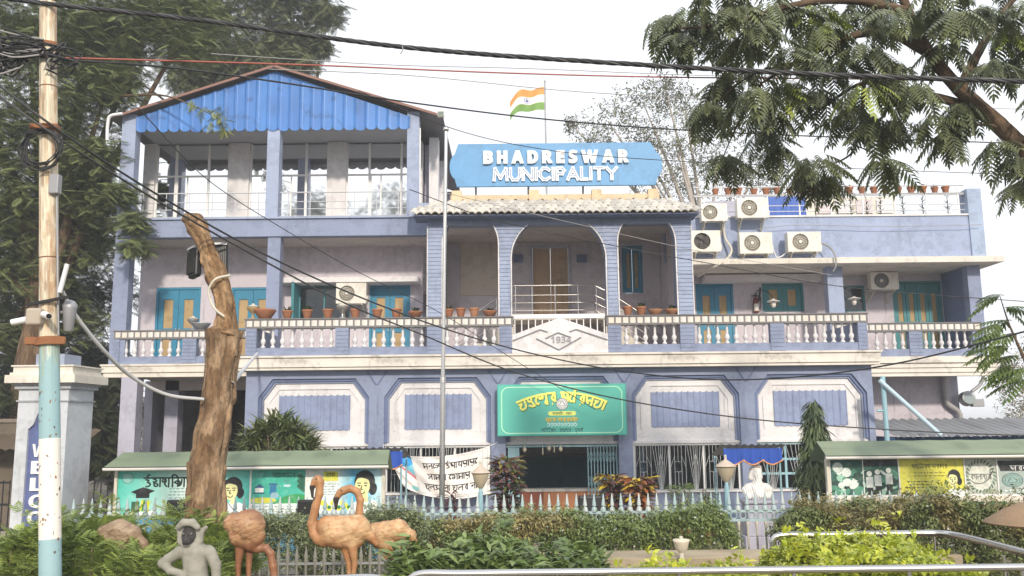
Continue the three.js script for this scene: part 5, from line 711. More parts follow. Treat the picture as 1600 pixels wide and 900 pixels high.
flamingo(10.0, 'russet flamingo statue bending its neck down to the ground', [[[366, 818, 18], [388, 822, 28], [398, 838, 18]], [[378, 836, 22], [392, 846, 16]]], [[390, 850, 11], [402, 857, 7.4], [415, 856, 6.4], [423, 865, 6.2], [427, 886, 6.4], [431, 925, 6.4], [430, 945, 8]], [[428, 950, 8], [420, 962, 5.5], [411, 966, 3]], [[[376, 850, 9], [372, 885, 4.5], [372, 905, 4]], [[388, 852, 8, -0.06], [386, 885, 4.5, -0.06], [386, 905, 4, -0.06]]], tBr, [382, 824, 40]);
flamingo(10.3, 'dull brown flamingo statue half sunk in the feathery hedge', [[[162, 832, 12], [186, 827, 17], [208, 834, 14]], [[170, 838, 14], [196, 842, 14]]], [[212, 838, 9], [224, 850, 8], [228, 870, 8], [230, 900, 8], [231, 930, 9]], [[230, 936, 8], [222, 948, 5], [214, 952, 3]], [[[186, 855, 8], [187, 885, 4.5], [187, 905, 4]], [[194, 855, 8, 0.06], [196, 885, 4.5, 0.06], [196, 905, 4, 0.06]]], tDull, [186, 830, 34]);
// ---------------------------------------------------------------- langur statue
girth = 0.9; slide = -5;
{
  const D = 8.9, b = P(312, 960, D), t = thing('langur_statue', 'grey concrete langur monkey statue with dark face, sitting with hand on hip', 'statue', [b.x, 0.10, -D]);
  const bones = [...chain(D, [[308, 862, 20], [310, 885, 19], [312, 915, 21], [312, 940, 24]]), ...chain(D, [[288, 862, 11], [330, 862, 11]]), ...chain(D, [[305, 856, 12], [304, 840, 11]]), ...chain(D, [[304, 831, 16], [304, 838, 14, 0.03]]), ...chain(D, [[290, 821, 5, 0.085], [297, 815, 6, 0.09], [311, 815, 6, 0.09], [318, 822, 5, 0.085]]), ...chain(D, [[303, 842, 8, 0.10], [303, 846, 7, 0.105]]), ...chain(D, [[288, 830, 5, 0.02], [290, 845, 6, 0.03], [300, 853, 6, 0.05]]), ...chain(D, [[321, 830, 5, 0.02], [318, 845, 6, 0.03], [307, 853, 6, 0.05]]), ...chain(D, [[322, 828, 4], [327, 824, 3.5, 0.01]]), ...chain(D, [[286, 828, 4], [282, 825, 3, 0.01]]),
    ...chain(D, [[284, 864, 10], [268, 874, 8.5], [259, 880, 7.5]]), ...chain(D, [[259, 880, 7.5], [275, 890, 6.5, 0.06], [292, 893, 6, 0.10]]), ...chain(D, [[334, 865, 10], [342, 882, 8.5], [343, 905, 7], [341, 925, 6.5, 0.08]]), ...[0, 1, 2, 3].flatMap((k) => chain(D, [[292, 892 + k * 2.2, 2.6, 0.10 + k * 0.004], [302, 894 + k * 2.2, 2.2, 0.12]])), ...chain(D, [[300, 940, 15], [276, 925, 13, 0.24], [278, 965, 9, 0.30]]), ...chain(D, [[324, 940, 15], [350, 925, 13, 0.24], [346, 965, 9, 0.30]]), ...chain(D, [[278, 968, 8, 0.32], [276, 970, 6, 0.42]]), ...chain(D, [[346, 968, 8, 0.32], [348, 970, 6, 0.42]])];
  const g = figure(bones, 0.006, 0.0075, (x, y, z) => 0.0015 * (noise3(x * 70, y * 70, z * 70, 4) - 0.5)), fc = P(299, 835, D), e1 = P(293, 832, D), e2 = P(305, 832, D), mo = P(298, 848, D);
  paint(g, (x, y, z) => { const dx = (x - fc.x) / M(11, D), dy = (y - fc.y) / M(14, D), n = noise3(x * 30, y * 30, z * 30, 6), q = noise3(x * 8, y * 8, z * 8, 7), k = 0.85 + 0.22 * n - 0.15 * sm(0.55, 0.8, q); return z > -D + 0.055 && dx * dx + dy * dy < 1 ? [0.045, 0.043, 0.042] : [0.315 * k, 0.30 * k, 0.25 * k]; });
  wpart(t, 'body', g, mat(0xffffff, 0.85, { vertexColors: true, bumpMap: fineBump, bumpScale: 0.004 }));
  for (const e of [e1, e2]) wpart(t, 'eye', new THREE.SphereGeometry(0.012, 8, 6).translate(e.x, e.y, -D + 0.108), mat([0.16, 0.14, 0.12], 0.3));
  wpart(t, 'nose', rbx(fc.x - 0.012, fc.x + 0.008, fc.y - 0.05, fc.y + 0.02, -D + 0.11, -D + 0.148, 0.008), mat([0.06, 0.058, 0.056], 0.7)); wpart(t, 'mouth', bx(mo.x - 0.03, mo.x + 0.03, mo.y + 0.012, mo.y + 0.018, -D + 0.12, -D + 0.158), MT.black);
  wpart(t, 'tail', tube([[b.x, 0.5, -D - 0.12], [b.x + 0.18, 0.4, -D - 0.2], [b.x + 0.28, 0.15, -D - 0.15]], 0.025, 8), mat([0.40, 0.37, 0.31], 0.9)); wpart(t, 'seat_block', rbx(b.x - 0.28, b.x + 0.28, 0.08, 0.48, -D - 0.25, -D + 0.2, 0.03), MT.concrete);
}
// ---------------------------------------------------------------- white bust under its blue canopy
{
  const D = 18.6, p = P(1184, 782, D), t = thing('portrait_bust', 'white plaster bust of a long-bearded man under the blue canopy', 'statue', [p.x, 0, -D]), y = p.y + 0.02;
  const bones = [[-0.17, 0.12, 0, 0.11, 0.17, 0.12, 0, 0.11], [0, 0.02, 0.02, 0.17, 0, 0.14, 0.02, 0.15], [0, 0.2, 0, 0.08, 0.01, 0.36, 0.01, 0.075], [0.01, 0.42, 0.01, 0.095, 0.01, 0.49, 0.0, 0.09], [-0.07, 0.5, -0.03, 0.06, -0.115, 0.34, -0.04, 0.055], [0.07, 0.5, -0.05, 0.055, 0.09, 0.34, -0.06, 0.05], [-0.03, 0.56, 0.0, 0.05, 0.06, 0.55, 0.0, 0.05], [0.035, 0.37, 0.09, 0.055, 0.03, 0.2, 0.13, 0.03], [0.03, 0.37, 0.08, 0.045, -0.02, 0.27, 0.1, 0.035], [0.035, 0.455, 0.098, 0.016, 0.045, 0.42, 0.125, 0.02], [-0.005, 0.475, 0.09, 0.018, 0.075, 0.475, 0.08, 0.018], [-0.26, 0.1, 0.0, 0.06, -0.2, -0.02, 0.03, 0.08], [0.26, 0.1, 0.0, 0.06, 0.2, -0.02, 0.03, 0.08], [-0.1, 0.16, 0.12, 0.03, 0.0, -0.02, 0.18, 0.03], [0.1, 0.16, 0.12, 0.03, 0.05, -0.02, 0.18, 0.03]];
  part(t, 'bust', figure(bones, 0.014, 0.009, (x, yy, z) => (yy < 0.4 && z > 0.04 ? 0.005 * Math.sin(x * 150 + yy * 30) : 0)), mat([0.80, 0.78, 0.75], 0.5), [0, y + 0.1, 0]);
  part(t, 'hair_cap', new THREE.SphereGeometry(0.115, 16, 8, 0, 6.3, 0, 1.1), mat([0.42, 0.36, 0.30], 0.7), [0.012, y + 0.588, -0.012]);
  part(t, 'pedestal', merge([rbx(-0.36, 0.36, 0, 0.25, -0.3, 0.3, 0.02), rbx(-0.28, 0.28, 0.25, y - 0.06, -0.24, 0.24, 0.02), rbx(-0.34, 0.34, y - 0.06, y + 0.001, -0.3, 0.3, 0.015)]), MT.lilac);
}
function fabricCanopy(u0, u1, v0, v1, D, label) {
  const x0 = X(u0, D, v0), x1 = X(u1, D, v0), y1 = Y(v0, D, (u0 + u1) / 2), y0 = Y(v1, D, (u0 + u1) / 2), w = x1 - x0, t = thing('fabric_canopy', label, 'canopy', [(x0 + x1) / 2, 0, -D], 'blue scalloped canopies');
  const n = 3, sc = (f) => Math.abs(Math.sin(Math.PI * f * n)), wav = (f) => 0.03 * Math.sin(f * 40);
  part(t, 'valance', grid(48, 6, (u, v) => [(u - 0.5) * w, y0 + 0.09 - 0.09 * sc(u) * (1 - v) + v * (y1 - y0 - 0.11), wav(u) * (1 - v * 0.7)]), mat([0.03, 0.09, 0.42], 0.85));
  part(t, 'orange_trim', tube(Array.from({ length: 49 }, (_, i) => [(i / 48 - 0.5) * w, y0 + 0.09 - 0.09 * sc(i / 48), wav(i / 48) + 0.006]), 0.016, 6, 140), mat([0.72, 0.33, 0.14], 0.8));
  part(t, 'tin_roof', sheetGeo(-w / 2 - 0.08, w / 2 + 0.08, () => 0, () => -1.0, (x) => 0.016 * Math.sin(x * 42), 60, 0).rotateX(Math.PI / 2 - 0.25).translate(0, y1 + 0.06, 0.1).scale(1, 1, 1), MT.greyMetal).position.z = 0;
  for (const s of [-1, 1]) for (const dz of [-0.02, -0.95]) part(t, 'post', rod([s * w * 0.47, 0, dz - 0.03], [s * w * 0.47, y1 + (dz < -0.5 ? -0.2 : 0), dz - 0.03], 0.02), MT.lightBlue);
}
fabricCanopy(1130, 1221, 699, 726, 18.4, 'blue canopy with orange scalloped edge over the white bust'); fabricCanopy(545, 629, 704, 733, 18.9, 'blue scalloped canopy half hidden behind the poster shelter');
// ---------------------------------------------------------------- poster shelters
function womanHead(c, x, y, s, bg) { // a simple drawn portrait in two tones
  c.save(); c.translate(x, y); c.scale(s, s); c.fillStyle = '#17191c'; c.beginPath(); c.ellipse(4, -14, 44, 50, 0.1, 0, 7); c.fill(); c.beginPath(); c.ellipse(40, 18, 16, 26, 0.2, 0, 7); c.fill(); c.fillStyle = '#e9e7a6'; c.beginPath(); c.ellipse(-6, 6, 32, 44, 0.08, 0, 7); c.fill(); c.fillRect(-8, 40, 26, 34); c.fillStyle = '#17191c'; c.beginPath(); c.moveTo(-40, -20); c.quadraticCurveTo(-10, -44, 32, -14); c.lineTo(36, -42); c.lineTo(-30, -50); c.fill(); c.lineWidth = 4; c.strokeStyle = '#2b2a22'; for (const dx of [-20, 8]) { c.beginPath(); c.moveTo(dx - 8, -8); c.lineTo(dx + 8, -8); c.stroke(); c.fillRect(dx - 5, 0, 10, 5); } c.beginPath(); c.moveTo(-8, 2); c.lineTo(-12, 18); c.lineTo(-4, 20); c.stroke(); c.beginPath(); c.arc(-8, 24, 13, 0.3, 2.7); c.stroke(); c.fillStyle = '#eef1ee'; c.beginPath(); c.moveTo(-70, 120); c.quadraticCurveTo(-50, 66, -8, 64); c.lineTo(12, 78); c.lineTo(30, 62); c.quadraticCurveTo(70, 70, 84, 120); c.fill(); c.strokeStyle = '#3a4a55'; c.lineWidth = 3; c.beginPath(); c.moveTo(-16, 66); c.lineTo(26, 120); c.stroke(); c.restore();
}
const weather = (c, w, h, seed) => { const r = rng(seed); for (let k = 0; k < 260; k++) { c.globalAlpha = 0.04 + 0.10 * r(); c.fillStyle = ['#f4f1e6', '#cfd6cf', '#5d6a62', '#8a7f68'][Math.floor(r() * 4)]; c.beginPath(); c.ellipse(r() * w, r() * h, 2 + r() * 26, 2 + r() * 12, r() * 3, 0, 7); c.fill(); } c.globalAlpha = 0.35; for (let k = 0; k < 14; k++) { c.strokeStyle = r() > 0.5 ? '#f2f0ea' : '#6d766f'; c.lineWidth = 0.6 + r(); c.beginPath(); let x = r() * w, y = r() * h; c.moveTo(x, y); for (let q = 0; q < 4; q++) { x += (r() - 0.5) * 70; y += (r() - 0.3) * 40; c.lineTo(x, y); } c.stroke(); } c.globalAlpha = 1; };
const lines = (c, x0, x1, y, n, gap, ink, h = 4, seed = 1) => { const r = rng(seed); c.fillStyle = ink; for (let k = 0; k < n; k++) { let x = x0 + r() * 20; const e = x1 - r() * 40; while (x < e) { const w = 8 + r() * 22; c.fillRect(x, y + k * gap, Math.min(w, e - x), h); c.fillRect(x + w * 0.3, y + k * gap + h, w * 0.3, h * 0.9); x += w + 5; } } };
function shelter(plinth, label, x0, x1, D, eave, posters, yb) {
  const t = thing('poster_shelter', label, 'poster board', [(x0 + x1) / 2, 0, -D]), by1 = eave - 0.06;
  wpart(t, 'back_board', bx(x0 + 0.05, x1 - 0.05, yb - 0.05, eave + 0.1, -D - 0.08, -D - 0.02), MT.whiteMetal);
  wpart(t, 'plinth_wall', bx(x0 + 0.05, x1 - 0.05, 0, yb - 0.051, -D - 0.16, -D - 0.01), plinth);
  for (const x of [x0 + 0.03, x1 - 0.09]) wpart(t, 'post', bx(x, x + 0.06, 0, eave, -D - 0.07, -D + 0.03), MT.ivory);
  wpart(t, 'roof', grid(20, 4, (u, v) => [x0 - 0.06 + v * 0.06 + u * (x1 - x0 + 0.12 - v * 0.12), eave + 0.07 + v * 0.26 + 0.006 * Math.sin(u * 60), -D + 0.32 - v * 0.7]), mat([0.25, 0.32, 0.22], 0.6, { map: grimeMap }));
  wpart(t, 'roof_back', grid(4, 1, (u, v) => [x0 + u * (x1 - x0), eave + 0.33 - v * 0.4, -D - 0.38 - v * 0.5]), mat([0.22, 0.29, 0.20], 0.6));
  wpart(t, 'eave_tube', rod([x0 - 0.07, eave + 0.035, -D + 0.31], [x1 + 0.07, eave + 0.035, -D + 0.31], 0.032, 0.032, 12), MT.tile);
  wpart(t, 'eave_line', bx(x0 - 0.06, x1 + 0.06, eave + 0.062, eave + 0.075, -D + 0.25, -D + 0.335), MT.blackMatte);
  for (const [a, b, y0, y1, w, h, draw] of posters) { const g = wpart(t, 'poster', face(a, b, y0, y1, -D - 0.014), mat(0xffffff, 0.5, { map: canvasTex(w, h, (c, cw, ch) => { draw(c, cw, ch); weather(c, cw, ch, Math.round(a * 100) + 900); }) })); }
  for (const [a] of posters.slice(1)) wpart(t, 'divider', bx(a - 0.02, a + 0.005, yb, eave - 0.02, -D - 0.016, -D + 0.004), MT.whiteMetal);
  return t;
}
{
  const D = 17.5, x = (u) => X(u, D, 770), eave = 1.72, yb = Y(803, D, 400), y1 = eave - 0.02;
  shelter(mat([0.10, 0.33, 0.55], 0.7, { map: grimeMap }), 'long green-roofed shelter of teal posters with a graduation cap and portraits', x(176), x(604), D, eave, [
    [x(182), x(389), yb, y1, 768, 272, (c, w, h) => { const g = c.createLinearGradient(0, 0, w, h); g.addColorStop(0, '#3fb6a4'); g.addColorStop(0.5, '#dff2ea'); g.addColorStop(1, '#3db7a8'); c.fillStyle = g; c.fillRect(0, 0, w, h); emblem(c, 60, 44, 34, '#2d6e68', '#9ed8cd'); bnText(c, 'u_ cc sh i kkh aa y', 300, 44, 56, '#0d1f1e', 0.17); lines(c, 290, 560, 110, 8, 19, '#4a6a66', 3, 3);
      c.fillStyle = '#14554f'; c.fillRect(88, 190, 46, 62); c.fillStyle = '#d6d838'; c.save(); c.translate(160, 220); c.rotate(0.15); c.fillRect(-20, -40, 52, 70); c.fillStyle = '#2f7f3f'; c.fillRect(-8, -40, 10, 70); c.restore(); c.fillStyle = '#17191c'; c.beginPath(); c.moveTo(80, 130); c.lineTo(152, 100); c.lineTo(222, 124); c.lineTo(150, 158); c.fill(); c.fillRect(112, 140, 78, 28); c.fillStyle = '#eceee8'; c.beginPath(); c.moveTo(50, 236); c.quadraticCurveTo(120, 270, 235, 238); c.lineTo(200, 272); c.lineTo(90, 272); c.fill(); womanHead(c, 668, 122, 1.25); }],
    [x(392), x(476), yb, y1, 320, 272, (c, w, h) => { c.fillStyle = '#eef3f1'; c.fillRect(0, 0, w, h); c.fillStyle = '#3cb39c'; c.fillRect(0, 0, w, 210); emblem(c, 60, 30, 24, '#1d6d5e', '#5cc4ae'); bnText(c, 'n dr aa l s m n', 190, 22, 26, '#14574c', 0.15); c.fillStyle = '#2f9a54'; c.beginPath(); c.moveTo(130, 210); c.quadraticCurveTo(230, 130, w, 160); c.lineTo(w, 210); c.fill(); c.fillStyle = '#d9d33c'; c.beginPath(); c.ellipse(70, 190, 80, 18, 0, 0, 7); c.fill(); c.fillStyle = '#2473a0'; c.fillRect(110, 90, 40, 76); c.fillStyle = '#1b5a86'; c.fillRect(104, 84, 52, 10); c.fillStyle = '#f0efe6'; c.fillRect(24, 110, 50, 30); c.fillStyle = '#1a4a78'; c.beginPath(); c.moveTo(18, 112); c.lineTo(48, 86); c.lineTo(80, 112); c.fill(); c.fillRect(10, 140, 70, 8); c.fillStyle = '#8fb5c0'; c.beginPath(); c.ellipse(140, 160, 26, 20, 0, 0, 7); c.fill(); c.fillStyle = '#1d5c46'; for (let k = 0; k < 12; k++) { c.beginPath(); c.arc(286 + (k % 4) * 10, 40 + k * 8, 14, 0, 7); c.fill(); } c.fillStyle = '#c9e8f2'; c.beginPath(); c.ellipse(214, 100, 22, 8, 0, 0, 7); c.fill(); lines(c, 30, 290, 224, 2, 20, '#8fb3ad', 4, 9); }],
    [x(479), x(601), yb, y1, 480, 272, (c, w, h) => { const g = c.createLinearGradient(0, 0, w, 0); g.addColorStop(0, '#e6ebe4'); g.addColorStop(0.4, '#dbe9ea'); g.addColorStop(0.6, '#4fb0d8'); g.addColorStop(1, '#dff1f3'); c.fillStyle = g; c.fillRect(0, 0, w, h); c.fillStyle = '#d9d74a'; c.fillRect(100, 14, 90, 60); bnText(c, 'bh aa t aa', 145, 24, 22, '#4c4a20', 0.14); lines(c, 90, 200, 90, 5, 16, '#7e8c8a', 3, 12); c.fillStyle = '#e5dd3e'; for (let k = 0; k < 9; k++) { c.beginPath(); c.arc(100 + k * 20, 210 + (k % 3) * 16, 16, 0, 7); c.fill(); } c.fillStyle = '#2b7d4a'; for (let k = 0; k < 6; k++) { c.beginPath(); c.arc(110 + k * 30, 236, 11, 0, 7); c.fill(); } c.fillStyle = '#2b2f33'; c.beginPath(); c.ellipse(60, 190, 22, 10, 0.5, 0, 7); c.fill(); womanHead(c, 350, 100, 1.45); }],
  ], yb);
}
{
  const D = 17.5, x = (u) => X(u, D, 760), eave = 1.80, yb = Y(773, D, 1400), y1 = eave - 0.02;
  const rs = shelter(MT.cream, 'long green-roofed shelter of posters with a yellow panel beside the drooping evergreen', x(1290), x(1800), D, eave, [
    [x(1300), x(1405), yb, y1, 420, 224, (c, w, h) => { c.fillStyle = '#24584c'; c.fillRect(0, 0, w, h); const r = rng(21); for (let k = 0; k < 70; k++) { c.fillStyle = ['#dfe9e2', '#9cc9b3', '#1b4238', '#4d8f76', '#12302a'][Math.floor(r() * 5)]; c.beginPath(); c.ellipse(r() * w, 70 + r() * 160, 8 + r() * 22, 14 + r() * 30, r() * 3, 0, 7); c.fill(); } c.fillStyle = '#1a1f1f'; c.fillRect(206, 0, w, 40); c.fillStyle = '#e9ece6'; for (const [a, b] of [[240, 90], [292, 80], [362, 70]]) { c.beginPath(); c.arc(a, b, 17, 0, 7); c.fill(); c.fillRect(a - 22, b + 20, 44, 70); c.fillStyle = '#17201f'; c.fillRect(a - 18, b + 88, 38, 50); c.fillStyle = '#e9ece6'; } c.fillRect(200, 0, 6, h); emblem(c, 44, 48, 34, '#8aa39a', '#e1e8e2'); }],
    [x(1407), x(1508), yb, y1, 420, 224, (c, w, h) => { c.fillStyle = '#ded94e'; c.fillRect(0, 0, w, h); bnText(c, 'p sh i m b ng'.replace(' ng', ' g') + ' sp s r k aa r', 200, 34, 26, '#5b591c', 0.14); lines(c, 80, 330, 84, 2, 20, '#77742a', 4, 31); lines(c, 36, 220, 140, 3, 18, '#3d3c16', 5, 33); lines(c, 36, 260, 196, 1, 16, '#77742a', 4, 34); womanHead(c, 352, 128, 0.95); }],
    [x(1510), x(1559), yb, y1, 220, 224, (c, w, h) => { c.fillStyle = '#b9c0b3'; c.fillRect(0, 0, w, h); const r = rng(41); c.fillStyle = '#41614d'; for (let k = 0; k < 26; k++) { const a = k / 26 * 6.28; c.beginPath(); c.ellipse(w / 2 + Math.cos(a) * 98, h / 2 + Math.sin(a) * 96, 15, 6, a + r(), 0, 7); c.fill(); } c.fillStyle = '#dcdfd3'; c.beginPath(); c.arc(w / 2, h / 2 + 6, 82, 0, 7); c.fill(); c.strokeStyle = '#2b2d2b'; c.lineWidth = 5; bnText(c, 'b ng l aa sh r ii'.replace(' ng', ' g'), w / 2, 100, 32, '#232523', 0.13); c.beginPath(); c.moveTo(30, 130); c.bezierCurveTo(70, 180, 150, 170, 190, 90); c.stroke(); c.beginPath(); c.arc(186, 78, 10, 0, 7); c.stroke(); }],
    [x(1561), x(1795), yb, y1, 640, 224, (c, w, h) => { c.fillStyle = '#aab8b2'; c.fillRect(0, 0, w, h); c.fillStyle = '#22262a'; c.beginPath(); c.moveTo(0, 16); c.lineTo(w, 10); c.lineTo(w, 80); c.lineTo(14, 82); c.fill(); bnText(c, 's r k aa r ii sp p r k l p', 190, 48, 30, '#e8ebe8', 0.14); emblem(c, 62, 140, 46, '#4d6a68', '#93b1ab'); lines(c, 20, 130, 200, 1, 18, '#e4eae6', 6, 51); lines(c, 140, 560, 140, 4, 20, '#31403f', 5, 52); }],
  ], yb);
  const gt = rbx(-0.09, 0.09, -0.055, 0.055, -0.006, 0.006, 0.004, 1), gm = mat([0.03, 0.20, 0.12], 0.3); for (let k = 0; k < 14; k++) for (let j = 0; j < 3; j++) wput(rs, 'wall_tile', gt, gm, [x(1322) + k * 0.23 + (j % 2) * 0.115, yb - 0.2 - j * 0.14, -D + 0.0]);
}
// ---------------------------------------------------------------- gate pillar with WELCOME
{
  const D = 17.0, x0 = X(27, D, 650), x1 = X(105, D, 650), z1 = -D, z0 = -D - 1.02, top = Y(606, D, 70), t = thing('gate_pillar', 'pale blue gate pillar with moulded cap and white letters spelling WELCOME down its front', 'pillar', [(x0 + x1) / 2, 0, (z0 + z1) / 2]);
  const px0 = x0 + 0.22, px1 = x1 - 0.22, py1 = top - 0.42, s = poly([[x0, 0], [x1, 0], [x1, top - 0.02], [x0, top - 0.02]]), hp = [[px0, 0.12]]; hp.push([px0, py1 - 0.36]); for (let k = 0; k <= 6; k++) hp.push([px0 + 0.06 + 0.14 * k / 6, py1 - 0.3 + 0.26 * (1 - Math.cos(Math.PI * k / 6)) / 2]); hp.push([px0 + 0.22, py1], [px1 - 0.22, py1]); for (let k = 6; k >= 0; k--) hp.push([px1 - 0.06 - 0.14 * k / 6, py1 - 0.3 + 0.26 * (1 - Math.cos(Math.PI * k / 6)) / 2]); hp.push([px1, py1 - 0.36], [px1, 0.12]); hole(s, hp);
  const sm2 = plaster([0.62, 0.66, 0.72]); wpart(t, 'front_face', ext(s, 0.08, z1 - 0.08), sm2); wpart(t, 'shaft', bx(x0, x1, 0, top - 0.02, z0, z1 - 0.081), sm2); wpart(t, 'recess_panel', bx(px0 - 0.01, px1 + 0.01, 0.11, py1 + 0.01, z1 - 0.08, z1 - 0.06), plaster([0.13, 0.17, 0.38]));
  const stp = [[-0.26, -0.23, 0.03], [-0.02, 0.05, 0.06], [0.051, 0.09, 0.10], [0.091, 0.24, 0.19], [0.241, 0.29, 0.13], [0.291, 0.40, 0.09], [0.401, 0.43, 0.12]]; for (const [a, b, o] of stp) wpart(t, 'cap_moulding', bx(x0 - o, x1 + o, top + a, top + b, z0 - o, z1 + o), a > 0.08 ? MT.cream : plaster([0.45, 0.47, 0.52]));
  wpart(t, 'top_block', bx(x0 + 0.2, x1 - 0.2, top + 0.431, top + 0.66, z0 + 0.2, z1 - 0.15), plaster([0.33, 0.38, 0.5]));
  const wm = mat([0.82, 0.82, 0.80], 0.5); [...'WELCOME'].forEach((c, k) => { const g = new TextGeometry(c, { font, size: 0.24, depth: 0.03, curveSegments: 5 }); g.computeBoundingBox(); const b = g.boundingBox; g.translate(-(b.min.x + b.max.x) / 2, 0, 0); g.scale(0.28 / (b.max.x - b.min.x), 1, 1); wpart(t, 'letter', g.translate((x0 + x1) / 2 - 0.02, Y(714 + k * 26.5, D, 60), z1 - 0.055), wm); });
}
// iron gates beside it
function ironGate(x0, x1, D, label) { const t = thing('iron_gate', label, 'gate', [(x0 + x1) / 2, 0, -D], 'black iron gates'); for (const y of [0.15, 0.62, 1.09, 1.5]) wpart(t, 'rail', bx(x0, x1, y, y + 0.04, -D - 0.02, -D + 0.02), MT.black); const n = Math.max(2, Math.round((x1 - x0) / 0.13)); for (let k = 0; k <= n; k++) wpart(t, 'bar', rod([x0 + (x1 - x0) * k / n, 0.02, -D], [x0 + (x1 - x0) * k / n, 1.56, -D], 0.012, 0.012, 6), MT.black); }
ironGate(X(146, 17.6, 780), X(178, 17.6, 780), 17.6, 'black iron gate leaf between welcome pillar and poster shelter'); ironGate(X(-90, 17.3, 780), X(14, 17.3, 780), 17.3, 'black iron gate leaf on the outer side of the welcome pillar');
// ---------------------------------------------------------------- spear-topped fence
{
  const D = 15.5, x0 = X(108, D, 800), x1 = X(1440, D, 790), t = thing('spear_fence', 'pale blue cast fence with spear tops and a ring band on a low wall', 'fence', [(x0 + x1) / 2, 0, -D]), yr = 1.03, yl = 0.88;
  wpart(t, 'top_rail', bx(x0, x1, yr - 0.02, yr + 0.02, -D - 0.025, -D + 0.025), MT.paleFence); wpart(t, 'lower_rail', bx(x0, x1, yl - 0.02, yl + 0.02, -D - 0.025, -D + 0.025), MT.paleFence); wpart(t, 'foot_rail', bx(x0, x1, 0.36, 0.39, -D - 0.02, -D + 0.02), MT.ivory); wpart(t, 'plinth_wall', rbx(x0, x1, 0, 0.30, -D - 0.12, -D + 0.12, 0.02), MT.cream);
  const spear = lathe([[0.001, 0.30], [0.008, 0.29], [0.036, 0.10], [0.03, 0.09], [0.02, 0.085], [0.02, 0.075], [0.04, 0.06], [0.055, 0.0], [0.04, -0.02], [0.001, -0.02]], 10), leg = lathe([[0.001, 0.56], [0.026, 0.56], [0.03, 0.52], [0.02, 0.48], [0.017, 0.02], [0.024, 0], [0.001, 0]], 8), ring = new THREE.TorusGeometry(0.052, 0.013, 6, 16), n = Math.round((x1 - x0) / 0.153), r = rng(61), paler = [MT.paleFence, mat([0.46, 0.59, 0.64], 0.5, { map: grimeMap }), mat([0.56, 0.65, 0.68], 0.55, { map: grimeMap })];
  for (let k = 0; k < n; k++) { const x = x0 + (k + 0.5) * 0.153, sp = wput(t, 'spear', spear, paler[Math.floor(r() * 3)], [x, yr + 0.02, -D], [(r() - 0.5) * 0.05, 0, (r() - 0.5) * 0.06]); wput(t, 'picket_leg', leg, MT.ivory, [x, 0.30, -D]); wput(t, 'ring', ring, MT.paleFence, [x + 0.0765, (yr + yl) / 2, -D]); }
}
function postLamp(u, v, D, label) { // tapered lantern on a pale blue post
  const p = P(u, v, D), t = thing('post_lamp', label, 'lamp', [p.x, 0, -D], 'lantern posts along the fence'), h = p.y; part(t, 'post', lathe([[0.001, 0], [0.09, 0], [0.09, 0.3], [0.05, 0.36], [0.042, h - 0.08], [0.03, h - 0.06], [0.03, h], [0.001, h]], 14), MT.lightBlue); part(t, 'shade', lathe([[0.03, h - 0.02], [0.07, h + 0.02], [0.13, h + 0.12], [0.17, h + 0.25], [0.16, h + 0.25], [0.12, h + 0.12], [0.03, h + 0.02]], 6), mat([0.50, 0.42, 0.30], 0.35)); part(t, 'cap', lathe([[0.001, h + 0.42], [0.02, h + 0.42], [0.025, h + 0.37], [0.09, h + 0.33], [0.19, h + 0.26], [0.19, h + 0.245], [0.001, h + 0.25]], 6), mat([0.55, 0.45, 0.36], 0.5)); part(t, 'finial', new THREE.SphereGeometry(0.025, 8, 6).translate(0, h + 0.43, 0), MT.ivory);
}
postLamp(751, 762, 15.75, 'lantern on a pale blue post before the white cloth banner'); postLamp(1135, 752, 15.75, 'lantern on a pale blue post beside the white bust');
// floodlights on the fence, chair, bollard, umbrella
for (const [u, l] of [[276, 'black floodlight on the fence beside the dead trunk'], [480, 'black floodlight on the fence beside the straight-necked flamingo']]) { const p = P(u, 795, 15.2), t = thing('fence_floodlight', l, 'floodlight', [p.x, p.y, p.z]); part(t, 'housing', rbx(-0.16, 0.16, -0.11, 0.15, -0.05, 0.05, 0.03), MT.black); part(t, 'bracket', merge([bar([-0.18, 0, -0.02], [-0.18, -0.12, -0.05], 0.02), bar([0.18, 0, -0.02], [0.18, -0.12, -0.05], 0.02), bar([-0.18, -0.13, -0.05], [0.18, -0.13, -0.05], 0.02), bar([0, -0.13, -0.05], [0, -0.13, -0.28], 0.03)]), MT.black); part(t, 'cooling_fins', merge([0, 1, 2, 3, 4, 5].map((k) => bx(-0.14 + k * 0.05, -0.13 + k * 0.05, -0.09, 0.13, 0.051, 0.07))), MT.blackMatte); }
{ const p = P(921, 791, 19.5), t = thing('office_chair', 'black padded office chair standing with its back to the gate', 'chair', [p.x, 0, -19.5]); part(t, 'backrest', rbx(-0.26, 0.26, 0.52, 1.02, 0.2, 0.3, 0.06, 3), MT.black); part(t, 'seat', rbx(-0.27, 0.27, 0.42, 0.52, -0.3, 0.22, 0.04, 3), MT.black); for (const s of [-1, 1]) part(t, 'armrest', tube([[s * 0.28, 0.46, 0.1], [s * 0.31, 0.66, 0.12], [s * 0.31, 0.68, -0.2], [s * 0.28, 0.46, -0.2]], 0.02, 6), MT.blackMatte); part(t, 'stem', rod([0, 0.1, 0], [0, 0.42, 0], 0.03), MT.greyMetal); for (let k = 0; k < 5; k++) part(t, 'base_arm', bar([0, 0.1, 0], [0.28 * Math.cos(k * 1.2566), 0.04, 0.28 * Math.sin(k * 1.2566)], 0.04), MT.blackMatte); }
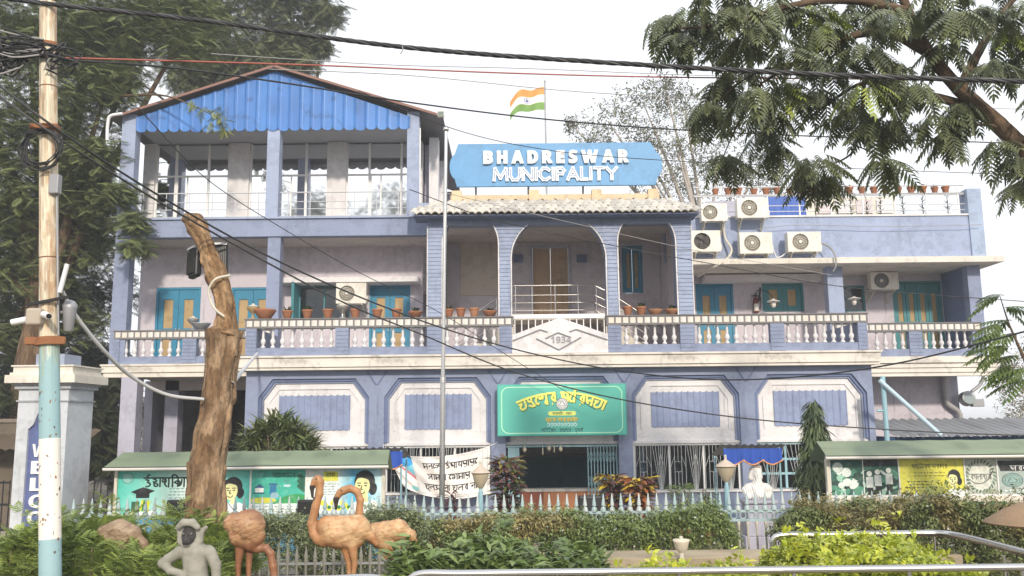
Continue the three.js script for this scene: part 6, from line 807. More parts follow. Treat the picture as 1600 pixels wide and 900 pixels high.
{ const p = P(1065, 864, 13.2), t = thing('garden_bollard', 'small cream cup-shaped garden light on a post among the hedges', 'garden light', [p.x, 0, -13.2]), h = p.y; part(t, 'post', rod([0, 0, 0], [0, h + 0.03, 0], 0.045, 0.035), MT.ivory); part(t, 'cup', lathe([[0.03, h], [0.09, h + 0.06], [0.11, h + 0.15], [0.12, h + 0.16], [0.12, h + 0.19], [0.001, h + 0.2]], 14), mat([0.70, 0.62, 0.48], 0.5)); part(t, 'knob', new THREE.SphereGeometry(0.03, 8, 6).translate(0, h + 0.21, 0), MT.ivory); }
{ const D = 11.2, p = P(1612, 816, D), t = thing('umbrella_canopy', 'beige concrete umbrella on a dark stem behind the steel rail', 'garden umbrella', [p.x, 0.1, -D]), h = p.y - 0.1; part(t, 'canopy', lathe([[0.001, h + 0.24], [0.12, h + 0.23], [0.30, h + 0.15], [0.44, h + 0.06], [0.54, h], [0.53, h - 0.02], [0.3, h + 0.03], [0.001, h + 0.08]], 28), mat([0.38, 0.27, 0.18], 0.85, { map: dirtMap })); part(t, 'stem', lathe([[0.001, 0], [0.16, 0], [0.10, 0.2], [0.08, h * 0.7], [0.1, h + 0.06], [0.001, h + 0.06]], 14), mat([0.06, 0.045, 0.035], 0.9)); part(t, 'knob', new THREE.SphereGeometry(0.07, 12, 8).translate(0, h + 0.27, 0), mat([0.35, 0.13, 0.07], 0.8)); }
setting('planter_kerb', rbx(X(665, 13.6, 870), X(1490, 13.6, 870), 0, Y(867, 13.6, 1000), -14.1, -13.3, 0.03), MT.concrete);
// ---------------------------------------------------------------- steel street railings
{
  const y = Y(884, 8.6, 1000), D = 8.6, a = P(640, 890, D), b = P(1640, 877, D), r = 0.036;
  const t = thing('steel_railing', 'stainless tube railing in front of the leafy bed and lime shrubs', 'railing', [a.x + 2, 0, -D]); const yy = 1.16;
  wpart(t, 'top_rail', tube([[a.x + 0.03, 0.13, -D], [a.x, yy - 0.10, -D], [a.x + 0.012, yy - 0.035, -D], [a.x + 0.09, yy, -D], [a.x + 0.5, yy + 0.002, -D], [a.x + 3, yy + 0.006, -D], [b.x + 0.6, yy + 0.01, -D]], r, 12, 160), MT.steel);
  for (const u of [1061, 1240, 1420, 1597]) { const p = X(u, D, 890); wpart(t, 'post', rod([p, 0.1, -D], [p, yy, -D], 0.022, 0.022, 10), MT.steel); } wpart(t, 'lower_rail', rod([a.x + 0.03, 0.5, -D], [b.x, 0.5, -D], 0.018), MT.steel);
  const c = P(607, 893, 8.3), t2 = thing('steel_railing', 'thick stainless tube railing with rounded end before the langur and flamingos', 'railing', [c.x - 2, 0, -8.3]), y2 = 1.165;
  wpart(t2, 'top_rail', tube([[c.x, 0.13, -8.3], [c.x, y2 - 0.12, -8.3], [c.x - 0.015, y2 - 0.04, -8.3], [c.x - 0.1, y2, -8.3], [c.x - 0.6, y2, -8.3], [c.x - 3, y2 - 0.01, -8.3], [-5.6, y2 - 0.02, -8.3]], 0.045, 12, 160), MT.steel); for (const u of [420, 220, 30]) { const p = X(u, 8.3, 895); wpart(t2, 'post', rod([p, 0.1, -8.3], [p, y2, -8.3], 0.025), MT.steel); }
  const d0 = P(1207, 840, 11.2), d1 = P(1465, 831, 11.2), d2 = P(1660, 878, 8.9), t3 = thing('steel_railing', 'stainless rail cornering round the back of the lime-green shrubs', 'railing', [d1.x, 0, -11.2]), y3 = (d0.y + d1.y) / 2 + 0.0;
  wpart(t3, 'top_rail', tube([[d0.x, 0.11, -11.2], [d0.x, y3 - 0.12, -11.2], [d0.x + 0.02, y3 - 0.03, -11.2], [d0.x + 0.1, y3, -11.2], [d0.x + 0.5, y3, -11.2], [d1.x - 0.1, y3 + 0.01, -11.2], [d1.x, y3 + 0.01, -11.17], [d1.x + 0.09, y3 + 0.01, -11.05], [d2.x, y3 + 0.005, -8.9]], 0.04, 12, 200), MT.steel); for (const x of [d0.x + 0.9, d1.x - 0.05]) wpart(t3, 'post', rod([x, 0.1, -11.2], [x, y3, -11.2], 0.02), MT.steel); wpart(t3, 'post', rod([d2.x - 0.3, 0.1, -9.4], [d2.x - 0.3, y3, -9.4], 0.02), MT.steel);
}
// ---------------------------------------------------------------- blue shed and bracing pole at the right wing
{
  const D = 22.3, x0 = bR + 0.16, x1 = x0 + 6, t = thing('tin_shed', 'low blue shed with corrugated grey roof beside the right wing', 'shed', [x0 + 3, 0, -D]), yE = Y(681, D, 1480);
  wpart(t, 'front_wall', sheetGeo(x0 + 0.1, x1, () => yE - 0.02, () => 0, (x) => 0.02 * Math.sin(x * 34), 200, -D - 0.3), mat([0.05, 0.13, 0.30], 0.6, { map: grimeMap })); wpart(t, 'side_wall', bx(x0 + 0.1, x0 + 0.16, 0, yE - 0.02, -D - 2.3, -D - 0.32), mat([0.10, 0.20, 0.36], 0.7));
  wpart(t, 'roof', grid(240, 3, (u, v) => [x0 - 0.05 + u * (x1 - x0 + 0.1), yE + v * 0.42 + 0.028 * Math.sin(u * (x1 - x0) * 27), -D + 0.15 - v * 2.5]), mat([0.30, 0.32, 0.36], 0.6, { map: grimeMap }));
  wpart(t, 'clerestory_rail', bx(x0 + 0.2, x1, yE - 0.2, yE - 0.16, -D - 0.28, -D - 0.22), MT.lightBlue); for (let k = 0; k < 9; k++) wpart(t, 'clerestory_bar', bx(x0 + 2 + k * 0.32, x0 + 2.03 + k * 0.32, yE - 0.5, yE - 0.2, -D - 0.27, -D - 0.24), MT.lightBlue);
  const p0 = P(1379, 588, 22.2), q = P(1470, 680, 22.0), q0 = P(1374, 594, 22.1), s = thing('bracing_pole', 'pale blue pipe post with slanting strut beside the shed', 'pole', [p0.x, 0, -22.2]); wpart(s, 'post', rod([p0.x, 0, -22.2], [p0.x, p0.y, -22.2], 0.06, 0.06, 10), MT.lightBlue); wpart(s, 'strut', rod([q0.x, q0.y, -22.1], [q.x, q.y, -22.0], 0.055, 0.055, 10), mat([0.45, 0.58, 0.66], 0.5)); wpart(s, 'cross_arm', rod([p0.x - 0.2, p0.y - 0.85, -22.2], [p0.x + 0.05, p0.y - 0.85, -22.2], 0.03), MT.lightBlue);
}
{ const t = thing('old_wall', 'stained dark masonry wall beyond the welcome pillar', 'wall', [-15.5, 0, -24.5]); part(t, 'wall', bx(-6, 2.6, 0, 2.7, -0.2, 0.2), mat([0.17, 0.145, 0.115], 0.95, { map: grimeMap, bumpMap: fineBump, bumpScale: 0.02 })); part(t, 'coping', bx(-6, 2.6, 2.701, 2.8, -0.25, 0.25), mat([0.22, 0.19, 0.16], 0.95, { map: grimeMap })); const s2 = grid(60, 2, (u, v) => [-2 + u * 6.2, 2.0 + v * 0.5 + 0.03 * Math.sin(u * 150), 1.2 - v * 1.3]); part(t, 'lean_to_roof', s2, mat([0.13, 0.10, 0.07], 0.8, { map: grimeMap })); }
// ---------------------------------------------------------------- utility pole
{
  const D = 9.2, bot = P(78.5, 890, D), top = P(75, 4, D), dir = top.clone().sub(bot), at = (v) => bot.clone().addScaledVector(dir, (890 - v) / 886), t = thing('utility_pole', 'rust-streaked steel utility pole with pale blue and white painted bands', 'utility pole', [bot.x, 0.1, -D]);
  const foot = bot.clone().addScaledVector(dir, -(bot.y - 0.1) / dir.y), full = top.clone().sub(foot), L = full.length(), vOf = (v) => at(v).sub(foot).length() / L;
  const tx = canvasTex(256, 2048, (c, w, h) => { const r = rng(71), yv = (v) => h * (1 - vOf(v)); c.fillStyle = '#d9cfb6'; c.fillRect(0, 0, w, h); c.fillStyle = '#93b3b8'; c.fillRect(0, yv(556), w, yv(700) - yv(556)); c.fillStyle = '#e9e4da'; c.fillRect(0, yv(700), w, yv(846) - yv(700)); c.fillStyle = '#97b7bc'; c.fillRect(0, yv(846), w, h);
    for (let k = 0; k < 900; k++) { const y = r() * yv(575), x = r() * w; c.globalAlpha = 0.10 + 0.30 * r(); c.fillStyle = ['#a07552', '#85593a', '#b9966b', '#efe8d6', '#7d7160'][Math.floor(r() * 5)]; c.beginPath(); c.ellipse(x, y, 2 + r() * 10, 6 + r() * 60, 0, 0, 7); c.fill(); }
    for (let k = 0; k < 160; k++) { const y = yv(556) + r() * (yv(640) - yv(556)), x = r() * w; c.globalAlpha = 0.10 + 0.2 * r(); c.fillStyle = r() > 0.5 ? '#b5b58c' : '#8e8c5e'; c.fillRect(x, yv(556), 1 + r() * 7, (y - yv(556)) * r() * 1.4); }
    for (let k = 0; k < 130; k++) { c.globalAlpha = 0.5 + 0.5 * r(); c.fillStyle = ['#6a4a36', '#8b5a3c', '#4c3a30'][Math.floor(r() * 3)]; const y = yv(600) + r() * (h - yv(600)); c.beginPath(); c.ellipse(r() * w, y, 1 + r() * 4, 1 + r() * 6, r() * 3, 0, 7); c.fill(); } c.globalAlpha = 1; c.strokeStyle = '#6f4326'; c.lineWidth = 4; for (const v of [148, 425]) { c.beginPath(); c.moveTo(0, yv(v)); c.lineTo(w, yv(v)); c.stroke(); } });
  const g = new THREE.CylinderGeometry(M(13, D), M(16.5, D), L, 20, 24, true); g.applyQuaternion(new THREE.Quaternion().setFromUnitVectors(new THREE.Vector3(0, 1, 0), full.clone().normalize())); const mid = foot.clone().add(top).multiplyScalar(0.5); g.translate(mid.x, mid.y, mid.z); wpart(t, 'shaft', g, mat(0xffffff, 0.6, { map: tx, bumpMap: re(fineBump, 2, 14), bumpScale: 0.004 }));
  const rust = mat([0.34, 0.15, 0.07], 0.9, { map: grimeMap }); const band = (v0, v1, k) => { const a = at(v0), b = at(v1); wpart(t, 'clamp_band', rod(b.toArray(), a.toArray(), M(15.5 * k, D), M(15.5 * k, D), 16), rust); }; band(548, 560, 1.35); band(213, 222, 1.15); band(76, 82, 1.2); { const a = at(554); wpart(t, 'clamp_plate', rbx(a.x - M(31, D), a.x + M(31, D), a.y - 0.04, a.y + 0.04, a.z + 0.06, a.z + 0.1, 0.01), rust); const b2 = at(218); wpart(t, 'cross_plate', rbx(b2.x - M(22, D), b2.x + M(22, D), b2.y - 0.02, b2.y + 0.03, b2.z + 0.06, b2.z + 0.12, 0.008), rust); }
  wpart(t, 'conduit', tube([at(300).add(new THREE.Vector3(0.11, 0, 0.05)), at(420).add(new THREE.Vector3(0.115, 0, 0.05)), at(545).add(new THREE.Vector3(0.12, 0, 0.05))], 0.012, 6), MT.greyMetal);
  { const a = at(310); wpart(t, 'meter_box', rbx(a.x + 0.06, a.x + 0.16, a.y - 0.11, a.y + 0.1, a.z + 0.03, a.z + 0.12, 0.01), MT.greyMetal); }
  { const a = at(462), pv = rod([a.x + 0.17, a.y - 0.13, a.z + 0.1], [a.x + 0.23, a.y + 0.17, a.z + 0.1], 0.025); wpart(t, 'white_conduit', pv, MT.pvc); const b = at(497); wpart(t, 'bracket_strap', bar([b.x - 0.16, b.y - 0.02, b.z + 0.12], [b.x + 0.26, b.y + 0.06, b.z + 0.12], 0.03), MT.blackMatte); wpart(t, 'junction_box', rbx(b.x - 0.14, b.x + 0.02, b.y - 0.24, b.y - 0.06, b.z + 0.09, b.z + 0.2, 0.03), mat([0.42, 0.36, 0.29], 0.8)); }
  const c1 = at(524), cA = cctv([c1.x - 0.14, c1.y - 0.0, c1.z + 0.1], -1.45, 'white security camera pointing outward from the utility pole', MT.whiteMetal, 0.72), cB = cctv([c1.x + 0.02, c1.y + 0.04, c1.z + 0.16], 0.75, 'white security camera pointing toward the building from the utility pole', MT.whiteMetal, 0.72);
  { const a = at(515), s = thing('pole_lamp', 'grey tapered street lamp housing behind the utility pole cameras', 'lamp', [a.x + 0.2, a.y, a.z - 0.02]); s.scale.setScalar(0.78); part(s, 'housing', lathe([[0.001, -0.22], [0.06, -0.2], [0.09, 0.1], [0.1, 0.14], [0.06, 0.2], [0.001, 0.22]], 14), MT.greyMetal); part(s, 'arm', rod([-0.14, 0.05, 0], [0, 0.05, 0], 0.02), MT.greyMetal); }
  // coil and tangle
  const c = at(255), coil = thing('cable_coil', 'loose coil of black cable hung on the utility pole', 'cable', [c.x, c.y, c.z + 0.14]), rr = rng(81); for (let k = 0; k < 11; k++) { const R = 0.15 + rr() * 0.055, pts = []; for (let q = 0; q < 14; q++) { const th = q / 14 * 6.283; pts.push([Math.cos(th) * R * (1 + 0.1 * rr()) + (rr() - 0.5) * 0.02, Math.sin(th) * R * (1.05 + 0.1 * rr()), (rr() - 0.5) * 0.05]); } part(coil, 'loop', tube(pts, 0.0065, 5, 60, true), MT.cable, [(rr() - 0.5) * 0.05, (rr() - 0.5) * 0.05, 0]); }
  const tg = at(92), tan = thing('cable_tangle', 'dense tangle of black cables wrapped at the head of the utility pole', 'cable', [tg.x, tg.y, tg.z + 0.1]); for (let k = 0; k < 44; k++) { const s = k % 4 === 0 ? 1 : -1, L2 = s < 0 ? 0.25 + rr() * 0.55 : 0.15 + rr() * 0.4, y = (rr() - 0.5) * 0.2; part(tan, 'strand', tube([[0.05 * (rr() - 0.5), y, 0.02 + rr() * 0.05], [s * L2 * 0.4, y + (rr() - 0.5) * 0.14, 0.05 + rr() * 0.05], [s * L2, y * 1.3 + (rr() - 0.4) * 0.24, (rr() - 0.5) * 0.16], [s * L2 * 0.7, y - rr() * 0.3, (rr() - 0.5) * 0.2], [s * L2 * (0.2 + rr() * 0.3), y - rr() * 0.2, 0.05]], 0.006 + rr() * 0.005, 5, 40), rr() > 0.8 ? MT.cableGrey : MT.cable); }
}
// ---------------------------------------------------------------- dead trunk with floodlights
{
  const D = 11.5, W3 = (u, v) => P(u, v, D), b = W3(335, 980), t = thing('dead_tree_trunk', 'lopped dead tree trunk with peeling brown bark and a thin upper stump', 'tree trunk', [b.x, 0.1, -D]);
  wpart(t, 'trunk', taper([[b.x - 0.12, 0.05, -D], W3(318, 880), W3(322, 780), W3(330, 700), W3(340, 640), W3(345, 580), W3(349, 545), W3(351, 516)], [0.33, 0.28, 0.22, 0.195, 0.18, 0.178, 0.19, 0.215], 72, 26, 0.10, 5, 0.032), MT.barkDead);
  wpart(t, 'cut_face', (() => { const g = new THREE.SphereGeometry(0.225, 26, 10, 0, 6.283, 0, 1.57).scale(1, 0.4, 1); g.rotateZ(-0.22); const p = W3(351, 518); return g.translate(p.x, p.y - 0.03, p.z); })(), mat([0.62, 0.54, 0.44], 0.95, { map: barkMap, bumpMap: barkBump, bumpScale: 0.02 }));
  wpart(t, 'upper_stump', taper([W3(353, 530), W3(352, 480), W3(346, 452), W3(337, 427), W3(326, 397), W3(319, 376), W3(307, 354), W3(301, 338)], [0.14, 0.10, 0.10, 0.125, 0.085, 0.08, 0.115, 0.07], 48, 16, 0.2, 8, 0.025), mat([0.76, 0.69, 0.58], 0.95, { map: barkMap, bumpMap: barkBump, bumpScale: 0.03 }));
  wpart(t, 'knot', (() => { const g = new THREE.IcosahedronGeometry(0.135, 4), p = g.attributes.position; for (let i = 0; i < p.count; i++) { const k = 0.72 + 0.5 * noise3(p.getX(i) * 14 + 5, p.getY(i) * 14 + 5, p.getZ(i) * 14 + 5, 9); p.setXYZ(i, p.getX(i) * k * 1.05, p.getY(i) * k * 0.9, p.getZ(i) * k); } g.computeVertexNormals(); return g.translate(...W3(302, 345).toArray()); })(), MT.barkDead); wpart(t, 'broken_twig', taper([W3(302, 735), W3(296, 730), W3(293, 722)], [0.05, 0.04, 0.015], 8, 4, 0.2, 3), MT.barkDead);
  wpart(t, 'rope', tube([W3(361, 432).add(new THREE.Vector3(0.02, 0, 0.1)), W3(345, 440).add(new THREE.Vector3(0, 0, 0.2)), W3(334, 455).add(new THREE.Vector3(0, 0, 0.18)), W3(335, 470).add(new THREE.Vector3(0, 0, 0.17)), W3(345, 487).add(new THREE.Vector3(0, 0, 0.2)), W3(355, 497).add(new THREE.Vector3(0.02, 0, 0.18))], 0.016, 7, 60), MT.ivory);
  for (const [u, v, s, l] of [[305, 410, -1, 'black ribbed floodlight on the bare-sky side of the dead trunk'], [344, 404, 1, 'black ribbed floodlight on the building side of the dead trunk']]) { const p = P(u, v, D + (s > 0 ? 0.18 : 0.05)), f = thing('trunk_floodlight', l, 'floodlight', p.toArray()); f.rotation.set(-0.1, s * 0.5 - 0.25, 0.06); part(f, 'housing', rbx(-0.105, 0.105, -0.215, 0.215, -0.05, 0.05, 0.035, 3), MT.black); part(f, 'cooling_fins', merge(Array.from({ length: 8 }, (_, k) => bx(-0.085 + k * 0.023, -0.078 + k * 0.023, -0.17, 0.15, 0.051, 0.075))), MT.blackMatte); part(f, 'hinge', bx(-0.09, 0.09, 0.17, 0.2, 0.051, 0.08), MT.greyMetal); part(f, 'arm', rod([-s * 0.05, 0.05, -0.05], [-s * 0.16, 0.0, 0.0], 0.02), MT.greyMetal); }
}
// ---------------------------------------------------------------- overhead cables
const ovh = 'thin overhead wires';
function cable(label, pts, r, m = MT.cable, group) { const V = pts.map((p) => P(...p)), t = thing('overhead_cable', label, 'cable', V[0].toArray(), group); wpart(t, 'wire', tube(V, r, 6, V.length * 14), m); }
{ // thick twisted bundle
  const V = [[-60, -12, 9.1], [76, 6, 9.1], [300, 30, 9.0], [635, 74, 8.8], [1000, 101, 8.5], [1300, 117, 8.2], [1680, 130, 8]].map((p) => P(...p)), c = new THREE.CatmullRomCurve3(V), t = thing('twisted_cable', 'thick twisted black power cable sagging across the whole sky', 'cable', V[1].toArray());
  for (let s = 0; s < 4; s++) { const pts = []; for (let i = 0; i <= 420; i++) { const u = i / 420, p = c.getPointAt(u), a = u * 70 * Math.PI / 1.6 + s * Math.PI / 2; p.y += Math.cos(a) * 0.013; p.z += Math.sin(a) * 0.013; pts.push(p); } wpart(t, 'strand', tube(pts, 0.0135, 6, 640), s === 3 ? mat([0.06, 0.06, 0.062], 0.45) : MT.cable); }
  const p = c.getPointAt(0.43); wpart(t, 'cable_tie', tube([[p.x, p.y, p.z + 0.03], [p.x + 0.005, p.y - 0.05, p.z + 0.03], [p.x - 0.02, p.y - 0.09, p.z + 0.03]], 0.006, 5), MT.cableGrey);
}
cable('red cable running from the utility pole across the gable peak', [[88, 90, 9.25], [300, 96, 9.6], [520, 103, 10.2], [760, 113, 11], [1010, 120, 12], [1390, 124, 13]], 0.0105, mat([0.36, 0.10, 0.07], 0.6));
cable('black wire crossing the blue gable and the flag toward the right tree', [[90, 93, 9.25], [250, 104, 10], [420, 126, 11], [640, 160, 12.5], [860, 187, 14], [1100, 205, 15], [1640, 226, 18]], 0.0125);
cable('faint grey wire running level just under the red cable', [[330, 84, 12], [600, 101, 13], [820, 107, 14], [1100, 118, 15], [1640, 130, 17]], 0.007, MT.cableGrey, ovh); cable('faint grey wire passing between gable peak and flag top', [[420, 108, 12], [640, 118, 13], [900, 143, 14], [1200, 158, 15], [1640, 172, 17]], 0.007, MT.cableGrey, ovh); cable('thin black wire drooping from the gable slope across the roof sign', [[560, 142, 13], [720, 205, 14], [860, 235, 15], [1030, 250, 16], [1300, 262, 17], [1640, 275, 18]], 0.007, MT.cable, ovh);
cable('long black cable sweeping down across the balcony and up to the right', [[-30, 112, 9.0], [80, 195, 9.05], [210, 282, 10], [395, 388, 12], [540, 455, 14], [690, 512, 16], [830, 552, 18], [960, 578, 19], [1090, 592, 18], [1230, 590, 16], [1400, 568, 14], [1640, 508, 12]], 0.014, mat([0.03, 0.03, 0.032], 0.5));
cable('grey-black cable dropping across the balcony and below the turquoise board', [[-30, 130, 9.0], [80, 208, 9.02], [210, 292, 10], [395, 398, 12], [540, 474, 14], [660, 523, 16], [800, 580, 18], [950, 620, 19], [1150, 652, 19], [1400, 672, 19], [1640, 682, 19]], 0.014, mat([0.045, 0.043, 0.042], 0.5));
cable('thin dark wire slanting from the sky over the left verandah', [[215, 168, 12], [330, 285, 15], [450, 362, 17], [560, 425, 19], [690, 490, 21], [800, 560, 22], [930, 640, 22.4]], 0.008); cable('thin dark wire slanting across the arched porch and right verandah', [[640, 296, 20], [760, 340, 21], [930, 378, 22], [1100, 410, 22.5], [1310, 447, 23], [1640, 474, 24]], 0.011); cable('thin wire crossing the tiled awning and right parapet', [[690, 300, 21], [880, 345, 22], [1090, 392, 23], [1300, 430, 24]], 0.008, MT.cableGrey);
cable('faint wire stretched along the top of the right parapet', [[1180, 358, 25.3], [1240, 352, 25.3], [1380, 354, 25.3], [1534, 351, 25.3]], 0.009, MT.cableGrey);
cable('pale conduit hose sagging from the utility pole to the dead trunk', [[97, 455, 9.35], [118, 492, 9.6], [160, 545, 10], [208, 590, 10.6], [262, 617, 11], [318, 624, 11.3]], 0.022, mat([0.50, 0.50, 0.50], 0.5)); cable('pale conduit rising from the dead trunk to the balcony corner', [[362, 600, 11.4], [380, 578, 14], [402, 552, 22.8]], 0.03, MT.pvc);

// ---------------------------------------------------------------- vegetation
const LM = (c, tr = 0.25, r = 0.65) => mat(c, r, { physical: true, transmission: tr, thickness: 0, vertexColors: false });
function blade(L, W, droop, n = 3, fold = 0.2) { return grid(2, n, (u, v) => { const w = W * Math.pow(Math.sin(Math.PI * (0.06 + 0.9 * v)), 0.8); return [(u - 0.5) * w, Math.abs(u - 0.5) * w * fold - droop * v * v * L, v * L]; }); }
function frondGeo(pairs, L, pL, pW, droop) { // compound leaf along +z
  const l = [tube([[0, 0, 0], [0, -droop * 0.25 * L, L * 0.5], [0, -droop * L, L]], 0.004 * L / 0.5, 3, 6)];
  for (let k = 0; k < pairs; k++) for (const s of [-1, 1]) { const f = (k + 0.8) / pairs, ln = pL * (0.55 + 0.45 * Math.sin(Math.PI * Math.min(1, f * 0.9 + 0.12))), g = blade(ln, pW, 0.35, 2); g.rotateY(s * (1.15 - 0.35 * f)); g.rotateZ(-s * 0.15); g.translate(0, -droop * f * f * L, f * L); l.push(g); }
  const e = blade(pL * 0.7, pW, 0.4, 2); e.translate(0, -droop * L, L); l.push(e); return merge(l);
}
function clumpGeo(n, R, L, W, seed, up = 0.3) { const r = rng(seed), l = []; for (let k = 0; k < n; k++) { const g = blade(L * (0.7 + 0.6 * r()), W, 0.25, 2); g.rotateX(-up - (r() - 0.5) * 1.4); g.rotateY(r() * 6.283); g.translate((r() - 0.5) * 2 * R, (r() - 0.5) * 2 * R, (r() - 0.5) * 2 * R); l.push(g); } return merge(l); }
function scatter(parent, name, geo, m, items) { // items: {p, yaw, pitch, roll, s, c}
  const o = shade(new THREE.InstancedMesh(geo, m, items.length)), d = new THREE.Object3D(); d.rotation.order = 'YXZ'; o.name = name; o.userData.kind = 'stuff';
  let t = parent; while (!bases.has(t)) t = t.parent; const b = bases.get(t);
  items.forEach((q, i) => { d.position.set(q.p[0] - b.x, q.p[1] - b.y, q.p[2] - b.z); d.rotation.set(q.pitch ?? 0, q.yaw ?? 0, q.roll ?? 0); d.scale.setScalar(q.s ?? 1); d.updateMatrix(); o.setMatrixAt(i, d.matrix); o.setColorAt(i, q.c ?? new THREE.Color(1, 1, 1)); });
  parent.add(o); return o;
}
const tint = (r, a, b) => { const k = r(), j = 0.8 + 0.4 * r(); return new THREE.Color().setRGB((a[0] + (b[0] - a[0]) * k) * j, (a[1] + (b[1] - a[1]) * k) * j, (a[2] + (b[2] - a[2]) * k) * j); };
const leafWhite = mat(0xffffff, 0.65), leafFar = mat(0xffffff, 0.75);
const frondNear = frondGeo(8, 0.42, 0.17, 0.042, 0.30), frondMid = frondGeo(10, 0.5, 0.17, 0.03, 0.25), clumpFar = clumpGeo(9, 0.22, 0.16, 0.07, 4), clumpSmall = clumpGeo(10, 0.085, 0.055, 0.022, 7, 0.6), clumpNeedle = clumpGeo(14, 0.06, 0.15, 0.012, 9, 0.7), clumpFern = (() => { const r = rng(15), l = [], f = frondGeo(6, 0.13, 0.055, 0.013, 0.45); for (let k = 0; k < 4; k++) { const g = f.clone(); g.rotateX(-0.5 - r() * 0.7); g.rotateY(r() * 6.283); g.translate((r() - 0.5) * 0.1, (r() - 0.5) * 0.08, (r() - 0.5) * 0.1); l.push(g); } return merge(l); })(), clumpBroad = clumpGeo(5, 0.07, 0.15, 0.06, 11, 0.35), clumpLime = clumpGeo(6, 0.06, 0.085, 0.042, 13, 0.8);
// fill ellipsoidal leaf masses, denser toward the skin
function mass(r, c, R, n, ca, cb, out, s = 1, hang = 0.2) { for (let k = 0; k < n; k++) { const a = r() * 6.283, y = 2 * r() - 1, q = Math.sqrt(1 - y * y), rad = Math.pow(r(), 0.45), wob = 0.75 + 0.5 * noise3(c[0] + q * Math.cos(a) * 2, c[1] + y * 2, c[2] + q * Math.sin(a) * 2, 3); out.push({ p: [c[0] + R[0] * rad * wob * q * Math.cos(a), c[1] + R[1] * rad * wob * y, c[2] + R[2] * rad * wob * q * Math.sin(a)], yaw: r() * 6.283, pitch: hang + (r() - 0.5) * 1.0, roll: (r() - 0.5) * 0.8, s: s * (0.7 + 0.6 * r()), c: tint(r, ca, cb) }); } }
function limb(parent, name, pts, radii, seed, m = MT.bark) { return wpart(parent, name, taper(pts, radii, 10, 6, 0.12, seed), m); }

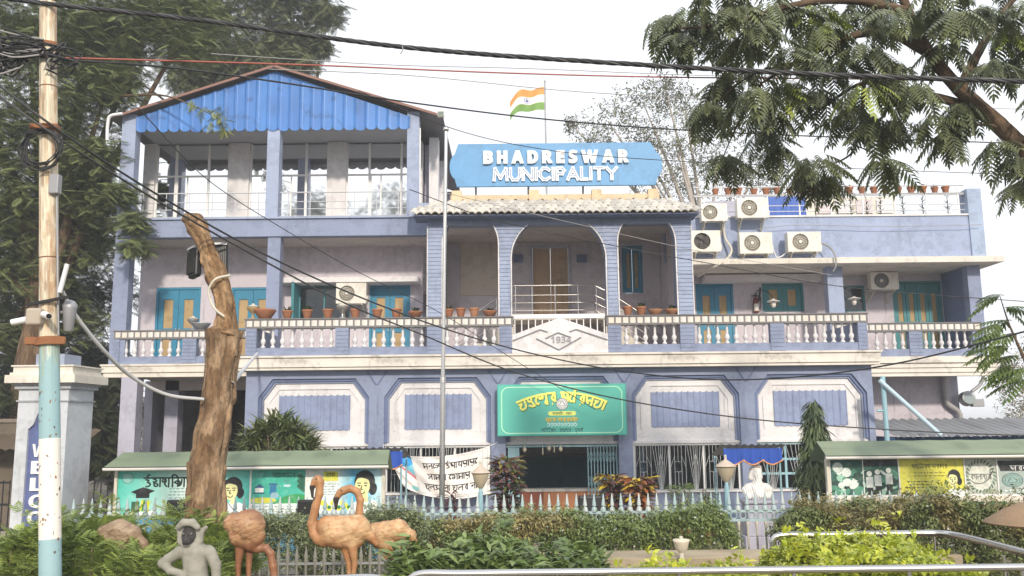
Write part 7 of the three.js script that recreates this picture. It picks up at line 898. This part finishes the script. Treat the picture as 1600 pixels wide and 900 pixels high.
// ---- spreading tree at the left, in front of the wing
{
  const darkBark = mat([0.17, 0.155, 0.14], 0.95, { map: barkMap, bumpMap: barkBump, bumpScale: 0.02 }), t = thing('shade_tree', 'huge dark spreading tree shading the blue wing and utility pole', 'tree', [-15.2, 0, -27.5]), r = rng(401), it = [], dk = [0.070, 0.092, 0.036], lt = [0.23, 0.27, 0.10], base = new THREE.Vector3(-15.2, 0, -27.5);
  limb(t, 'trunk', [base, [-15.0, 3, -27.4], [-14.6, 6, -27.2], [-14.4, 8.5, -27]], [0.65, 0.5, 0.45, 0.4], 3);
  const cl = [[-60, 60, 26, 130], [40, 40, 26, 110], [140, 60, 26, 90], [230, 40, 27, 85], [-20, 190, 25.5, 110], [110, 170, 26, 85], [170, 130, 25.8, 55], [20, 300, 26, 95], [120, 280, 26.5, 70], [-60, 400, 27, 110], [60, 420, 27.5, 80], [140, 380, 28, 55], [10, 520, 28.5, 70], [110, 500, 29, 60], [150, 240, 25.2, 40], [300, 30, 28, 70], [190, 300, 24.9, 30], [208, 345, 24.8, 24], [215, 385, 24.8, 20], [160, 20, 26, 90], [300, 75, 26.5, 45], [80, 110, 25.6, 80], [60, 230, 26, 90], [150, 320, 26.6, 55], [20, 370, 27, 90]];
  cl.forEach(([u, v, D, rp], k) => { const c = P(u, v, D), R = M(rp, D); mass(r, c.toArray(), [R, R * 0.72, R * 1.1], Math.round(90 + rp * (k >= 16 ? 3.5 : 10)), dk, lt, it, 0.72, 0.1); const hub = new THREE.Vector3(-14.4, 6 + (k % 3) * 1.1, -27.1); if (rp > 50) limb(t, 'limb', [hub, hub.clone().lerp(c, 0.5).add(new THREE.Vector3(0, 0.5, 0)), c], [0.2, 0.12, 0.03], 20 + k); });
  { const c = P(338, 182, 24.3); limb(t, 'limb', [P(190, 150, 25.6), P(260, 150, 24.8), c], [0.05, 0.025, 0.008], 99); for (const [a, b2] of [[345, 172], [330, 195], [352, 200], [338, 180], [318, 170], [300, 160], [346, 188]]) { const q = P(a, b2, 24.3); for (let k = 0; k < 9; k++) it.push({ p: [q.x + (r() - 0.5) * 0.2, q.y + (r() - 0.5) * 0.2, q.z + (r() - 0.5) * 0.2], yaw: r() * 6.28, pitch: r(), s: 0.4 + 0.3 * r(), c: tint(r, [0.10, 0.13, 0.03], [0.32, 0.34, 0.08]) }); } }
  scatter(t, 'crown', frondMid, leafWhite, it);
  const u = thing('shade_tree', 'tall dark tree rising behind the blue gabled roof', 'tree', [-10, 0, -39]), it2 = [], r2 = rng(402); limb(u, 'trunk', [[-10, 0, -39], [-9.8, 6, -39], [-9.4, 11, -39], [-9, 16, -39]], [0.6, 0.5, 0.4, 0.25], 6);
  [[385, 85, 38, 38], [435, 68, 38.5, 42], [415, 100, 37, 30], [470, 95, 37.5, 24], [450, 85, 38, 30], [300, 125, 38, 36], [345, 100, 38, 34], [250, 10, 38, 90], [340, 50, 38, 75], [420, 10, 38.5, 70], [470, 60, 39, 42], [505, 20, 39, 38], [180, 100, 38, 60], [330, -40, 38, 90], [300, 100, 38, 50], [500, 70, 39, 20], [450, -30, 38, 60]].forEach(([a, b, D, rp], k) => { const c = P(a, b, D), R = M(rp, D); mass(r2, c.toArray(), [R, R * 0.75, R], Math.round(60 + rp * 9), [0.07, 0.085, 0.04], [0.19, 0.215, 0.09], it2, 0.95, 0.3); limb(u, 'limb', [[-9.3, 9 + (k % 3), -39], new THREE.Vector3(-9.3, 11, -39).lerp(c, 0.55).add(new THREE.Vector3(0, 0.4, 0)), c], [0.14, 0.08, 0.02], 40 + k, darkBark); }); scatter(u, 'crown', frondMid, leafWhite, it2);
  const b = thing('background_thicket', 'dark leafy thicket filling the gap beyond the welcome pillar', 'tree', [-18, 0, -33]), it3 = [], r3 = rng(403); limb(b, 'trunk', [[-18, 0, -33], [-17.8, 3, -33], [-17.5, 6, -33]], [0.4, 0.3, 0.15], 9);
  [[150, 600, 31, 45], [190, 640, 33, 45], [165, 665, 31, 45], [150, 710, 31, 42], [185, 720, 32, 42], [175, 590, 32, 40], [130, 660, 30, 40], [90, 620, 30, 50], [-10, 620, 27, 50], [-40, 430, 33, 110], [60, 480, 33, 90], [150, 450, 34, 70], [20, 570, 33, 70], [110, 560, 33, 60], [160, 560, 34, 40], [-60, 300, 33, 110], [80, 350, 34, 90], [150, 330, 34, 60]].forEach(([a, b2, D, rp], k) => { const c = P(a, b2, D), R = M(rp, D); mass(r3, c.toArray(), [R, R * 0.8, R], Math.round(rp * 7), [0.025, 0.035, 0.015], [0.065, 0.08, 0.03], it3, 1.0, 0.3); limb(b, 'limb', [[-17.7, 4, -33], new THREE.Vector3(-17.7, 5, -33).lerp(c, 0.5), c], [0.12, 0.08, 0.03], 60 + k); }); scatter(b, 'crown', frondMid, leafWhite, it3);
}
// ---- pale tree behind the roof sign
{
  const D = 42, t = thing('pale_tree', 'pale sparse tree rising behind the blue roof sign', 'tree', [8, 0, -D]), r = rng(410), it = [], fk = [9.5, 9, -D];
  limb(t, 'trunk', [[8, 0, -D], [8.2, 4, -D], fk], [0.5, 0.4, 0.3], 4, mat([0.40, 0.36, 0.32], 0.95, { map: barkMap }));
  [[950, 190, 42], [1005, 160, 50], [1070, 165, 48], [1055, 225, 55], [1120, 240, 52], [1185, 262, 42], [925, 228, 34], [1000, 225, 46], [893, 195, 16], [1215, 285, 30], [1150, 285, 40], [1080, 285, 50], [1020, 280, 45], [1040, 140, 30]].forEach(([u, v, rp], k) => { const c = P(u, v, D + (k % 3) - 1), R = M(rp, D); mass(r, c.toArray(), [R, R * 0.9, R], Math.round(rp * 2.6), [0.16, 0.165, 0.10], [0.30, 0.30, 0.19], it, 0.9, 0.1); limb(t, 'limb', [fk, new THREE.Vector3(...fk).lerp(c, 0.5).add(new THREE.Vector3(0, 0.4, 0)), c], [0.16, 0.09, 0.03], 80 + k, mat([0.40, 0.36, 0.32], 0.95)); });
  scatter(t, 'crown', clumpFar, leafFar, it);
  const s = thing('roadside_scrub', 'pale olive scrub trees beyond the right wing', 'tree', [24, 0, -42]), r2 = rng(411), it2 = []; limb(s, 'trunk', [[24, 0, -42], [24.3, 2.5, -42], [24.6, 5, -42]], [0.3, 0.22, 0.1], 5); [[1590, 600, 40], [1620, 560, 50], [1600, 640, 40], [1575, 580, 18], [1660, 620, 60], [1580, 665, 22]].forEach(([u, v, rp]) => { const c = P(u, v, 42), R = M(rp, 42); mass(r2, c.toArray(), [R, R * 0.8, R], Math.round(rp * 2.6), [0.12, 0.115, 0.05], [0.30, 0.24, 0.13], it2, 0.8); }); scatter(s, 'crown', clumpFar, leafFar, it2);
}
// ---- feathery tree reaching in from the right
{
  const D = 12.2, t = thing('feathery_tree', 'feathery-leaved tree whose branches reach over the roof sign from the right', 'tree', [9.6, 0, -12.6]), r = rng(420), it = [];
  const dkB = mat([0.27, 0.25, 0.23], 0.95, { map: barkMap, bumpMap: barkBump, bumpScale: 0.02 }), B = (name, pts, w, s) => limb(t, name, pts.map((p) => (p.length === 3 && p[0] > 40 ? P(p[0], p[1], p[2]) : new THREE.Vector3(...p))), w, s, dkB);
  B('trunk', [[9.6, 0, -12.6], [9.4, 2.5, -12.5], [1760, 430, 12.4], [1660, 320, 12.3], [1590, 225, 12.2]], [0.32, 0.26, 0.21, 0.165, 0.13], 3);
  B('limb', [[1590, 225, 12.2], [1545, 180, 12.2], [1500, 140, 12.2], [1450, 80, 12.2], [1420, 20, 12.2], [1390, -60, 12.2]], [0.13, 0.115, 0.10, 0.085, 0.07, 0.05], 5); B('limb', [[1555, 190, 12.2], [1505, 165, 12.3], [1455, 150, 12.4], [1405, 138, 12.5], [1350, 130, 12.6], [1290, 165, 12.8], [1240, 205, 12.9]], [0.085, 0.075, 0.06, 0.045, 0.032, 0.022, 0.012], 7);
  B('limb', [[1450, 80, 12.2], [1385, 50, 12], [1320, 60, 11.8], [1250, 95, 11.7], [1190, 130, 11.6]], [0.09, 0.07, 0.05, 0.03, 0.015], 9); B('limb', [[1420, 20, 12.2], [1330, 0, 12], [1230, 10, 11.8], [1150, 35, 11.6], [1060, 45, 11.5]], [0.08, 0.06, 0.045, 0.03, 0.012], 11); B('limb', [[1500, 140, 12.2], [1530, 80, 12.4], [1560, 30, 12.5], [1600, -20, 12.6]], [0.08, 0.06, 0.05, 0.03], 13); B('limb', [[1350, 130, 12.6], [1345, 190, 12.5], [1330, 240, 12.4], [1285, 262, 12.3]], [0.035, 0.022, 0.015, 0.008], 15); B('limb', [[1330, 225, 12.4], [1355, 235, 12.4], [1380, 250, 12.4]], [0.012, 0.009, 0.006], 17); B('limb', [[1575, 205, 12.2], [1540, 195, 12.1], [1490, 198, 12], [1455, 195, 12]], [0.03, 0.022, 0.015, 0.008], 18); B('limb', [[1190, 130, 11.6], [1150, 200, 11.7], [1130, 245, 11.8]], [0.02, 0.013, 0.006], 19); B('limb', [[1250, 95, 11.7], [1170, 120, 11.7], [1115, 165, 11.8]], [0.02, 0.014, 0.006], 21);
  const cl = [[1040, 35, 36], [1075, 25, 36], [1110, 45, 40], [1150, 25, 42], [1060, 62, 30], [1140, 75, 36], [1185, 50, 40], [1210, 15, 40], [1150, 115, 28], [1125, 130, 20], [1108, 172, 34], [1180, 150, 34], [1200, 180, 36], [1195, 215, 28], [1132, 250, 26], [1275, 258, 38], [1255, 272, 26], [1380, 252, 22], [1240, 90, 46], [1285, 55, 44], [1265, 20, 40], [1325, 30, 44], [1300, 105, 46], [1345, 85, 44], [1350, 140, 36], [1330, 180, 36], [1365, 195, 32], [1400, 195, 26], [1460, 190, 28], [1480, 210, 20], [1400, 110, 36], [1430, 140, 30], [1390, 30, 44], [1440, 30, 40], [1490, 30, 36], [1480, 80, 32], [1530, 25, 38], [1570, 60, 40], [1550, 105, 32], [1600, 20, 42], [1590, 100, 36], [1560, 225, 20], [1585, 250, 18], [1592, 290, 18], [1500, 165, 24], [1225, 140, 30], [1270, 150, 30], [1360, -10, 46], [1240, -30, 46], [1130, -20, 46], [1480, -20, 46], [1600, -30, 50], [1650, 60, 50], [1640, 150, 40], [1215, 235, 20], [1290, 280, 20]];
  const lime = [[1270, 38], [1415, 52], [1232, 128], [1350, 128], [1590, 55], [1285, 72], [1300, 50]];
  const near = (u, v) => lime.some((q) => Math.hypot(q[0] - u, q[1] - v) < 30);
  cl.forEach(([u, v, rp], k) => { const dd = D + (r() - 0.5) * 1.6 - (v > 150 ? 0 : 0.3), c = P(u, v, dd), R = M(rp, dd), n = Math.round(6 + rp * 0.56);
    for (let q = 0; q < n; q++) { const a = r() * 6.283, rad = Math.sqrt(r()) * R * 0.75, L = near(u, v) && q % 3 === 0; it.push({ p: [c.x + Math.cos(a) * rad, c.y + (0.55 - Math.pow(rad / R, 2)) * R * 0.7 + (r() - 0.5) * R * 0.3, c.z + Math.sin(a) * rad * 0.8], yaw: Math.PI / 2 - a + (r() - 0.5) * 0.8, pitch: 0.25 + 0.9 * r(), roll: (r() - 0.5) * 0.6, s: 0.45 + 0.65 * r(), c: L ? tint(r, [0.20, 0.26, 0.03], [0.30, 0.36, 0.05]) : tint(r, [0.065, 0.086, 0.033], [0.165, 0.19, 0.07]) }); } });
  scatter(t, 'crown', frondNear, LM([1, 1, 1], 0.30), it);
  // young shoot at the edge
  const s = thing('young_sapling', 'young feathery sapling with bright green fronds beside the right wing', 'tree', [P(1640, 700, 14).x, 0, -14]), it2 = [], st = [[P(1640, 700, 14).x, 0, -14], P(1628, 640, 14), P(1600, 560, 14), P(1578, 510, 14), P(1562, 462, 14)]; limb(s, 'stem', st, [0.05, 0.04, 0.025, 0.015, 0.006], 2);
  [[1562, 462, -1], [1570, 480, 1], [1575, 500, -1], [1560, 505, -1], [1585, 520, -1], [1575, 540, -1], [1560, 545, -1], [1600, 540, 1], [1590, 555, -1], [1600, 575, -1], [1580, 570, -1], [1605, 500, 1], [1565, 520, -1], [1598, 590, -1]].forEach(([u, v, sd], k) => { const c = P(u, v, 14 + (k % 3) * 0.15); for (let q = 0; q < 4; q++) it2.push({ p: c.toArray(), yaw: sd * 1.5 + (r() - 0.5) * 1.2, pitch: -0.15 + r() * 0.7, roll: (r() - 0.5) * 0.6, s: 0.8 + 0.5 * r(), c: tint(r, [0.08, 0.14, 0.02], [0.22, 0.30, 0.06]) }); });
  scatter(s, 'crown', frondNear, LM([1, 1, 1], 0.35), it2);
}
// ---- hedges
function hedge(name, label, boxes, geo, m, n, ca, cb, seed, opt = {}) { // boxes: [u0,u1,vTop,D0,D1,yBottom]
  const a = P((boxes[0][0] + boxes[0][1]) / 2, boxes[0][2], boxes[0][3]), t = thing(name, label, opt.cat ?? 'hedge', [a.x, 0.1, -boxes[0][3]]), r = rng(seed), it = [], fl = [], area = boxes.map((b) => (b[1] - b[0]) * (b[4] - b[3] + 0.8)), tot = area.reduce((p, q) => p + q, 0), stems = [];
  boxes.forEach(([u0, u1, vt, D0, D1, yb], bi) => { const x0 = X(u0, D0, vt), x1 = X(u1, D0, vt), top = Y(vt, D0, (u0 + u1) / 2), cnt = Math.round(n * area[bi] / tot);
    for (let k = 0; k < cnt; k++) { const fx = r(), fz = r(), e = 1 - Math.pow(Math.abs(2 * fx - 1), 4) * 0.35, hgt = (top - yb) * e * (0.62 + 0.34 * noise3(x0 + fx * (x1 - x0) * 1.6 + 50, fz * 2, bi, seed) + 0.14 * noise3(fx * (x1 - x0) * 6 + 50, fz * 5, bi, seed + 5)) * (r() < (opt.loose ?? 0.06) ? 1 + 0.3 * r() : 1), skin = r(), f = skin < 0.55 ? 1 - 0.12 * r() : r(), z = skin < 0.55 ? -D0 - fz * (D1 - D0) : -D0 - Math.pow(r(), 2.2) * (D1 - D0) * 0.6 + (r() - 0.5) * 0.08, y = yb + hgt * f; if (opt.loose && f < 0.45 && r() < 0.5) continue; const q = { p: [x0 + fx * (x1 - x0), y, z - (f > 0.85 ? 0.1 : 0) - (opt.slope ?? 0) * f], yaw: r() * 6.283, pitch: (r() - 0.5) * 0.9, roll: (r() - 0.5) * 0.9, s: (opt.s ?? 1) * (opt.loose ? 0.5 + 1.0 * r() : 0.7 + 0.6 * r()), c: opt.patch && noise3(fx * (x1 - x0) * 2.2 + x0 * 2.2, y * 3, bi + 3, seed + 1) > 0.63 ? tint(r, opt.patch[0], opt.patch[1]) : tint(r, ca, cb) }; it.push(q); if (opt.flower && r() < opt.flower) fl.push({ p: [q.p[0], q.p[1] + 0.03, q.p[2] + 0.07], yaw: r() * 6, pitch: r(), s: 0.7 + 0.6 * r(), c: new THREE.Color(0.8, 0.8, 0.74) }); }
    for (let k = 0; k < Math.max(2, (x1 - x0) * 4); k++) { const x = x0 + r() * (x1 - x0), z = -D0 - r() * (D1 - D0) * 0.8; stems.push(rod([x, 0.02, z], [x + (r() - 0.5) * 0.2, yb + (top - yb) * (0.6 + 0.25 * r()), z + (r() - 0.5) * 0.1], 0.014, 0.006, 5)); } });
  const tw = wpart(t, 'stems', merge(stems), mat([0.20, 0.15, 0.10], 0.95)); tw.userData.kind = 'stuff'; scatter(t, 'foliage', geo, m, it); if (fl.length) scatter(t, 'blossoms', blossom, mat(0xffffff, 0.7), fl); return t;
}
const blossom = merge([0, 1, 2, 3, 4].map((k) => { const g = blade(0.024, 0.02, 0.1, 1); g.rotateX(-0.5); g.rotateY(k * 1.2566); return g; }));
hedge('feathery_hedge', 'bright green feathery hedge behind the langur statue', [[-40, 145, 830, 9.75, 10.9, 0.2], [140, 232, 872, 9.75, 10.1, 0.2], [225, 372, 832, 10.6, 11.1, 0.2], [225, 330, 858, 9.75, 10.5, 0.2], [140, 232, 842, 10.7, 11.1, 0.2]], clumpFern, LM([1, 1, 1], 0.3), 7000, [0.15, 0.22, 0.035], [0.36, 0.44, 0.09], 501);
hedge('flowering_hedge', 'olive flowering hedge behind the flamingo statues', [[362, 480, 806, 13.4, 14.1, 0.45], [545, 660, 801, 13.5, 14.2, 0.4], [470, 560, 840, 13.6, 14.2, 0.3]], clumpSmall, LM([1, 1, 1], 0.2), 4600, [0.13, 0.165, 0.065], [0.28, 0.32, 0.15], 502, { flower: 0.06, loose: 0.14 });
hedge('flowering_hedge', 'olive hedge with white blossoms below the cloth banner and gate', [[648, 730, 812, 14.3, 15.0, 0.5], [722, 806, 812, 14.2, 15.0, 0.5], [800, 925, 802, 14.2, 15.1, 0.45]], clumpSmall, LM([1, 1, 1], 0.2), 5400, [0.12, 0.17, 0.045], [0.28, 0.34, 0.11], 503, { loose: 0.14, flower: 0.06, patch: [[0.26, 0.22, 0.075], [0.36, 0.31, 0.12]] });
hedge('flowering_hedge', 'olive hedge with white blossoms beside the cream garden light', [[918, 1012, 812, 14.2, 15.0, 0.35], [1010, 1152, 801, 14.2, 15.1, 0.3]], clumpSmall, LM([1, 1, 1], 0.2), 4800, [0.12, 0.17, 0.04], [0.27, 0.34, 0.10], 504, { loose: 0.15, flower: 0.06 });
hedge('flowering_hedge', 'large rust-tinged flowering hedge in front of the yellow poster', [[1232, 1345, 796, 13.9, 14.8, 0.3], [1335, 1440, 790, 13.7, 14.8, 0.3], [1425, 1545, 774, 13.4, 14.6, 0.3], [1535, 1680, 788, 13.2, 14.6, 0.3]], clumpSmall, LM([1, 1, 1], 0.2), 11000, [0.115, 0.16, 0.045], [0.28, 0.31, 0.10], 505, { loose: 0.12, flower: 0.025, s: 1.05, patch: [[0.22, 0.19, 0.065], [0.31, 0.26, 0.10]] });
hedge('broadleaf_bed', 'glossy broad-leaved green plants behind the stainless railing', [[600, 700, 872, 9.3, 10.0, 0.3], [690, 840, 843, 9.6, 10.6, 0.3], [830, 965, 868, 9.2, 10.0, 0.3]], clumpBroad, LM([1, 1, 1], 0.25, 0.45), 1700, [0.10, 0.16, 0.035], [0.27, 0.36, 0.11], 506, { cat: 'plant bed' });
hedge('lime_shrubs', 'lime yellow-green shrubs enclosed by the stainless rails', [[1224, 1310, 846, 9.9, 11.0, 0.3], [1290, 1450, 848, 9.7, 10.9, 0.3], [1400, 1500, 850, 9.4, 10.6, 0.3], [960, 1240, 876, 8.75, 9.2, 0.3], [1235, 1575, 874, 8.75, 9.3, 0.3]], clumpLime, LM([1, 1, 1], 0.35, 0.5), 5200, [0.34, 0.42, 0.03], [0.66, 0.68, 0.08], 507, { cat: 'shrub' });
// ---- low inner fence among the flamingos
{ const D = 12.6, x0 = X(385, D, 870), x1 = X(600, D, 870), t = thing('low_spear_fence', 'low grey spear fence in front of the flowering hedge by the flamingos', 'fence', [(x0 + x1) / 2, 0, -D]), y = Y(880, D, 480); wpart(t, 'rail', bx(x0, x1, y - 0.02, y + 0.01, -D - 0.015, -D + 0.015), MT.greyMetal); wpart(t, 'foot_rail', bx(x0, x1, 0.2, 0.23, -D - 0.015, -D + 0.015), MT.greyMetal); const sp = lathe([[0.001, 0.24], [0.03, 0.08], [0.02, 0.06], [0.035, 0.03], [0.02, 0], [0.014, -y + 0.1], [0.001, -y + 0.1]], 8), fm = mat([0.26, 0.26, 0.23], 0.7, { map: grimeMap }); for (let k = 0; k < 15; k++) wput(t, 'spear', sp, fm, [x0 + (k + 0.5) * (x1 - x0) / 15, y, -D]); }
// ---- single plants
{ // drooping evergreen
  const D = 18.8, b = P(1280, 790, D), top = P(1282, 624, D), t = thing('drooping_evergreen', 'narrow drooping evergreen tree between bust and poster shelter', 'tree', [b.x, 0, -D]), r = rng(520), it = [], h = top.y; limb(t, 'trunk', [[b.x, 0, -D], [b.x + 0.02, h * 0.5, -D], [b.x + 0.01, h - 0.1, -D]], [0.07, 0.045, 0.01], 2); const g = blade(0.27, 0.042, 0.3, 3); for (let k = 0; k < 120; k++) { const f = (k + r()) / 120, y = h - Math.pow(f, 0.85) * (h - 0.4), R = (0.03 + 0.43 * Math.pow(f, 0.7)) * (0.7 + 0.5 * r()), a = k * 2.4 + r(), lt = r(); for (let q = 0; q < 20; q++) { const aa = a + (r() - 0.5) * 1.5, rr = R * (0.7 + 0.4 * r()); it.push({ p: [b.x + Math.cos(aa) * rr, y + (r() - 0.5) * 0.12, -D + Math.sin(aa) * rr], yaw: Math.PI / 2 - aa + (r() - 0.5) * 1.6, pitch: 0.35 + 0.9 * r(), roll: (r() - 0.5), s: 0.7 + 0.5 * r(), c: lt > 0.6 ? tint(r, [0.09, 0.13, 0.04], [0.19, 0.23, 0.09]) : tint(r, [0.045, 0.075, 0.025], [0.12, 0.155, 0.06]) }); } } scatter(t, 'foliage', g, LM([1, 1, 1], 0.15, 0.45), it); }
{ // strap-leaved bush behind the left shelter
  const D = 20.2, t = thing('strap_leaf_bush', 'dense strap-leaved bush rising behind the poster shelter', 'shrub', [P(438, 790, D).x, 0, -D]), r = rng(521), it = [], stems = [], g = blade(0.46, 0.05, 0.5, 5), bx0 = P(438, 790, D).x; for (let k = 0; k < 84; k++) { const a = r() * 6.283, q = Math.sqrt(r()), u = 438 + Math.cos(a) * q * 66, v = 722 - (1 - q * q * 0.9) * 62 - r() * 10 + Math.sin(a) * 6, c = P(u, v + 10, D + Math.sin(a) * q * 0.9); stems.push(rod([bx0 + (c.x - bx0) * 0.3, 0, -D], c.toArray(), 0.025, 0.018, 5)); const dry = r() > 0.8; for (let j = 0; j < 22; j++) it.push({ p: c.toArray(), yaw: r() * 6.283, pitch: -1.3 + r() * 1.5, roll: (r() - 0.5) * 0.4, s: 0.65 + 0.5 * r(), c: dry ? tint(r, [0.24, 0.26, 0.09], [0.36, 0.36, 0.15]) : tint(r, [0.08, 0.115, 0.035], [0.22, 0.26, 0.09]) }); } const st = wpart(t, 'stems', merge(stems), mat([0.22, 0.18, 0.12], 0.95)); st.userData.kind = 'stuff'; scatter(t, 'foliage', g, LM([1, 1, 1], 0.15, 0.5), it); }
function croton(u0, u1, v0, D, label, cols, seed, n = 260, L = 0.22, W = 0.055) { const c = P((u0 + u1) / 2, v0, D), w = M(u1 - u0, D) / 2, h = c.y, t = thing('croton_plant', label, 'plant', [c.x, 0, -D]), r = rng(seed), it = [], st = []; const p = part(t, 'pot', potGeo, MT.terracottaPale); p.scale.setScalar(1.6); for (let k = 0; k < 7; k++) { const a = k * 0.9, x = Math.cos(a) * w * 0.6, z = Math.sin(a) * w * 0.6; st.push(rod([0, 0.3, 0], [x, h * (0.75 + 0.2 * r()), z], 0.012, 0.007, 5)); } part(t, 'stems', merge(st), mat([0.20, 0.14, 0.10], 0.9)).userData.kind = 'stuff'; for (let k = 0; k < n; k++) { const a = r() * 6.283, f = Math.pow(r(), 0.7), R = w * Math.sqrt(r()) * (0.45 + 0.55 * f) * 0.8; it.push({ p: [c.x + Math.cos(a) * R, 0.35 + f * (h - 0.42), -D + Math.sin(a) * R], yaw: Math.PI / 2 - a + (r() - 0.5), pitch: -0.7 + 0.9 * r(), roll: (r() - 0.5) * 0.8, s: 0.7 + 0.5 * r(), c: (() => { const k2 = cols[Math.floor(r() * (f > 0.75 ? cols.length : cols.length - 1))]; return tint(r, k2, [k2[0] * 1.3, k2[1] * 1.3, k2[2] * 1.3]); })() }); } scatter(t, 'foliage', blade(L, W, 0.3, 3), LM([1, 1, 1], 0.2, 0.4), it); }
const rd = [0.14, 0.045, 0.05], mv = [0.20, 0.11, 0.10], gn = [0.10, 0.12, 0.03], yl = [0.62, 0.46, 0.04];
croton(768, 815, 712, 20, 'tall maroon croton at the gate beside the folded blue leaf', [rd, mv, gn, [0.30, 0.25, 0.06]], 530, 620, 0.26, 0.085); croton(940, 970, 738, 20, 'yellow-topped croton beside the scissor gate', [rd, [0.10, 0.05, 0.05], mv, yl, yl], 531, 330, 0.25, 0.085); croton(976, 1018, 742, 19.6, 'broad red and yellow croton below the iron grille', [rd, mv, [0.34, 0.13, 0.05], yl, yl], 532, 460, 0.26, 0.09); croton(697, 716, 765, 19, 'small dark red cordyline by the steel mast', [[0.10, 0.03, 0.035], [0.13, 0.05, 0.05]], 533, 90, 0.28, 0.05); croton(1040, 1086, 752, 19.4, 'round bright green thuja bush below the iron grille', [[0.07, 0.13, 0.02], [0.13, 0.19, 0.035], [0.19, 0.25, 0.05]], 534, 900, 0.13, 0.018); croton(1094, 1112, 760, 19.2, 'slim upright green succulent beside the thuja bush', [[0.08, 0.13, 0.03], [0.16, 0.20, 0.06]], 535, 130, 0.24, 0.03); croton(660, 672, 785, 18.6, 'thin pale green shoot below the cloth banner', [[0.14, 0.19, 0.05], [0.20, 0.24, 0.07]], 536, 60, 0.2, 0.03);
// tall roadside tree across the street, mirrored in the roof room glass
{ const t = thing('street_tree', 'tall leafy street tree across the road', 'tree', [-14, 0, 32]), r = rng(540), it = []; limb(t, 'trunk', [[-14, 0, 32], [-13.8, 7, 32], [-13.5, 15, 32], [-13, 22, 32]], [0.7, 0.55, 0.4, 0.2], 8); [[-16, 22, 32, 3.6], [-11, 24, 31, 3.6], [-20, 24.5, 33, 3.2], [-8, 21, 32, 2.8], [-14, 19, 31, 3], [-22, 20.5, 32, 2.6], [-5, 23.5, 32, 2.4]].forEach(([x, y, z, R], k) => { mass(r, [x, y, z], [R, R * 0.75, R], 330, [0.035, 0.05, 0.02], [0.10, 0.13, 0.045], it, 1.6); limb(t, 'limb', [[-13.5, 15, 32], [(x - 13.5) / 2, (y + 15) / 2 + 0.5, (z + 32) / 2], [x, y, z]], [0.2, 0.12, 0.04], 90 + k); }); scatter(t, 'crown', frondMid, leafWhite, it); }

renderer.render(scene, camera);
